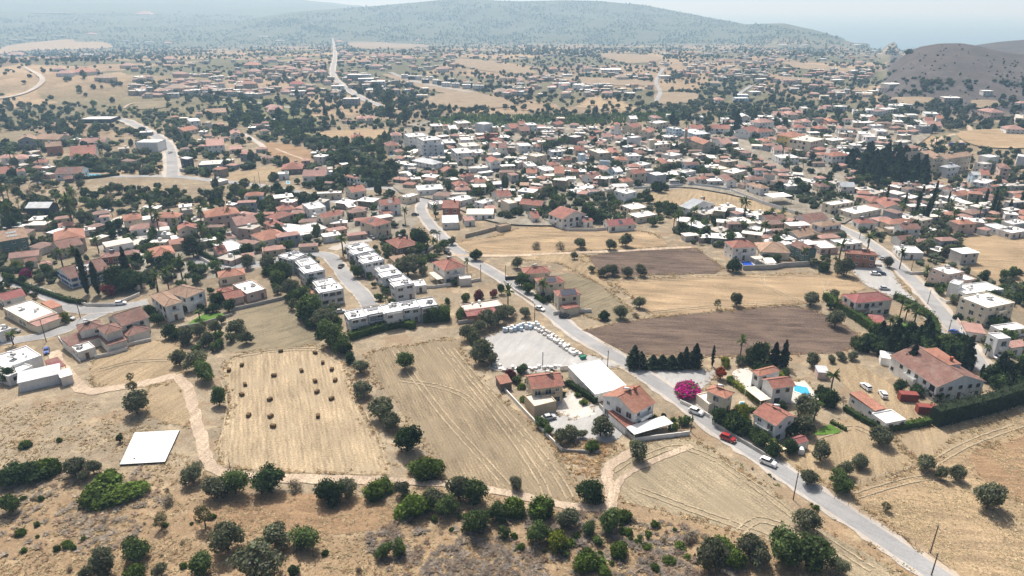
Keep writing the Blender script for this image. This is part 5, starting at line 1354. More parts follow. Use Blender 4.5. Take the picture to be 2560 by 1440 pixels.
def crown_arrays(kind, seed, n, leaf, core=True):
    r = np.random.default_rng(seed); V, T, C = [], [], []; off = 0
    if kind in 'ck':
        H_, wid = (4.6, .5) if kind == 'c' else (2.1, .5); col = np.array((.026, .04, .02) if kind == 'c' else (.034, .045, .027)); base = .03 if kind == 'c' else .06
        t = r.random(n) ** .8; z = H_ * (base + (1 - base) * t)
        prof = (np.sin(np.clip(t * 1.15 + .12, 0, 1) * math.pi * .5 + 0) * (1 - t) ** .55 * 1.25 if kind == 'c' else (1 - t) ** .8 * (1 + .25 * np.sin(t * 23 + seed)))
        ph = r.uniform(0, 2 * math.pi, n); lump = 1 + .22 * np.sin(3 * ph + 7 * t + seed) + .15 * np.sin(5 * ph - 11 * t)
        rad = wid * prof * lump * (.72 + .36 * r.random(n)); c = np.stack([rad * np.cos(ph), rad * np.sin(ph), z], 1)
        nr = np.stack([np.cos(ph), np.sin(ph), .3 + 0 * ph], 1) + r.normal(scale=.6, size=(n, 3)); nr /= np.linalg.norm(nr, axis=1)[:, None]
        v, t_ = leaf_tris(c, nr, leaf, r); V.append(v); T.append(t_); C.append(np.repeat(col * r.uniform(.7, 1.35, (n, 1)), 3, 0)); off = len(v)
        if core:
            k = 7; ring = [0, .12, .35, .6, .82, 1.0]
            vv = []
            for q in ring:
                pr = (math.sin(min(q * 1.15 + .12, 1) * math.pi / 2) * max(1 - q, 0.01) ** .55 * 1.25 if kind == 'c' else max(1 - q, .01) ** .8) * wid * .72
                for i in range(k): vv.append((pr * math.cos(i * 2 * math.pi / k), pr * math.sin(i * 2 * math.pi / k), H_ * (base + (1 - base) * q)))
            tt = []
            for a in range(len(ring) - 1):
                for i in range(k):
                    j = (i + 1) % k; tt += [(a * k + i, a * k + j, (a + 1) * k + j), (a * k + i, (a + 1) * k + j, (a + 1) * k + i)]
            V.append(np.array(vv)); T.append(np.array(tt) + off); C.append(np.tile(col, (len(vv), 1)))
        return np.concatenate(V), np.concatenate(T), np.concatenate(C)
    col, hw, cb, nl, tr = KIND[kind]; col = np.array(col); z0, z1 = hw * cb, hw
    zc, zr = (z0 + z1) / 2, (z1 - z0) / 2
    lc, lr = [], []
    for i in range(nl):
        a = 2 * math.pi * i / max(1, nl - 2) + r.uniform(-.4, .4); q = .29 * r.uniform(.5, 1.3) if i < nl - 2 else .1 * r.random()
        zz = zc + zr * (r.uniform(-.55, .5) if i < nl - 2 else r.uniform(.3, .55)); R_ = r.uniform(.12, .26)
        lc.append((q * math.cos(a), q * math.sin(a), zz)); lr.append(min(R_, zr * .9 if zr > .2 else R_))
    lc.append((0, 0, zc)); lr.append(.30); lc = np.array(lc); lr = np.array(lr)
    lcol = r.uniform(.72, 1.3, len(lr))
    if kind == 'l': lcol = r.uniform(.6, 1.35, len(lr))
    w = lr ** 2 / (lr ** 2).sum(); m = int(n * 1.7); pick = r.choice(len(lr), m, p=w)
    d = r.normal(size=(m, 3)); d /= np.linalg.norm(d, axis=1)[:, None]
    zs = min(1.0, zr / .28) if zr < .28 else 1.0
    c = lc[pick] + d * (lr[pick] * r.uniform(.74, 1.24, m))[:, None] * np.array([1, 1, zs])
    inn = np.zeros(m, bool)
    for i in range(len(lr)): inn |= (np.linalg.norm((c - lc[i]) / np.array([1, 1, zs]), axis=1) < lr[i] * .72)
    spr = r.random(m) < .16; c = np.where(spr[:, None], lc[pick] + d * (lr[pick] * r.uniform(1.1, 1.5, m))[:, None] * np.array([1, 1, zs]), c)
    good = ~inn & (c[:, 2] > max(z0 * .6, .005)); c, d, pick = c[good][:n], d[good][:n], pick[good][:n]
    nr = d * .8 + r.normal(scale=.55, size=c.shape); nr /= np.linalg.norm(nr, axis=1)[:, None]
    v, t_ = leaf_tris(c, nr, leaf, r); V.append(v); T.append(t_); lc_ = col * (lcol[pick] * r.uniform(.65, 1.4, len(c)))[:, None] * (1 + r.normal(scale=.06, size=(len(c), 3)))
    if kind in 'fr': lc_[r.random(len(c)) < .3] = (.06, .10, .03)
    C.append(np.repeat(lc_, 3, 0)); off = len(v)
    if core and kind not in 'm':
        iv, it = ico(); f = .5 if kind in 'os' else .64
        for i in range(len(lr)):
            q = iv * lr[i] * f * np.array([1, 1, zs]) + lc[i]; q[:, 2] = np.maximum(q[:, 2], 0); V.append(q); T.append(it + off); C.append(np.tile(col * lcol[i], (len(q), 1))); off += len(q)
    return np.concatenate(V), np.concatenate(T), np.clip(np.concatenate(C), 0, 1)
def trunk_mb(kind, seed):
    r = random.Random(seed); mb = MB()
    if kind in 'ck': mb.tube((0, 0, -.05), (0, 0, .5), .05, .035, 6); return mb
    col, hw, cb, nl, tr = KIND[kind]; f = hw * max(cb, .12)
    mb.tube((0, 0, -.05), (r.uniform(-.03, .03), r.uniform(-.03, .03), f * 1.1), tr * 1.3, tr * .9, 7)
    for i in range(4):
        a = i * 1.57 + r.uniform(-.4, .4); q = r.uniform(.15, .27); mb.tube((0, 0, f * .9), (q * math.cos(a), q * math.sin(a), hw * r.uniform(.5, .72)), tr * .7, tr * .25, 5)
    return mb
def palm_meshes(seed):
    r = np.random.default_rng(seed); mb = MB(); h = 1.35; mb.tube((0, 0, -.05), (.02, 0, h * .5), .055, .045, 7); mb.tube((.02, 0, h * .5), (0, .02, h), .045, .04, 7)
    V, T, C = [], [], []; k = 0
    for i in range(30):
        a = r.uniform(0, 2 * math.pi); el = r.uniform(-.5, 1.25); L = r.uniform(.45, .6); pts = []; p = np.array([0, .02, h]); d = np.array([math.cos(a) * math.cos(el), math.sin(a) * math.cos(el), math.sin(el)])
        for s in range(5): pts.append(p.copy()); p = p + d * L / 4; d = d + np.array([0, 0, -.28]); d /= np.linalg.norm(d)
        sd_ = np.array([-math.sin(a), math.cos(a), 0]); col = np.array((.075, .098, .035)) * r.uniform(.7, 1.35) * ((1.5, 1.15, .8) if el < -.3 else (1, 1, 1))
        for s in range(5):
            w = .075 * (1 - abs(s - 1.6) / 4.2); V += [pts[s] + sd_ * w - np.array([0, 0, w * .5]), pts[s], pts[s] - sd_ * w - np.array([0, 0, w * .5])]; C += [col] * 3
        for s in range(4):
            b = k + 3 * s; T += [(b, b + 1, b + 4), (b, b + 4, b + 3), (b + 1, b + 2, b + 5), (b + 1, b + 5, b + 4)]
        k += 15
    return mb, np.array(V), np.array(T), np.array(C)
PROTO = {}
def mesh_of(name, v, t, c, mats, extra=None):
    """crown triangles, with an optional trunk in the same mesh"""
    v, t = v.tolist(), [tuple(q) for q in t.tolist()]; mi = [0] * len(t); c = c.tolist()
    if extra:
        o = len(v); v += [tuple(q) for q in extra.v]; t += [tuple(i + o for i in f) for f in extra.f]; mi += [1] * len(extra.f); c += [(.1, .08, .06)] * len(extra.v)
    me = bpy.data.meshes.new(name); me.from_pydata(v, [], t)
    a = me.attributes.new('tint', 'FLOAT_COLOR', 'POINT'); a.data.foreach_set('color', np.concatenate([np.array(c), np.ones((len(c), 1))], 1).astype(np.float32).reshape(-1))
    for m in mats: me.materials.append(m)
    me.polygons.foreach_set('material_index', mi); me.update(); return me
NV = {0: 4, 1: 4}
def proto(kind, lod, k):
    key = (kind, lod, k)
    if key in PROTO: return PROTO[key]
    sd_ = hash((ord(kind), k)) % 9973 + 11
    if kind == 'p':
        mb, v, t, c = palm_meshes(sd_)
        r_ = (mb.mesh('trunk', [BARK]), mesh_of('crown', v, t, c, [FOL])) if lod == 0 else (mesh_of('palm', v, t, c, [FOL, BARK], mb),)
    else:
        n, lf = {0: (1700, .045), 1: (330, .092)}[lod]
        if kind == 's': n, lf = n // 3, lf * .8
        if kind == 'm': n = n // 2
        if kind in 'ck' and lod == 0: n, lf = 1500, .085
        if kind in 'ck' and lod == 1: n, lf = 330, .17
        v, t, c = crown_arrays(kind, sd_, n, lf)
        tm = trunk_mb(kind, sd_)
        r_ = (tm.mesh('trunk', [BARK]), mesh_of('crown', v, t, c, [FOL])) if lod == 0 else (mesh_of('tree', v, t, c, [FOL, BARK], tm),)
    PROTO[key] = r_; return r_
KN = {'o': ('olive_tree', 'grey-green olive tree', 'olive tree'), 'b': ('broadleaf_tree', 'mid-green leafy tree', 'tree'), 'd': ('carob_tree', 'dense dark green tree', 'tree'), 'l': ('green_shrub', 'bright green spreading shrub', 'shrub'),
      's': ('dry_shrub', 'dry grey-brown shrub', 'shrub'), 'm': ('almond_tree', 'thin sparse tree', 'tree'), 'w': ('eucalyptus_tree', 'tall loose grey-green tree', 'tree'), 'c': ('cypress_tree', 'slim dark cypress', 'cypress'),
      'k': ('conifer_tree', 'ragged dark conifer', 'conifer'), 'p': ('palm_tree', 'shaggy palm tree', 'palm'), 'f': ('bougainvillea', 'magenta bougainvillea', 'shrub'), 'r': ('flame_tree', 'scarlet flowering tree', 'tree'), 'u': ('plum_tree', 'dark purple leaved tree', 'tree'), 'y': ('lime_shrub', 'yellow-green garden shrub', 'shrub')}
TREES = []; SPECS = []
def tree(kind, x, y, z, w, hs=1.0, lod=0, label=None, group=None, px=None):
    if px is None: px = to_px(x, y, z)
    SPECS.append((kind, x, y, z, w, hs, lod, label, group, px)); TREES.append((x, y, w))
def build_trees():
    """each kind's 300 that show largest become objects of their own; the rest, small and far, one mass"""
    byk = {}; rest = []
    for s in SPECS: byk.setdefault(KN[s[0]][0], []).append(s)
    for l in byk.values():
        l.sort(key=lambda s: -s[4] / math.hypot(s[1], s[2]))
        for s in l[:295]: make_tree(*s)
        rest += l[295:]
    V, T, C = [], [], []; off = 0; cache = {}
    for kind, x, y, z, w, hs, lod, label, group, px in rest:
        k = RNG.randrange(3)
        if (kind, k) not in cache: cache[kind, k] = crown_arrays(kind, 70 + k, 150, .13) if kind != 'p' else palm_meshes(k)[1:]
        v, t, c = cache[kind, k]; a = RNG.uniform(0, 6.28); ca, sa = math.cos(a) * w, math.sin(a) * w
        V.append(np.stack([v[:, 0] * ca - v[:, 1] * sa + x, v[:, 0] * sa + v[:, 1] * ca + y, v[:, 2] * w * hs + z], 1)); T.append(t + off); off += len(v); C.append(c * RNG.uniform(.75, 1.25))
    if V: stuff_mesh('village_greenery', np.concatenate(V), np.concatenate(T), np.concatenate(C), FOL, kind='stuff', label='small trees crowding the far gardens and slopes', category='trees')
def make_tree(kind, x, y, z, w, hs, lod, label, group, px):
    k = RNG.randrange(5 if lod == 0 else 4); pr = proto(kind, lod, k); nm, desc, cat = KN[kind]
    sc = (w * RNG.uniform(.82, 1.15), w * RNG.uniform(.82, 1.15), w * hs * RNG.uniform(.85, 1.15))
    if lod == 0:
        o = ob(nm, None, None, (x, y, z), RNG.uniform(0, 6.28)); ob('trunk', pr[0], o); ob('crown', pr[1], o)
    else: o = ob(nm, pr[0], None, (x, y, z), RNG.uniform(0, 6.28))
    o.scale = sc; o['category'] = cat
    size = ('small ' if w < 3 else 'big ' if w > 7.5 else '') if kind not in 'c' else ''
    if label and label[0] != '@': o['label'] = label; o['group'] = group
    elif label: o['group'] = group; AUTO.append((o, ('smaller ' if w < 4.2 else 'larger ' if w > 5.6 else '') + desc, label[1:], *px))
    else: AUTO.append((o, size + desc, relation(*px), *px)); o['group'] = group or desc + 's around the fields'
def trees(txt, zoomed=True):
    for it in txt.replace('\n', ';').split(';'):
        q = it.split()
        if len(q) < 2: continue
        t = q[0]
        for e in q[1:]:
            v = e.split(','); x, y = tp(t, float(v[0]), float(v[1])); w = float(v[2]) / tscale(t); kind = v[3]
            h = float(v[4]) if len(v) > 4 else 1.0
            g = G(x, y); wm = w * mpp(max(y, 60)) * (.95 if kind not in 'pc' else 1)
            tree(kind, g[0], g[1] + wm * .18, g[2], wm, h, 0 if w > 22 or kind in 'pc' and w > 14 else 1, px=(x, y))
TREELIST = '''
G 1010,235,185,o,1.0 985,80,95,m 1625,170,140,b,1.25 890,440,60,d,1.3 185,475,95,l 440,430,50,l 60,770,260,d,.7 200,740,250,d,.7 330,690,230,l 550,700,170,o 690,680,130,o 620,735,110,o 700,880,330,l,.55 880,870,330,l,.55 780,790,300,l,.7 1430,755,190,o 1600,860,190,o 1745,835,190,b,1.1 1990,830,280,d 2190,805,150,s 2450,900,240,d 1250,905,105,s,1.3
G 80,970,160,b 1195,1095,135,m 1520,1090,165,m,1.15 1680,1270,290,o 2040,1235,205,o 2260,1245,220,b 1010,1335,230,b 1490,1440,210,b 1900,1470,360,o,.8 2180,1430,115,d 760,1450,230,o 640,1465,130,o 420,1245,65,l 490,1215,85,l 150,1125,75,l 175,1255,55,l 270,1060,55,l 620,1165,50,l 1000,1455,170,l 1190,1440,130,o
H 170,105,150,o 300,272,195,o 372,342,145,o 495,525,265,d 640,705,255,l,1.1 1310,795,115,o,1.2 1500,335,125,b 1550,380,75,b 1640,455,110,o,1.2 1720,428,135,o 1805,408,75,o 1940,405,205,o 1880,505,145,l 2220,585,180,o 1870,890,215,d
H 40,865,175,o 260,865,200,l 330,805,150,l 470,845,120,o,1.4 540,995,265,l 690,935,205,o 800,985,185,b 880,875,205,o 1000,905,225,b 1010,1125,235,b 1170,1035,165,b 1300,985,185,l,1.2 1500,1005,245,l,1.1 1700,1085,185,o 1480,1195,175,b 1620,1245,165,y,1.2 2010,1115,225,b 2120,1025,140,l 1850,1135,115,b 1910,1185,85,l 2080,1295,170,l 1850,1395,240,l 1970,1445,130,l 330,1305,125,b,1.1 440,1285,115,b,1.1 865,1245,50,s 1345,1235,75,l 2350,1390,80,l 140,1405,65,s
I 955,1115,215,o 2310,955,255,o 1490,460,175,o 1055,585,160,o 960,765,145,o 1240,695,135,o 1345,635,135,o 1205,815,185,b 1830,655,140,o 1950,725,115,o 2060,725,130,o 1535,955,85,m,.8 90,1165,115,s 190,1155,75,s 60,1195,100,s 310,1300,260,l 420,1380,240,l 520,1310,200,o 230,1430,290,o 600,1370,185,o 780,1370,300,b 1000,1410,340,b 1190,1430,150,o
I 300,315,175,d 400,365,165,d 500,390,135,d 560,440,145,d 610,475,145,b 700,548,155,d 820,525,135,d 930,270,210,o 925,390,165,o 830,395,135,d 470,235,125,y 1120,180,150,d 1050,90,90,d 1130,75,120,p 760,200,80,d 700,480,90,y 1640,60,110,d 1770,90,120,d 1900,110,150,d 2360,30,110,d
D 950,690,120,k,1.1 870,735,210,d 980,740,190,d 530,275,145,p 1140,300,120,p 1185,340,105,p 1500,265,85,p 1690,245,75,p 1645,485,70,p,1.2 1510,400,90,p 460,575,105,p 570,585,115,p 1350,665,115,p 1250,735,95,p 1170,745,85,p,1.2 90,1145,95,p,.7 480,980,95,y 1430,490,150,w 1840,575,115,o 1990,595,135,o 2080,665,165,b 2150,785,155,o 2070,705,130,b 2230,830,130,b 2300,965,225,b 2400,1025,185,o 2460,1160,205,b 2550,1210,150,b 1750,1065,135,o 1830,1135,115,o 1545,1155,115,o 1390,1135,135,o 1270,1095,135,d 1480,1085,125,o 1600,1060,115,o 1700,900,115,d 1610,850,125,d 1450,1335,170,o 1330,1300,125,o 1520,1415,185,b 970,1420,65,m 1110,950,135,d 1170,990,100,d 1250,530,115,d 1830,490,145,d 1480,950,80,p,.6 1580,900,90,d 60,1420,140,d 250,800,60,o
D 190,640,95,f 120,580,105,y 290,690,95,o 350,620,95,b 220,595,85,b 60,680,90,b 160,690,80,d 820,780,110,u
E 590,410,165,d 1010,515,115,d 1320,575,95,o 1460,428,85,s 1790,425,100,o 2010,435,95,o 2130,412,105,o 1640,428,85,s 1745,502,60,o 1870,602,60,o 1960,635,85,o 2030,625,95,o 2140,638,95,o 2240,632,95,o 2090,950,130,o 2230,870,105,o 2200,935,65,s 1970,955,95,d 480,1330,155,b,1.1 150,1355,120,o 75,1275,85,d 30,1210,115,d 835,398,65,o 740,465,65,o 610,525,65,o 700,505,55,b 500,630,190,o 620,620,75,o 1350,710,115,b 1400,760,95,b 1510,800,105,p 1200,765,75,b,1.3 935,825,85,b 800,845,60,b 900,955,100,b 690,970,130,b 770,960,130,b 1250,880,110,p 1380,940,105,o 1180,990,130,o 1100,1015,150,o 1250,945,135,o 1040,1050,110,o 950,1110,135,o 1000,1190,155,o 1060,1275,185,o 1130,1295,115,o 1270,1405,105,u 1360,1345,85,b 1030,800,90,u 1140,790,80,u
E 2190,1315,150,k,.66 2240,1315,110,k,.62 2330,1318,110,k,.5 2400,1318,105,k,.52 2470,1318,110,k,.5 2530,1318,105,k,.55 485,240,60,p,1.3 710,195,75,p 975,75,50,p,1.6 1045,75,50,p,1.6 1580,150,45,p,1.8 1665,130,45,p,1.6 130,640,100,b 110,560,100,o 20,480,110,p 945,600,60,p 850,700,70,d 1880,230,110,d 1930,235,100,d
F 40,1312,110,k,.66 115,1312,120,k,.74 240,1300,36,c 1550,565,85,o 1230,630,155,o 980,850,125,o 1150,805,95,o 425,855,95,o,1.2 280,875,65,m 1160,1015,135,o 400,600,115,d 1070,600,85,d 580,1300,195,d 700,1310,95,k,1.1 770,1310,90,k,1.1 990,1310,120,o 1130,1275,75,o 1200,1255,80,o 1290,1255,85,o 300,1400,105,r 380,1425,90,l 340,1300,100,y 450,1290,90,o 1940,1230,32,c,.9 2020,1275,32,c,.9 2100,1310,32,c,.9 2170,1340,32,c,.9 2240,1385,32,c,.9 1830,235,44,c 1760,165,40,c 1870,150,40,c 1680,985,100,p,1.1 1640,940,90,p 1750,1000,90,p 1400,455,110,p,.9 1190,530,105,p,.9 1640,580,85,p 920,530,80,p,.8 1100,85,60,p 1560,1250,130,k 1650,1300,130,k 1720,1360,130,k 1480,1180,120,d 1420,1140,120,d 2350,985,60,k
d 690,830,60,p,1.9; e 2110,925,16,c,1.25 2130,930,16,c; d 1865,345,14,c; f 1370,390,18,c,1.3; b 950,200,20,c,1.35; e 1550,1290,60,k; d 2330,440,100,k 2400,440,70,k 2390,800,60,k 2450,810,50,k; e 800,320,90,k 840,560,140,k,1.1 900,480,100,d; b 2270,290,60,k 2300,300,50,k
'''
trees(TREELIST)
gx_, gy_, gz_ = G(1722, 990); tree('f', gx_, gy_ + 2, gz_, 12.5, .33, 0, 'large magenta bougainvillea in bloom beside the road', 'flowering shrubs')
for t_, x_, y_, h_ in (('D', 655, 765, 1.0), ('D', 735, 765, .75)):
    q = tp(t_, x_, y_); g_ = G(*q); tree('c', g_[0], g_[1], g_[2], 4.2, h_ * 1.05, 0, 'tallest dark cypress of the roadside pair' if h_ > .9 else 'shorter dark cypress of the roadside pair', 'cypress pair')

# scattered trees: patches of a place, each tree an object; nothing tells those of a patch and kind apart
def patch(s, n, kinds, wr, where, gap=.75, fields=True, mh=.8, hs=(.85, 1.15)):
    poly = P(s); xs = [q[0] for q in poly]; ys = [q[1] for q in poly]
    m = n * 14; px = NR.uniform(min(xs), max(xs), m); py = NR.uniform(min(ys), max(ys), m)
    k = inside_poly(px, py, poly) & ~((px > 1935) & (px < 2048) & (py > 950) & (py < 1050)); px, py = px[k], py[k]; p = ground_pts(px, py)
    ok = clear(p[:, 0], p[:, 1], mh, 1.2, fields); c = 0
    for (x, y, z), o, a, b in zip(p, ok, px, py):
        if not o: continue
        w = RNG.uniform(*wr); kind = RNG.choice(kinds)
        if kind == 'c': w *= .42
        if kind == 'k': w *= .7
        if any(abs(x - q[0]) < 25 and math.hypot(x - q[0], y - q[1]) < gap * (w + q[2]) / 2 for q in TREES[-420:]): continue
        nm, desc, cat = KN[kind]
        tree(kind, x, y, z, w, RNG.uniform(*hs), 1, '@' + where if where else None, f'{cat}s {where}' if where else f'{cat}s between the village houses'); c += 1
        if c >= n: break
patch('0 470 150 466 400 480 560 470 700 505 640 525 400 520 150 500 0 500', 75, 'oobdsl', (3, 7), 'in the scrub below the junction road')
patch('0 500 260 510 340 560 220 570 160 600 110 570 0 590', 34, 'obbdp', (4, 8), 'behind the shed-side gardens')
patch('0 285 110 285 240 330 170 345 90 330 0 325', 24, 'obd', (5, 9), 'on the slope left of the hall site')
patch('130 318 300 318 410 330 395 350 300 342 150 345', 30, 'bdo', (4, 7.5), 'along the lane behind the chalet')
patch('0 345 260 345 280 440 120 460 0 420', 42, 'bdop', (3.5, 7), 'in the gardens around the chalet')
patch('282 392 340 382 410 405 400 436 300 436', 26, 'oo', (3, 4.6), 'in the small grove beside the junction', .9, False)
patch('510 245 610 235 760 262 800 320 740 345 600 318 520 300', 85, 'bdwb', (5, 10), 'in the wooded valley beyond the junction', .6)
patch('450 300 620 315 700 350 620 370 560 345 470 345', 28, 'bdo', (4, 7), 'around the hillside gardens')
patch('440 350 620 380 700 400 580 420 460 400', 26, 'bo', (3.5, 6), 'in the plots right of the junction')
patch('690 330 800 315 985 310 1000 345 960 395 1000 430 960 470 860 445 800 400 730 370', 120, 'bdbow', (4, 9), 'in the ravine thicket', .55)
patch('720 455 880 420 985 440 1000 465 900 470 800 480', 26, 'bbd', (4, 7), 'below the ravine houses')
patch('560 470 800 478 800 520 640 520', 26, 'bdo', (4, 8), 'along the lane behind the orange mansion')
patch('955 255 1000 250 1070 300 1060 325 960 318', 6, 'w', (13, 17), 'in the tall stand by the far bend', .5)
patch('880 225 960 232 970 255 900 250', 6, 'wd', (9, 13), 'beside the far white road')
patch('1060 288 1300 292 1700 292 1700 312 1300 312 1060 306', 40, 'bdo', (4, 7), 'along the reed bed', .6)
patch('1070 225 1400 230 1700 232 1700 288 1300 288 1090 278', 90, 'odbo', (4, 8), 'on the slope above the reed bed', .6)
patch('1000 320 1200 330 1560 345 1700 330 1960 310 2200 330 2200 470 2080 500 1760 470 1500 500 1300 560 1180 520 1020 470', 420, 'bdobdobdobdop', (3.6, 7.2), '', .45, False, .2)
patch('1700 300 1860 300 1980 320 1880 330 1760 320', 24, 'dkbw', (5, 8), 'behind the church', .55)
patch('2098 438 2140 396 2250 402 2325 445 2310 475 2200 462 2110 452', 75, 'kkkd', (8.5, 13), 'in the dark grove', .28, False, .2, (.62, .9))
patch('2150 470 2330 480 2560 470 2600 560 2400 580 2200 560', 85, 'odbpoc', (3, 6.5), 'among the gardens right of the grove', .55)
patch('2220 600 2330 585 2480 620 2440 650 2300 640', 30, 'oo', (4.5, 7), 'in the olive plot behind the flat white house', .7)
patch('1500 500 1640 500 1700 525 1600 590 1480 560 1440 530', 36, 'obdb', (3.5, 6.5), 'around the houses above the stubble', .6)
patch('1690 530 1800 520 2000 560 2100 640 1900 610 1760 620 1680 580', 70, 'bdobdp', (3, 6.5), 'in the gardens behind the small ploughed field', .5, False, .5)
patch('1880 640 2020 640 2140 660 2120 690 2020 668 1900 668', 14, 'bop', (2.5, 4.5), 'along the wall beside the blue pool', .6, False)
patch('2330 250 2560 240 2560 330 2400 340 2290 335', 45, 'odob', (5, 8.5), 'on the plots near the bus lot', .7)
patch('2330 370 2560 385 2560 440 2460 430 2380 400', 34, 'odb', (4, 7), 'right of the apartment rows', .6)
patch('2300 345 2380 350 2400 392 2300 385', 22, 'dp', (3.5, 6), 'in the apartment courtyard', .5)
patch('60 560 300 560 470 540 640 520 780 500 830 580 700 640 520 690 330 690 280 640 60 640', 105, 'bdobdobp', (3.2, 6.2), 'in the gardens around the orange mansion', .5, False, .5)
patch('0 700 60 690 200 760 120 790 0 740', 8, 'bd', (2.5, 4), 'along the left street')
patch('330 700 500 690 560 740 520 790 400 800', 16, 'bdp', (2.5, 4.5), 'in the garden of the tan-roofed villa', .55, False, .5)
patch('430 850 560 800 600 830 560 890 470 900', 10, 'ob', (3, 4.6), 'beside the lawn plot', .6)
patch('640 680 740 660 830 740 850 830 800 850 720 760', 30, 'bodb', (3.2, 5.5), 'along the row of box villas', .5, False, .4)
patch('920 640 1100 600 1130 640 1060 690 960 660', 22, 'bodp', (3, 5.5), 'around the red hip-roofed houses', .55, False, .5)
patch('850 680 930 690 1000 770 960 770 900 720', 10, 'bp', (2.2, 3.8), 'along the terrace street', .6, False, .4)
patch('1310 690 1420 760 1400 800 1330 770', 10, 'bdp', (2.4, 4), 'in front of the solar roof trio', .55, False, .4)
patch('2120 870 2240 850 2400 900 2340 960 2230 900', 30, 'dkbd', (4, 6.5), 'in the belt beside the brown-tiled villa', .45, False, .6)
patch('2060 770 2120 760 2280 850 2400 860 2340 850 2220 840', 12, 'dp', (3, 4.5), 'inside the hedge of the red house', .5, False, .6)
patch('2180 835 2340 840 2560 960 2540 1000 2440 930 2330 880 2200 870', 46, 'dbkd', (4, 7), 'behind the brown-tiled villa', .42, False, .6)
patch('1780 880 1900 900 1990 960 2080 1000 2040 1060 1990 1040 1950 960 1850 905', 30, 'dbdpy', (3, 5), 'in the garden of the pool villa', .5, False, .5)
patch('2300 700 2560 680 2560 960 2440 880 2330 760', 46, 'bdobp', (2.6, 5), 'among the white houses by the right road', .5, False, .5)
patch('0 120 330 130 330 260 0 285', 40, 'odol', (4, 8), 'on the brown hillside', .9)
patch('1300 880 1330 960 1300 1050 1290 960', 5, 'bl', (1.8, 3), 'along the wall of the tan house', .6, False, .4)
patch('1290 940 1380 920 1420 960 1500 1000 1480 1030', 8, 'bld', (1.6, 2.8), 'beside the tan house drive', .6, False, .4)
patch('1560 1060 1640 1040 1720 1060 1690 1085 1580 1090', 10, 'bpld', (1.6, 3.2), 'on the terrace of the white roadside house', .5, False, .3)
patch('1760 1040 1880 1010 1960 1120 1900 1110', 12, 'bdl', (2.2, 3.6), 'in front of the balcony house', .5, False, .4)
patch('1000 1240 1250 1240 1500 1285 1700 1315 1820 1370 1800 1420 1500 1410 1200 1350 1000 1310', 70, 'llsbl', (1.0, 2.6), 'in the low thicket below the dirt track', .5, False, .2)
patch('0 1160 340 1150 470 1260 700 1330 900 1400 500 1440 0 1420', 34, 'lsls', (.8, 2.0), 'on the dry slope left of the thicket', .6, False, .2)
patch('1860 1170 2080 1300 2300 1430 2330 1450 2380 1440 2200 1310 2000 1190', 24, 'sl', (.7, 1.6), 'along the lower road fence', .5, False, .2)
build_trees()
# ------------------------------------------------------------------ hedges
def hedge(s, w, h, kind, label, tile=None):
    pts = P(s)
    if tile: pts = [tp(tile, *q) for q in pts]
    g = [Vector(G(*q)) for q in pts]; r = np.random.default_rng(int(pts[0][0] * 7)); V, T, C = [], [], []; off = 0
    col = np.array({'d': (.034, .052, .021), 'g': (.056, .086, .024), 'y': (.15, .17, .03), 'k': (.034, .045, .026)}[kind])
    root = g[0].copy()
    for a, b in zip(g[:-1], g[1:]):
        L = (b - a).length; d = (b - a) / L; s_ = Vector((-d.y, d.x, 0)); n = int(L * (2 * h + w) * 5.5)
        t = r.random(n) * L; e = r.random(n) * (2 * h + w); lump = 1 + .14 * np.sin(t * 1.3 + 1) + .1 * np.sin(t * 3.1)
        side = np.where(e < h, -w / 2, np.where(e < h + w, e - h - w / 2, w / 2)); zz = np.where(e < h, e, np.where(e < h + w, h, 2 * h + w - e))
        side = side * lump + r.normal(scale=.1, size=n); zz = zz * lump + r.normal(scale=.1, size=n)
        c = np.stack([a.x - root.x + d.x * t + s_.x * side, a.y - root.y + d.y * t + s_.y * side, np.maximum(zz, .03)], 1)
        nr = np.stack([s_.x * np.sign(side), s_.y * np.sign(side), .6 + 0 * side], 1) + r.normal(scale=.7, size=(n, 3)); nr /= np.linalg.norm(nr, axis=1)[:, None]
        v, t_ = leaf_tris(c, nr, .26, r); V.append(v); T.append(t_ + off); C.append(np.repeat(col * r.uniform(.6, 1.45, (n, 1)), 3, 0)); off += len(v)
        k = np.array([[p.x - root.x + s_.x * q * w * .4, p.y - root.y + s_.y * q * w * .4, zq] for p in (a, b) for q, zq in ((-1, 0), (1, 0), (1, h * .88), (-1, h * .88))])
        V.append(k); T.append(np.array([(0, 4, 7), (0, 7, 3), (3, 7, 6), (3, 6, 2), (2, 6, 5), (2, 5, 1), (0, 3, 2), (0, 2, 1), (4, 5, 6), (4, 6, 7)]) + off); C.append(np.tile(col, (8, 1))); off += 8
    o = ob('hedge', mesh_of('hedge', np.concatenate(V), np.concatenate(T), np.concatenate(C), [FOL]), None, root); o['label'] = label; o['category'] = 'hedge'; o['group'] = 'garden hedges'
hedge('1075,800 1200,885 1330,965 1470,1065 1520,1130', 2.6, 3.6, 'g', 'tall clipped green hedge along the ploughed field edge', 'F')
hedge('1600,795 1740,868 1850,940 1895,1005 1900,1075', 2.4, 2.8, 'g', 'curving green hedge beside the right road', 'F')
hedge('1525,345 1620,335 1740,315 1850,292', 2.0, 2.0, 'g', 'low clipped hedge in front of the white annex', 'I')
hedge('1225,195 1320,255 1420,310 1505,345', 1.8, 1.7, 'd', 'low hedge along the long white hall', 'I')
hedge('1880,305 2000,272 2150,240 2300,200 2420,160 2560,120', 3.6, 6.2, 'k', 'tall dark conifer hedge casting shade on the dry field', 'I')
hedge('400,5 470,60 540,110 610,155', 1.8, 1.8, 'y', 'yellow-green hedge beside the pale pool terrace', 'I')
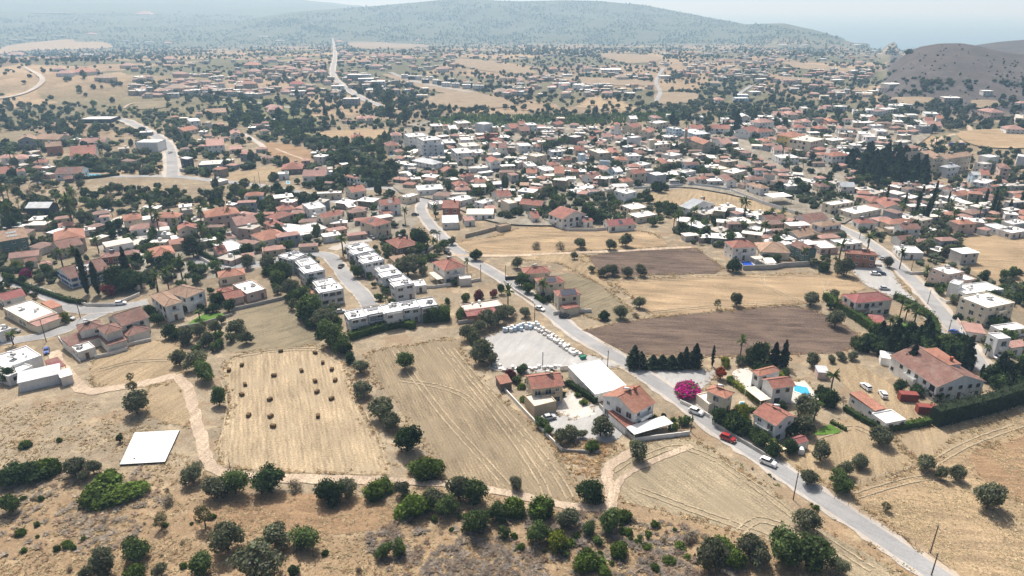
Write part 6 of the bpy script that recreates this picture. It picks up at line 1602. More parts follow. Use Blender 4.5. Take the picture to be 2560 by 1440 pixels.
hedge('1690,5 1760,50 1840,100 1905,145', 1.8, 2.0, 'd', 'dark hedge between the drive and white canopy roof', 'H')
hedge('30,625 150,690 280,740 400,780 520,820 640,838', 1.8, 1.9, 'd', 'flowering dark hedge along the left street garden wall', 'D')
hedge('1470,440 1530,480 1610,515 1670,535', 1.6, 1.8, 'd', 'dark clipped hedge beside the curved lane', 'D')
hedge('75,1100 200,1060 330,1025 450,1000 560,1015', 2.6, 2.8, 'g', 'leafy hedge in front of the front terrace row', 'E')
hedge('615,960 700,950 820,945', 5.5, 4.6, 'g', 'massive rounded hedge at the end of the front terrace', 'E')
hedge('880,1030 1200,1060 1560,1075', 2.6, 4.2, 'd', 'tall dark straight hedge in front of the chalet', 'a')
hedge('1240,1240 1500,1215 1780,1180', 1.6, 2.0, 'd', 'dark low hedge around the left pool garden', 'a')
hedge('1240,1130 1550,1135', 1.6, 2.4, 'd', 'dark hedge behind the left pool', 'a')
hedge('240,835 500,835 850,850', 1.2, 1.4, 'd', 'dark low hedge below the pink gabled house', 'b')
hedge('1050,680 1100,745 1300,775', 4, 3.5, 'g', 'rounded green hedge at the town square corner', 'e')
hedge('1120,290 1180,320 1235,350', 1.0, 1.0, 'g', 'low green hedge round the small lawn', 'I')
hedge('1820,700 1935,705', 1.2, 1.6, 'd', 'short dark hedge before the stepped pinkish house', 'F')
hedge('2030,945 2150,945', 1.2, 1.6, 'd', 'short dark hedge before the cream three-storey house', 'F')
hedge('1455,790 1525,830', 1.6, 2.2, 'g', 'clipped hedge beside the parked white car', 'E')

# ------------------------------------------------------------------ walls and fences
def wall(s, h, mat, label, tile=None, th=.2, name='garden_wall'):
    pts = P(s)
    if tile: pts = [tp(tile, *q) for q in pts]
    g = [Vector(G(*q)) for q in pts]; mb = MB(); o0 = g[0].copy()
    for i, (a, b) in enumerate(zip(g[:-1], g[1:])):
        d = (b - a); L = d.length; d /= L; s_ = Vector((-d.y, d.x, 0)) * th / 2
        mb.obox((a + b) / 2 - o0 + Vector((0, 0, h / 2 + .002 * i)), d * (L / 2 + th / 2), s_, Vector((0, 0, h / 2 + .05 + .002 * i)))
    o = ob(name, mb.mesh(name, [mat]), None, o0); o['label'] = label; o['category'] = 'wall'; o['group'] = 'boundary walls'
    return o
WW = wallmat('w'); WC = wallmat('o'); CW = CONC
wall('2190,432 2350,410 2480,395 2600,380', 1.3, WW, 'white garden wall in front of the white roadside house', 'H')
wall('1180,0 1300,130 1430,270 1560,410 1650,500', 1.0, WC, 'pale wall between the grey stubble and the tan house', 'H', .3)
wall('2190,430 2050,300 1930,175', 1.4, CW, 'grey wall between olive courtyard and white house', 'H')
wall('1650,500 1780,510 1930,515', .8, CW, 'low wall at the foot of the olive courtyard', 'H')
wall('240,300 450,430 600,520 700,590', 1.1, CW, 'grey roadside wall above the red car', 'I')
wall('0,140 130,200 215,250', 1.1, WC, 'pale roadside wall below the cream house', 'I')
wall('30,625 200,705 420,785 650,850 850,850 1040,770', 1.3, WC, 'curved cream wall along the left street', 'D', .25)
wall('670,300 1700,870 1740,900 2110,800', .01, CW, 'x', 'D') if False else None
wall('1730,885 1900,850 2110,800', 1.4, CW, 'grey wall behind the weedy plot', 'D')
wall('1330,1020 1500,990 1730,920', 1.1, CW, 'low wall along the villa lawn', 'D')
wall('440,1090 480,1150 600,1270', 1.0, WW, 'white wall stub before the rambling villa', 'D')
wall('945,1150 1125,1110', 1.2, WC, 'off-white porch wall of the rambling villa', 'D')
wall('710,1240 830,1215 950,1180', 1.2, WC, 'off-white terrace wall of the rambling villa', 'D')
wall('1490,500 1560,540 1620,555', 1.6, WC, 'curved pale wall at the lane mouth', 'D')
wall('1670,530 1820,505 1940,440 2260,365', 1.3, WC, 'long pale wall beside the sandy lane', 'D')
wall('560,720 700,715 890,690 1050,660', 1.3, WC, 'pale wall around the square red-roofed house', 'E')
wall('610,470 700,420', 1.5, CW, 'grey wall right of the dark-walled house', 'E')
wall('935,340 1060,310 1190,275 1270,262', 2.0, STONE, 'old stone wall above the road curve', 'E', .4)
wall('1520,215 1700,290 1900,290 2200,262', 1.6, WC, 'pale wall behind the upper stubble field', 'E')
wall('880,985 1050,960 1240,910', 1.4, CW, 'wall before the low flat-roofed house', 'E')
wall('1220,670 1300,740 1440,830', 1.1, WC, 'white pavement wall beside the solar roof trio', 'E')
wall('1590,915 1700,900 1870,895', 1.4, WC, 'cream wall under the nearest solar roof house', 'E')
wall('1230,655 1330,650', 1.6, DARKM, 'short dark metal fence panel by the road', 'E')
wall('1640,1330 1940,1300', 1.6, WC, 'cream wall at the foot of the stone yard', 'E')
wall('470,580 700,575 760,560 1040,545', 2.2, CW, 'grey wall behind the straw field', 'F', .3)
wall('1310,545 1500,555', 1.0, wallmat('p'), 'pinkish wall before the brick house', 'F')
wall('1710,615 1850,610', 1.2, WC, 'short pale wall by the right road', 'F')
wall('1930,800 1980,830 2110,825', 1.2, WC, 'pale wall of the long white house', 'F')
wall('2060,960 2090,1010 2110,1050', 1.4, wallmat('p'), 'pink wall beside the blue car', 'F')
wall('380,0 600,85 850,165', 2.0, wallmat('l'), 'white panel wall along the dry plot, upper side', 'F')
wall('0,190 200,170 360,150', 1.8, CW, 'grey wall under the grey-roofed white house', 'F')
wall('170,1340 450,1370 740,1420', 2.0, wallmat('l'), 'white panel fence along the dry plot', 'e')
wall('1750,1400 2100,1380 2480,1350', 2.0, wallmat('l'), 'white corrugated fence below the village street', 'd')
wall('210,1330 330,1370 430,1290 430,1230', 2.6, CW, 'curved grey retaining wall round the pool garden', 'c')
wall('120,1120 250,1150 700,1130 860,1085 1110,1040', 2.0, wallmat('g'), 'dark curved wall around the modern grey house', 'b')
wall('0,1035 250,1045 650,1060', 1.5, WC, 'pale wall along the far left street', 'a')
wall('300,1230 500,1180 760,1130', 1.5, CW, 'grey wall beside the left parked car', 'a')
wall('1000,900 900,780 850,720', 1.8, CW, 'sloping wall beside the four-storey block', 'c')
wall('0,410 200,400 440,400', 2.2, CW, 'grey retaining wall under the cream hip pair', 'c')
wall('2050,545 2560,560', .01, CW, 'x', 'f') if False else None
def fence(s, label, tile, step=2.4, h=1.15):
    pts = [tp(tile, *q) for q in P(s)]; g = [Vector(G(*q)) for q in pts]; root = thing('wire_fence', label, 'fence', g[0], 'wire fences')
    pm = MB(); pm.tube((0, 0, -.1), (0, 0, h), .05, .045, 5); pm = pm.mesh('post', [WOOD])
    for a, b in zip(g[:-1], g[1:]):
        L = (b - a).length; n = max(2, int(L / step))
        for i in range(n): ob('post', pm, root, a.lerp(b, i / n) - g[0])
        for zz in (.4, .75, 1.05):
            w = MB(); w.tube(a - g[0] + Vector((0, 0, zz)), b - g[0] + Vector((0, 0, zz)), .012, .012, 4); ob('wire', w.mesh('wire', [METAL]), root)
fence('1285,758 1450,705 1600,660 1780,612', 'wire fence with brown posts along the foot of the olive yard', 'I')
fence('1560,400 1660,480 1780,560', 'wire fence running down from the low hedge', 'I')
fence('880,690 1050,800 1250,910 1500,1060 1750,1200 1950,1330', 'long wire fence beside the lower road', 'I')
fence('2270,-10 2380,10 2480,30', 'thin wire fence along the olive field', 'I') if False else None

# ------------------------------------------------------------------ vehicles
CARM = {'white': (.75, .75, .74), 'red': (.28, .012, .015), 'black': (.012, .012, .014), 'blue': (.02, .07, .30), 'silver': (.42, .43, .44), 'grey': (.16, .165, .17), 'navy': (.015, .03, .10)}
TYRE = plain('tyre_rubber', (.015, .015, .015), .9, 0); LAMP = plain('headlight_glass', (.55, .55, .52), .15, 0); TAIL = plain('tail_light', (.3, .01, .01), .3, 0)
CARC = {}
def car_meshes(col, suv):
    k = (col, suv)
    if k in CARC: return CARC[k]
    m = plain('car_paint_' + col, CARM[col], .25, 0, spec=.6); h = .18 if suv else 0
    body = MB(); prof = [(-2.15, .32), (-2.22, .62), (-2.16, .95 + h), (-1.9, 1.0 + h), (.95, .98 + h), (1.9, .84 + h), (2.18, .62), (2.15, .32)]
    n = len(prof)
    for i in range(n):
        a, b = prof[i], prof[(i + 1) % n]; body.quad((a[0], -.84, a[1]), (a[0], .84, a[1]), (b[0], .84, b[1]), (b[0], -.84, b[1]))
    body.poly([(x, -.84, z) for x, z in prof][::-1]); body.poly([(x, .84, z) for x, z in prof])
    cab = MB(); b0, b1, t0, t1 = (-1.95 if suv else -1.75), .95, (-1.75 if suv else -1.25), .25; zb, zt = .985 + h, 1.48 + h
    q = [(b0, -.8, zb), (b1, -.8, zb), (b1, .8, zb), (b0, .8, zb), (t0, -.64, zt), (t1, -.64, zt), (t1, .64, zt), (t0, .64, zt)]
    for f in ((0, 1, 5, 4), (1, 2, 6, 5), (2, 3, 7, 6), (3, 0, 4, 7)): cab.quad(*[q[i] for i in f])
    rf = MB(); rf.box(t0 - .03, t1 + .03, -.66, .66, zt + .002, zt + .06, 0, True, True)
    for xx in (t0 + .05, (t0 + t1) / 2 + .2): rf.box(xx - .05, xx + .05, -.745, -.70, zb + .1, zt, 0, True, True); rf.box(xx - .05, xx + .05, .70, .745, zb + .1, zt, 0, True, True)
    wh = MB(); wh.tube((0, -.11, 0), (0, .11, 0), .33, .33, 12); rim = MB(); rim.tube((0, -.118, 0), (0, .118, 0), .2, .2, 10)
    hl = MB(); hl.box(-.04, .05, -.2, .2, -.07, .07, 0, True, True)
    CARC[k] = (body.mesh('body', [m]), cab.mesh('window', [GLASS]), rf.mesh('roof', [m]), wh.mesh('wheel', [TYRE]), rim.mesh('rim', [METAL]), hl.mesh('headlight', [LAMP]), hl.mesh('tail_light', [TAIL]))
    return CARC[k]
def car(t, x, y, deg, col, label, suv=False, sc=1.0):
    q = tp(t, x, y); g = G(*q); root = thing('parked_car', label, 'car', (g[0], g[1], g[2] + .16), 'cars parked about the hamlet'); root.rotation_euler = (0, 0, math.radians(deg)); root.scale = (sc,) * 3
    b, c, r, w, ri, h, tl = car_meshes(col, suv); ob('body', b, root); ob('window', c, root); ob('roof', r, root)
    for sx in (-1.3, 1.35):
        for sy in (-.78, .78): wo2 = ob('wheel', w, root, (sx, sy, .33)); ob('rim', ri, wo2)
    for sy in (-.58, .58): ob('headlight', h, root, (2.15, sy, .68)); ob('tail_light', tl, root, (-2.2, sy, .75))
CARS = '''I 655,600 -40 white 1 |white estate car parked on the lower road
I 355,420 -40 red 1 |red car parked by the roadside wall
I 118,222 -38 white 1 |white car beside the bougainvillea roadside
I 1378,35 100 white 1 |white van parked on the bare lot, rear one
I 1507,92 80 white 1 |white car parked on the bare lot, front one
H 1555,262 20 silver 0 |silver car in front of the tan house wing
E 1488,880 -42 white 0 |white car parked by the solar roof trio
E 1670,935 -5 black 1 |black car on the drive of the nearest solar house
E 800,462 -45 black 1 |black car on the road below the dark-walled house
E 690,300 70 black 0 |black car at the road curve
E 558,290 10 black 0 |black car above the big green tree
E 335,355 30 black 0 |black car beside the faded red hip house
E 240,348 -50 grey 0 |grey car behind the terraces
E 155,345 20 grey 0 |grey car on the dirt lot
E 260,170 -40 silver 0 |silver car before the white road-curve house
E 560,175 10 black 0 |black car near the palm
F 2048,1060 -55 blue 0 |bright blue car on the right road
F 1452,618 -15 white 0 |white car on the gravel lot, left of the blue one
F 1492,615 -15 navy 0 |dark blue car on the gravel lot
F 1520,728 -10 silver 0 |silver car behind the red hip roof
F 1420,555 -5 black 1 |dark pickup by the brick house wall
F 2385,1248 0 white 0 |white car before the tall white house
F 1500,500 60 silver 0 |silver car at the brick house corner
F 60,165 0 white 0 |white car left of the grey-roofed house
F 210,178 5 silver 0 |silver car right of the grey-roofed house
F 120,190 0 black 0 |black car under the grey-roofed house
D 900,840 15 white 1 |white off-road car on the left street
D 350,1195 -60 blue 0 |pale blue car on the pink paving
D 520,950 -10 silver 0 |silver car beside the cream flat house
D 1180,955 60 white 0 |white car beside the tan-roofed villa
D 1320,545 0 black 1 |black car in the shade of the lane
D 1050,425 10 silver 0 |silver car before the low maroon house
D 2540,560 80 black 0 |black car on the terrace street
D 2530,900 20 silver 0 |silver car under the near box villa
D 110,1045 0 grey 0 |grey car by the photo edge wall
D 910,320 0 black 0 |black car under the pink-roofed carport
D 770,150 10 white 0 |white car on the far dirt lot, left one
D 800,150 10 white 0 |white car on the far dirt lot, right one
I 2490,20 -20 white 0 |white car by the right-hand villa fence
I 2545,40 -20 silver 0 |silver car by the right-hand villa fence
a 2250,1150 5 white 0 |white car turning at the junction
a 590,1310 -30 silver 0 |silver car on the left verge
a 2535,850 80 white 0 |white car climbing the approach road
b 1490,1215 0 silver 0 |beige car on the dry plot
c 1570,930 0 black 0 |black car below the four-storey block
d 650,1325 0 white 0 |white car under the orange-roofed house
d 1800,1350 5 grey 0 |grey car along the panel fence, left one
d 1890,1345 5 silver 0 |silver car along the panel fence, middle one
d 2200,1325 5 grey 0 |grey car along the panel fence, right one
e 1340,955 0 grey 0 |grey car on the town square
e 2140,1035 -60 silver 0 |silver car by the square corner building
f 440,785 0 navy 0 |dark car near the conifer grove
f 1440,1210 10 white 0 |white car on the dirt patch by the grove'''
for ln in CARS.splitlines():
    a, lb = ln.split('|'); q = a.split(); x, y = q[1].split(','); car(q[0], float(x), float(y), float(q[2]), q[3], lb, q[4] == '1', 1.0)
def box_vehicle(px, py, deg, L, Wd, Hh, paint, label, name, cat):
    g = G(px, py); root = thing(name, label, cat, g); root.rotation_euler = (0, 0, math.radians(deg))
    b = MB(); b.box(-L / 2, L / 2, -Wd / 2, Wd / 2, .45, Hh, 0, True, True); ob('body', b.mesh('body', [paint]), root)
    w = MB(); w.box(-L / 2 + .4, L / 2 - .4, -Wd / 2 - .03, -Wd / 2 - .003, Hh * .52, Hh * .82); ob('window', w.mesh('window', [GLASS]), root)
    w = MB(); w.box(L / 2 + .003, L / 2 + .03, -Wd / 2 + .2, Wd / 2 - .2, Hh * .45, Hh * .85); ob('windscreen', w.mesh('windscreen', [GLASS]), root)
    t = MB(); t.tube((0, -.15, 0), (0, .15, 0), .48, .48, 12); t = t.mesh('wheel', [TYRE])
    for sx in (-L * .32, L * .32):
        for sy in (-1, 1): ob('wheel', t, root, (sx, sy * (Wd / 2 - .1), .48))
box_vehicle(2390, 366, -8, 12, 2.5, 3.1, plain('bus_paint', (.02, .035, .16), .35, 0), 'dark blue bus parked on the dirt lot', 'bus', 'bus')
box_vehicle(1685, 461, 3, 7, 2.4, 3.2, plain('lorry_paint', (.6, .6, .58), .4, 0), 'white lorry at the end of the panel fence', 'lorry', 'lorry')
CONT = plain('container_paint', (.20, .045, .035), .6, .2, 1.5)
for (t_, x_, y_, dg, lb) in (('I', 1690, 120, -8, 'rust red shipping container beside the tree belt, rear one'), ('I', 1825, 215, -10, 'rust red shipping container against the conifer hedge, front one')):
    g_ = G(*tp(t_, x_, y_)); root = thing('shipping_container', lb, 'container', g_, 'shipping containers'); root.rotation_euler = (0, 0, math.radians(dg))
    b = MB(); b.box(-2.6, 2.6, -1.2, 1.2, .1, 2.6, 0, True, True); ob('body', b.mesh('body', [CONT]), root)
    for i in range(13): r_ = MB(); r_.box(-2.5 + i * .4, -2.3 + i * .4, -1.26, -1.203, .25, 2.45, 0, True, True); ob('rib', r_.mesh('rib', [CONT]), root)
    for sx in (-1, 1): d_ = MB(); d_.box(2.603, 2.66, sx * .6 - .55, sx * .6 + .55, .2, 2.5, 0, True, True); ob('door', d_.mesh('door', [CONT]), root)

# ------------------------------------------------------------------ poles
POLES = '''I 842,862 200|wooden pole on the lower road, midway up
I 1862,1258 205|wooden pole behind the lamp at the lower corner
I 1870,1425 165|wooden pole at the bottom of the lower road
I 80,355 140|wooden pole beside the white garden wall
H 2390,190 0|
E 1048,660 120|wooden pole beside the square red-roofed house
E 1232,655 110|wooden pole by the dark fence panel
E 1448,960 130|wooden pole at the stone yard corner
E 1990,1310 130|wooden pole on the road by the conifers
E 2225,1330 130|wooden pole before the conifer row
E 1508,1300 90|short pole in front of the stone yard
E 745,400 70|wooden pole at the track mouth
F 1842,835 110|wooden pole beside the right road, middle one
F 1990,1070 120|wooden pole by the bright blue car
F 1720,590 75|wooden pole across from the brick house
F 1335,350 70|wooden pole by the upper right road
F 1855,640 60|wooden pole by the stepped pinkish house
D 345,1115 165|wooden pole beside the street by the cream flat house
D 600,940 160|wooden pole below the cypress pair
D 270,810 120|wooden pole on the left street bend
D 1755,545 120|wooden pole in the lane bend
D 1975,500 110|wooden pole by the sandy lane wall
D 1080,480 110|wooden pole by the small orange-roofed house
D 1170,740 130|wooden pole behind the tan-roofed villa
D 840,190 80|wooden pole on the far dirt lot
b 120,820 300|tall lamp pole at the junction
b 755,1260 140|pole left of the dry plot track
b 1250,1385 190|pole in front of the dry plot, left one
b 1315,1350 220|pole in front of the dry plot, right one
c 1760,1070 200|pole before the white corner building
c 1410,1350 170|pole by the unfinished slab house
c 1020,1300 140|pole by the tiny white hut
c 830,1310 140|pole left of the tiny white hut
a 1115,1290 140|pole beside the brown garden hut
a 2365,1165 280|pole at the junction verge'''
pmb = MB(); pmb.tube((0, 0, -.2), (0, 0, 1), .16, .11, 7); PMESH = pmb.mesh('post', [WOOD])
for ln in POLES.splitlines():
    a, lb = ln.split('|'); q = a.split(); x, y = [float(v) for v in q[1].split(',')]; dh = float(q[2])
    if dh <= 0: continue
    px_, py_ = tp(q[0], x, y); g = G(px_, py_); py2 = py_ - dh / tscale(q[0]); d = rayd(px_, py2); hh = CAMH - g[2] - (-d[2]) * g[1] / d[1]; hh = max(5.5, min(hh, 11))
    root = thing('utility_pole', lb, 'pole', g, 'roadside poles'); o = ob('post', PMESH, root); o.scale = (1, 1, hh)
    cmb = MB(); cmb.box(-.55, .55, -.06, .06, hh - .5, hh - .38, 0, True, True); cr_ = ob('crossarm', cmb.mesh('crossarm', [WOOD]), root, (0, 0, 0), RNG.uniform(0, 3))
    for sx in (-.45, 0, .45): im = MB(); im.tube((sx, 0, hh - .378), (sx, 0, hh - .2), .05, .04, 6); ob('insulator', im.mesh('insulator', [TANK]), cr_)

# ------------------------------------------------------------------ slab, bales, yard goods, pools
SLABM = plain('slab_concrete', (.60, .585, .555), .8, .3, .22)
pts = [at(*tp('G', *q), .55) for q in ((890, 598), (1228, 578), (1336, 342), (1002, 360))]
c0 = Vector(pts[0]); c0.z = 0; mb = MB(); tpv = [(p[0] - c0.x, p[1] - c0.y, .55) for p in pts]
root = thing('concrete_slab', 'bare white concrete slab on the dry ground', 'slab', c0); mb.poly(tpv); ob('top', mb.mesh('top', [SLABM]), root)
mb = MB()
for i in range(4):
    a, b = tpv[i], tpv[(i + 1) % 4]; mb.quad((a[0], a[1], -.1), (b[0], b[1], -.1), (b[0], b[1], .548), (a[0], a[1], .548))
ob('slab_edge', mb.mesh('slab_edge', [plain('dark_slab_side', (.07, .06, .05), .9, .2)]), root)  # slab sides, coloured much darker than the top
BALE = plain('hay_bale', (.125, .08, .038), .95, .4, 3)
bmm = []
for k in range(3):
    bm = bmesh.new(); bmesh.ops.create_cube(bm, size=1); bmesh.ops.scale(bm, vec=(1.6, 1.1, 1.0), verts=bm.verts); bmesh.ops.bevel(bm, geom=bm.edges, offset=.1, segments=2, affect='EDGES')
    for v in bm.verts: v.co += Vector((RNG.uniform(-.05, .05), RNG.uniform(-.05, .05), RNG.uniform(-.04, .04) + .0))
    bmesh.ops.translate(bm, vec=(0, 0, .49), verts=bm.verts); me = bpy.data.meshes.new('hay_bale'); bm.to_mesh(me); bm.free(); me.materials.append(BALE); bmm.append(me)
for i, (x, y) in enumerate(P('702 880 788 884 807 909 830 926 754 929 605 915 573 928 685 941 788 955 838 953 793 982 829 999 613 964 605 989 675 1001 622 1041 677 1043 795 1043 683 1068')):
    g = G(x, y); o = ob('hay_bale', RNG.choice(bmm), None, g, RNG.uniform(0, 3.1)); o['category'] = 'hay bale'; o['group'] = 'hay bales on the stubble'
    AUTO.append((o, 'brown hay bale on the pale stubble field', '', x, y))
# pallets of stone
PALM = [plain('wrapped_stone_a', (.74, .73, .71), .6, .15, 2), plain('wrapped_stone_b', (.62, .60, .56), .7, .2, 2), plain('blue_wrap', (.50, .60, .70), .5, .15, 2)]
PWOOD = plain('pallet_wood', (.30, .22, .13), .9, .2, 3)
pcm = {}
def pallet(px, py, rz, hk, m, label, group):
    sz = 'low' if hk < .75 else 'tall' if hk > 1.4 else 'mid-height'; cl = ('white', 'greyish', 'bluish')[m]
    k = (hk, m)
    if k not in pcm:
        a = MB(); a.box(-.6, .6, -.5, .5, 0, .14, 0, True); b = MB()
        for ix in range(3):
            for iy in range(2):
                h_ = hk - .02 * ((ix * 5 + iy * 3) % 3); b.box(-.57 + ix * .39, -.57 + ix * .39 + .36, -.47 + iy * .48, -.47 + iy * .48 + .45, .145, h_, 0, True)
        pcm[k] = (a.mesh('pallet_base', [PWOOD]), b.mesh('stone_blocks', [PALM[m]]))
    g = G(px, py); root = thing('stone_pallet', '', 'pallet', g, group); AUTO.append((root, f'{sz} {cl} stone pallet', group.replace('pallets ', '').replace('of the yard', 'of the gravel yard'), px, py)); root.rotation_euler = (0, 0, rz); ob('pallet_base', pcm[k][0], root); ob('stone_blocks', pcm[k][1], root)
for i in range(26):
    t = i / 25; x = 1342 + 98 * t + (6 if i % 2 else -6) * .5; y = 820 + 68 * t + (-4 if i % 2 else 4) * .6
    for r_ in range(1 + (i % 3 != 0)): pallet(x + r_ * 8 + RNG.uniform(-2, 2), y + r_ * 4 + RNG.uniform(-2, 2), RNG.uniform(.6, 1.1), RNG.choice((.8, 1.0, 1.25)), RNG.choice((0, 1, 1)), 'white wrapped stone pallet lined up along the road side of the gravel yard', 'pallets along the road side of the yard')
for i in range(18):
    x = 1262 + 82 * i / 17; y = 826 - 13 * i / 17; pallet(x + RNG.uniform(-2, 2), y + RNG.uniform(-2, 4) + (i % 2) * 5, RNG.uniform(-.2, .3), RNG.choice((1.5, 1.8, 2.0)), RNG.choice((0, 2, 2)), 'tall bluish wrapped pallet at the back of the gravel yard', 'pallets at the back of the yard')
for i in range(34):
    t = RNG.random(); x = 1203 + 50 * t + RNG.uniform(-8, 8); y = 852 + 78 * t + RNG.uniform(-6, 6); pallet(x, y, RNG.uniform(0, 3), RNG.choice((.35, .5, .8)), RNG.choice((0, 1, 1)), 'low pallet of broken stone along the tree side of the gravel yard', 'pallets along the tree side of the yard')
for i in range(22):
    t = i / 21; pallet(1255 + 200 * t + RNG.uniform(-3, 3), 925 - 8 * t + RNG.uniform(-4, 4), RNG.uniform(0, 3), RNG.choice((.4, .7, 1.0)), RNG.choice((0, 1)), 'stone pallet along the front edge of the gravel yard', 'pallets along the front edge of the yard')
def skip(px, py, col, label):
    g = G(px, py); m = MB(); m.poly([(-.9, -.6, .1), (.9, -.6, .1), (1.1, -.7, 1.2), (-1.1, -.7, 1.2)]); m.poly([(.9, .6, .1), (-.9, .6, .1), (-1.1, .7, 1.2), (1.1, .7, 1.2)]); m.quad((.9, -.6, .1), (.9, .6, .1), (1.1, .7, 1.2), (1.1, -.7, 1.2)); m.quad((-.9, .6, .1), (-.9, -.6, .1), (-1.1, -.7, 1.2), (-1.1, .7, 1.2)); m.quad((-1.05, -.66, 1.0), (1.05, -.66, 1.0), (1.05, .66, 1.0), (-1.05, .66, 1.0))
    o = ob('refuse_bin', m.mesh('refuse_bin', [plain('bin_' + label[:5], col, .5, .1)]), None, g, .3); o['label'] = label; o['category'] = 'bin'
skip(*tp('E', 1807, 1240), (.02, .18, .11), 'green refuse bin at the gravel yard gate')
field('lawn', LAWN, '990 375 1050 330 1110 305 1160 330 1195 360 1080 380', False, tile='I'); field('lawn', LAWN, '1380 1000 1480 930 1560 905 1660 905 1665 930 1540 970 1420 1005', False, tile='D'); field('lawn', LAWN, '1620 1000 1680 980 1760 1020 1740 1060 1660 1040', False, tile='F')
field('lawn', LAWN, '1600 300 1660 290 1660 325 1600 325', False, tile='D'); field('lawn', LAWN, '250 800 400 790 430 815 260 820', False, tile='b')
# small things near the balcony house
g_ = G(*tp('I', 897, 515)); m_ = MB(); m_.tube((-.9, 0, .95), (.9, 0, .95), .85, .85, 14); m_.box(-.7, -.5, -.6, .6, 0, .4); m_.box(.5, .7, -.6, .6, 0, .4); o = ob('water_tank', m_.mesh('water_tank', [TANK]), None, g_, 1.3); o['label'] = 'large pale barrel tank lying beside the small red-roofed shed'; o['category'] = 'tank'
house_lines('I 812,405 880,447 960,425 2.5 gKw X | small red-roofed garden shed beside the barrel tank')
w_ = [Vector(at(*tp('I', *q), 2.6)) for q in ((640, 442), (740, 500), (795, 482), (695, 420))]; c_ = sum(w_, Vector()) / 4; m_ = MB(); m_.poly([w - Vector((c_.x, c_.y, 0)) for w in w_]); root = thing('shade_sail', 'beige shade sail stretched beside the balcony house', 'shade sail', (c_.x, c_.y, 0)); ob('cloth', m_.mesh('cloth', [plain('sail_cloth', (.62, .52, .32), .8, .1)]), root)
for w in w_: q_ = MB(); q_.tube((0, 0, 0), (0, 0, 2.58), .05, .04, 6); ob('post', q_.mesh('post', [METAL]), root, (w.x - c_.x, w.y - c_.y, 0))
house_lines('1422,938 1500,985 1580,962 3.0 kWw X' if False else 'H 1700,-120 1900,75 2130,10 3.0 mWw X | broad white flat canopy roof beside the tan house')
cv = [o for o in SC.objects if o.get('label') == 'broad white flat canopy roof beside the tan house'][0]; rfo = [c for c in cv.children if c.name.startswith('roof')][0]
bb = [Vector(v) for v in rfo.bound_box]; X0, X1, Y0, Y1, Z0, Z1 = min(v.x for v in bb), max(v.x for v in bb), min(v.y for v in bb), max(v.y for v in bb), min(v.z for v in bb) + .18, max(v.z for v in bb)
for i in range(9):
    xx = X0 + (X1 - X0) * (i + .5) / 9; m_ = MB(); a_, b_ = Vector((xx, Y0, Z0 + .03)), Vector((xx, Y1, Z1 + .03)); m_.obox((a_ + b_) / 2, Vector((.06, 0, 0)), (b_ - a_) / 2, Vector((0, 0, .04))); ob('roof_seam', m_.mesh('roof_seam', [METAL]), rfo)
# dead tree
g_ = G(*tp('G', 1722, 690)); m_ = MB(); m_.tube((0, 0, -.1), (.1, .05, 6.2), .16, .03, 6)
for i in range(22):
    a_ = RNG.uniform(0, 6.28); z_ = RNG.uniform(1.0, 5.2); l_ = (6.4 - z_) * .42; m_.tube((.02 * z_, 0, z_), (l_ * math.cos(a_), l_ * math.sin(a_), z_ + RNG.uniform(-.2, .5)), .05, .012, 4)
o = ob('dead_tree', m_.mesh('dead_tree', [plain('dead_wood', (.16, .12, .10), .95, .2)]), None, g_); o['label'] = 'bare dead conifer with thin grey branches'; o['category'] = 'tree'

# ------------------------------------------------------------------ uncountable ground cover
def scatter_px(n, s):
    poly = P(s); xs = [q[0] for q in poly]; ys = [q[1] for q in poly]; px = NR.uniform(min(xs), max(xs), n); py = NR.uniform(min(ys), max(ys), n); k = inside_poly(px, py, poly); return px[k], py[k]
def tufts(name, label, px, py, size, cols, fields=True, per=7):
    p = ground_pts(px, py); ok = clear(p[:, 0], p[:, 1], .3, .4, fields); p = p[ok]; n = len(p); r = NR
    cl = fbm(p[:, 0], p[:, 1], .21) + r.normal(scale=.9, size=n); p = p[cl > -.3]; n = len(p)
    s = size * r.uniform(.5, 1.6, n); c = np.repeat(p, per, 0); ss = np.repeat(s, per)
    a = r.uniform(0, 6.28, n * per); lean = r.uniform(.5, 1.3, n * per); d = np.stack([np.cos(a) * lean, np.sin(a) * lean, .62 - .2 * lean], 1) * ss[:, None]
    sd_ = np.stack([-np.sin(a), np.cos(a), 0 * a], 1) * (ss * .28)[:, None]; b0 = c + np.stack([np.cos(a), np.sin(a), 0 * a], 1) * (ss * .12)[:, None]
    v = np.stack([b0 - sd_, b0 + sd_, b0 + d], 1).reshape(-1, 3); t = np.arange(len(v)).reshape(-1, 3)
    cc = np.array(cols)[r.integers(0, len(cols), n)] * r.uniform(.75, 1.2, (n, 1)); cc = np.repeat(np.repeat(cc, per, 0), 3, 0)
    o = stuff_mesh(name, v, t, cc, FOL, kind='stuff', label=label, category='vegetation')
px, py = scatter_px(26000, '-30 1010 230 1000 420 1080 540 1200 900 1215 1100 1215 1500 1275 1640 1300 1960 1390 2100 1450 -30 1450')
tufts('dry_grass', 'dry tan grass tufts covering the hillside in front', px, py, .42, [(.46, .36, .22), (.40, .29, .175), (.36, .245, .14), (.50, .41, .26), (.40, .30, .19)])
px, py = scatter_px(12000, '2120 1230 2300 1170 2420 1050 2600 1000 2600 1450 2420 1450')
tufts('dry_grass', 'dry straw tufts covering the right-hand olive field', px, py, .32, [(.50, .40, .25), (.44, .34, .205), (.54, .44, .29)], False)
px, py = scatter_px(1500, '1050 1270 1500 1280 1700 1310 1850 1370 1850 1450 1000 1450 900 1350')
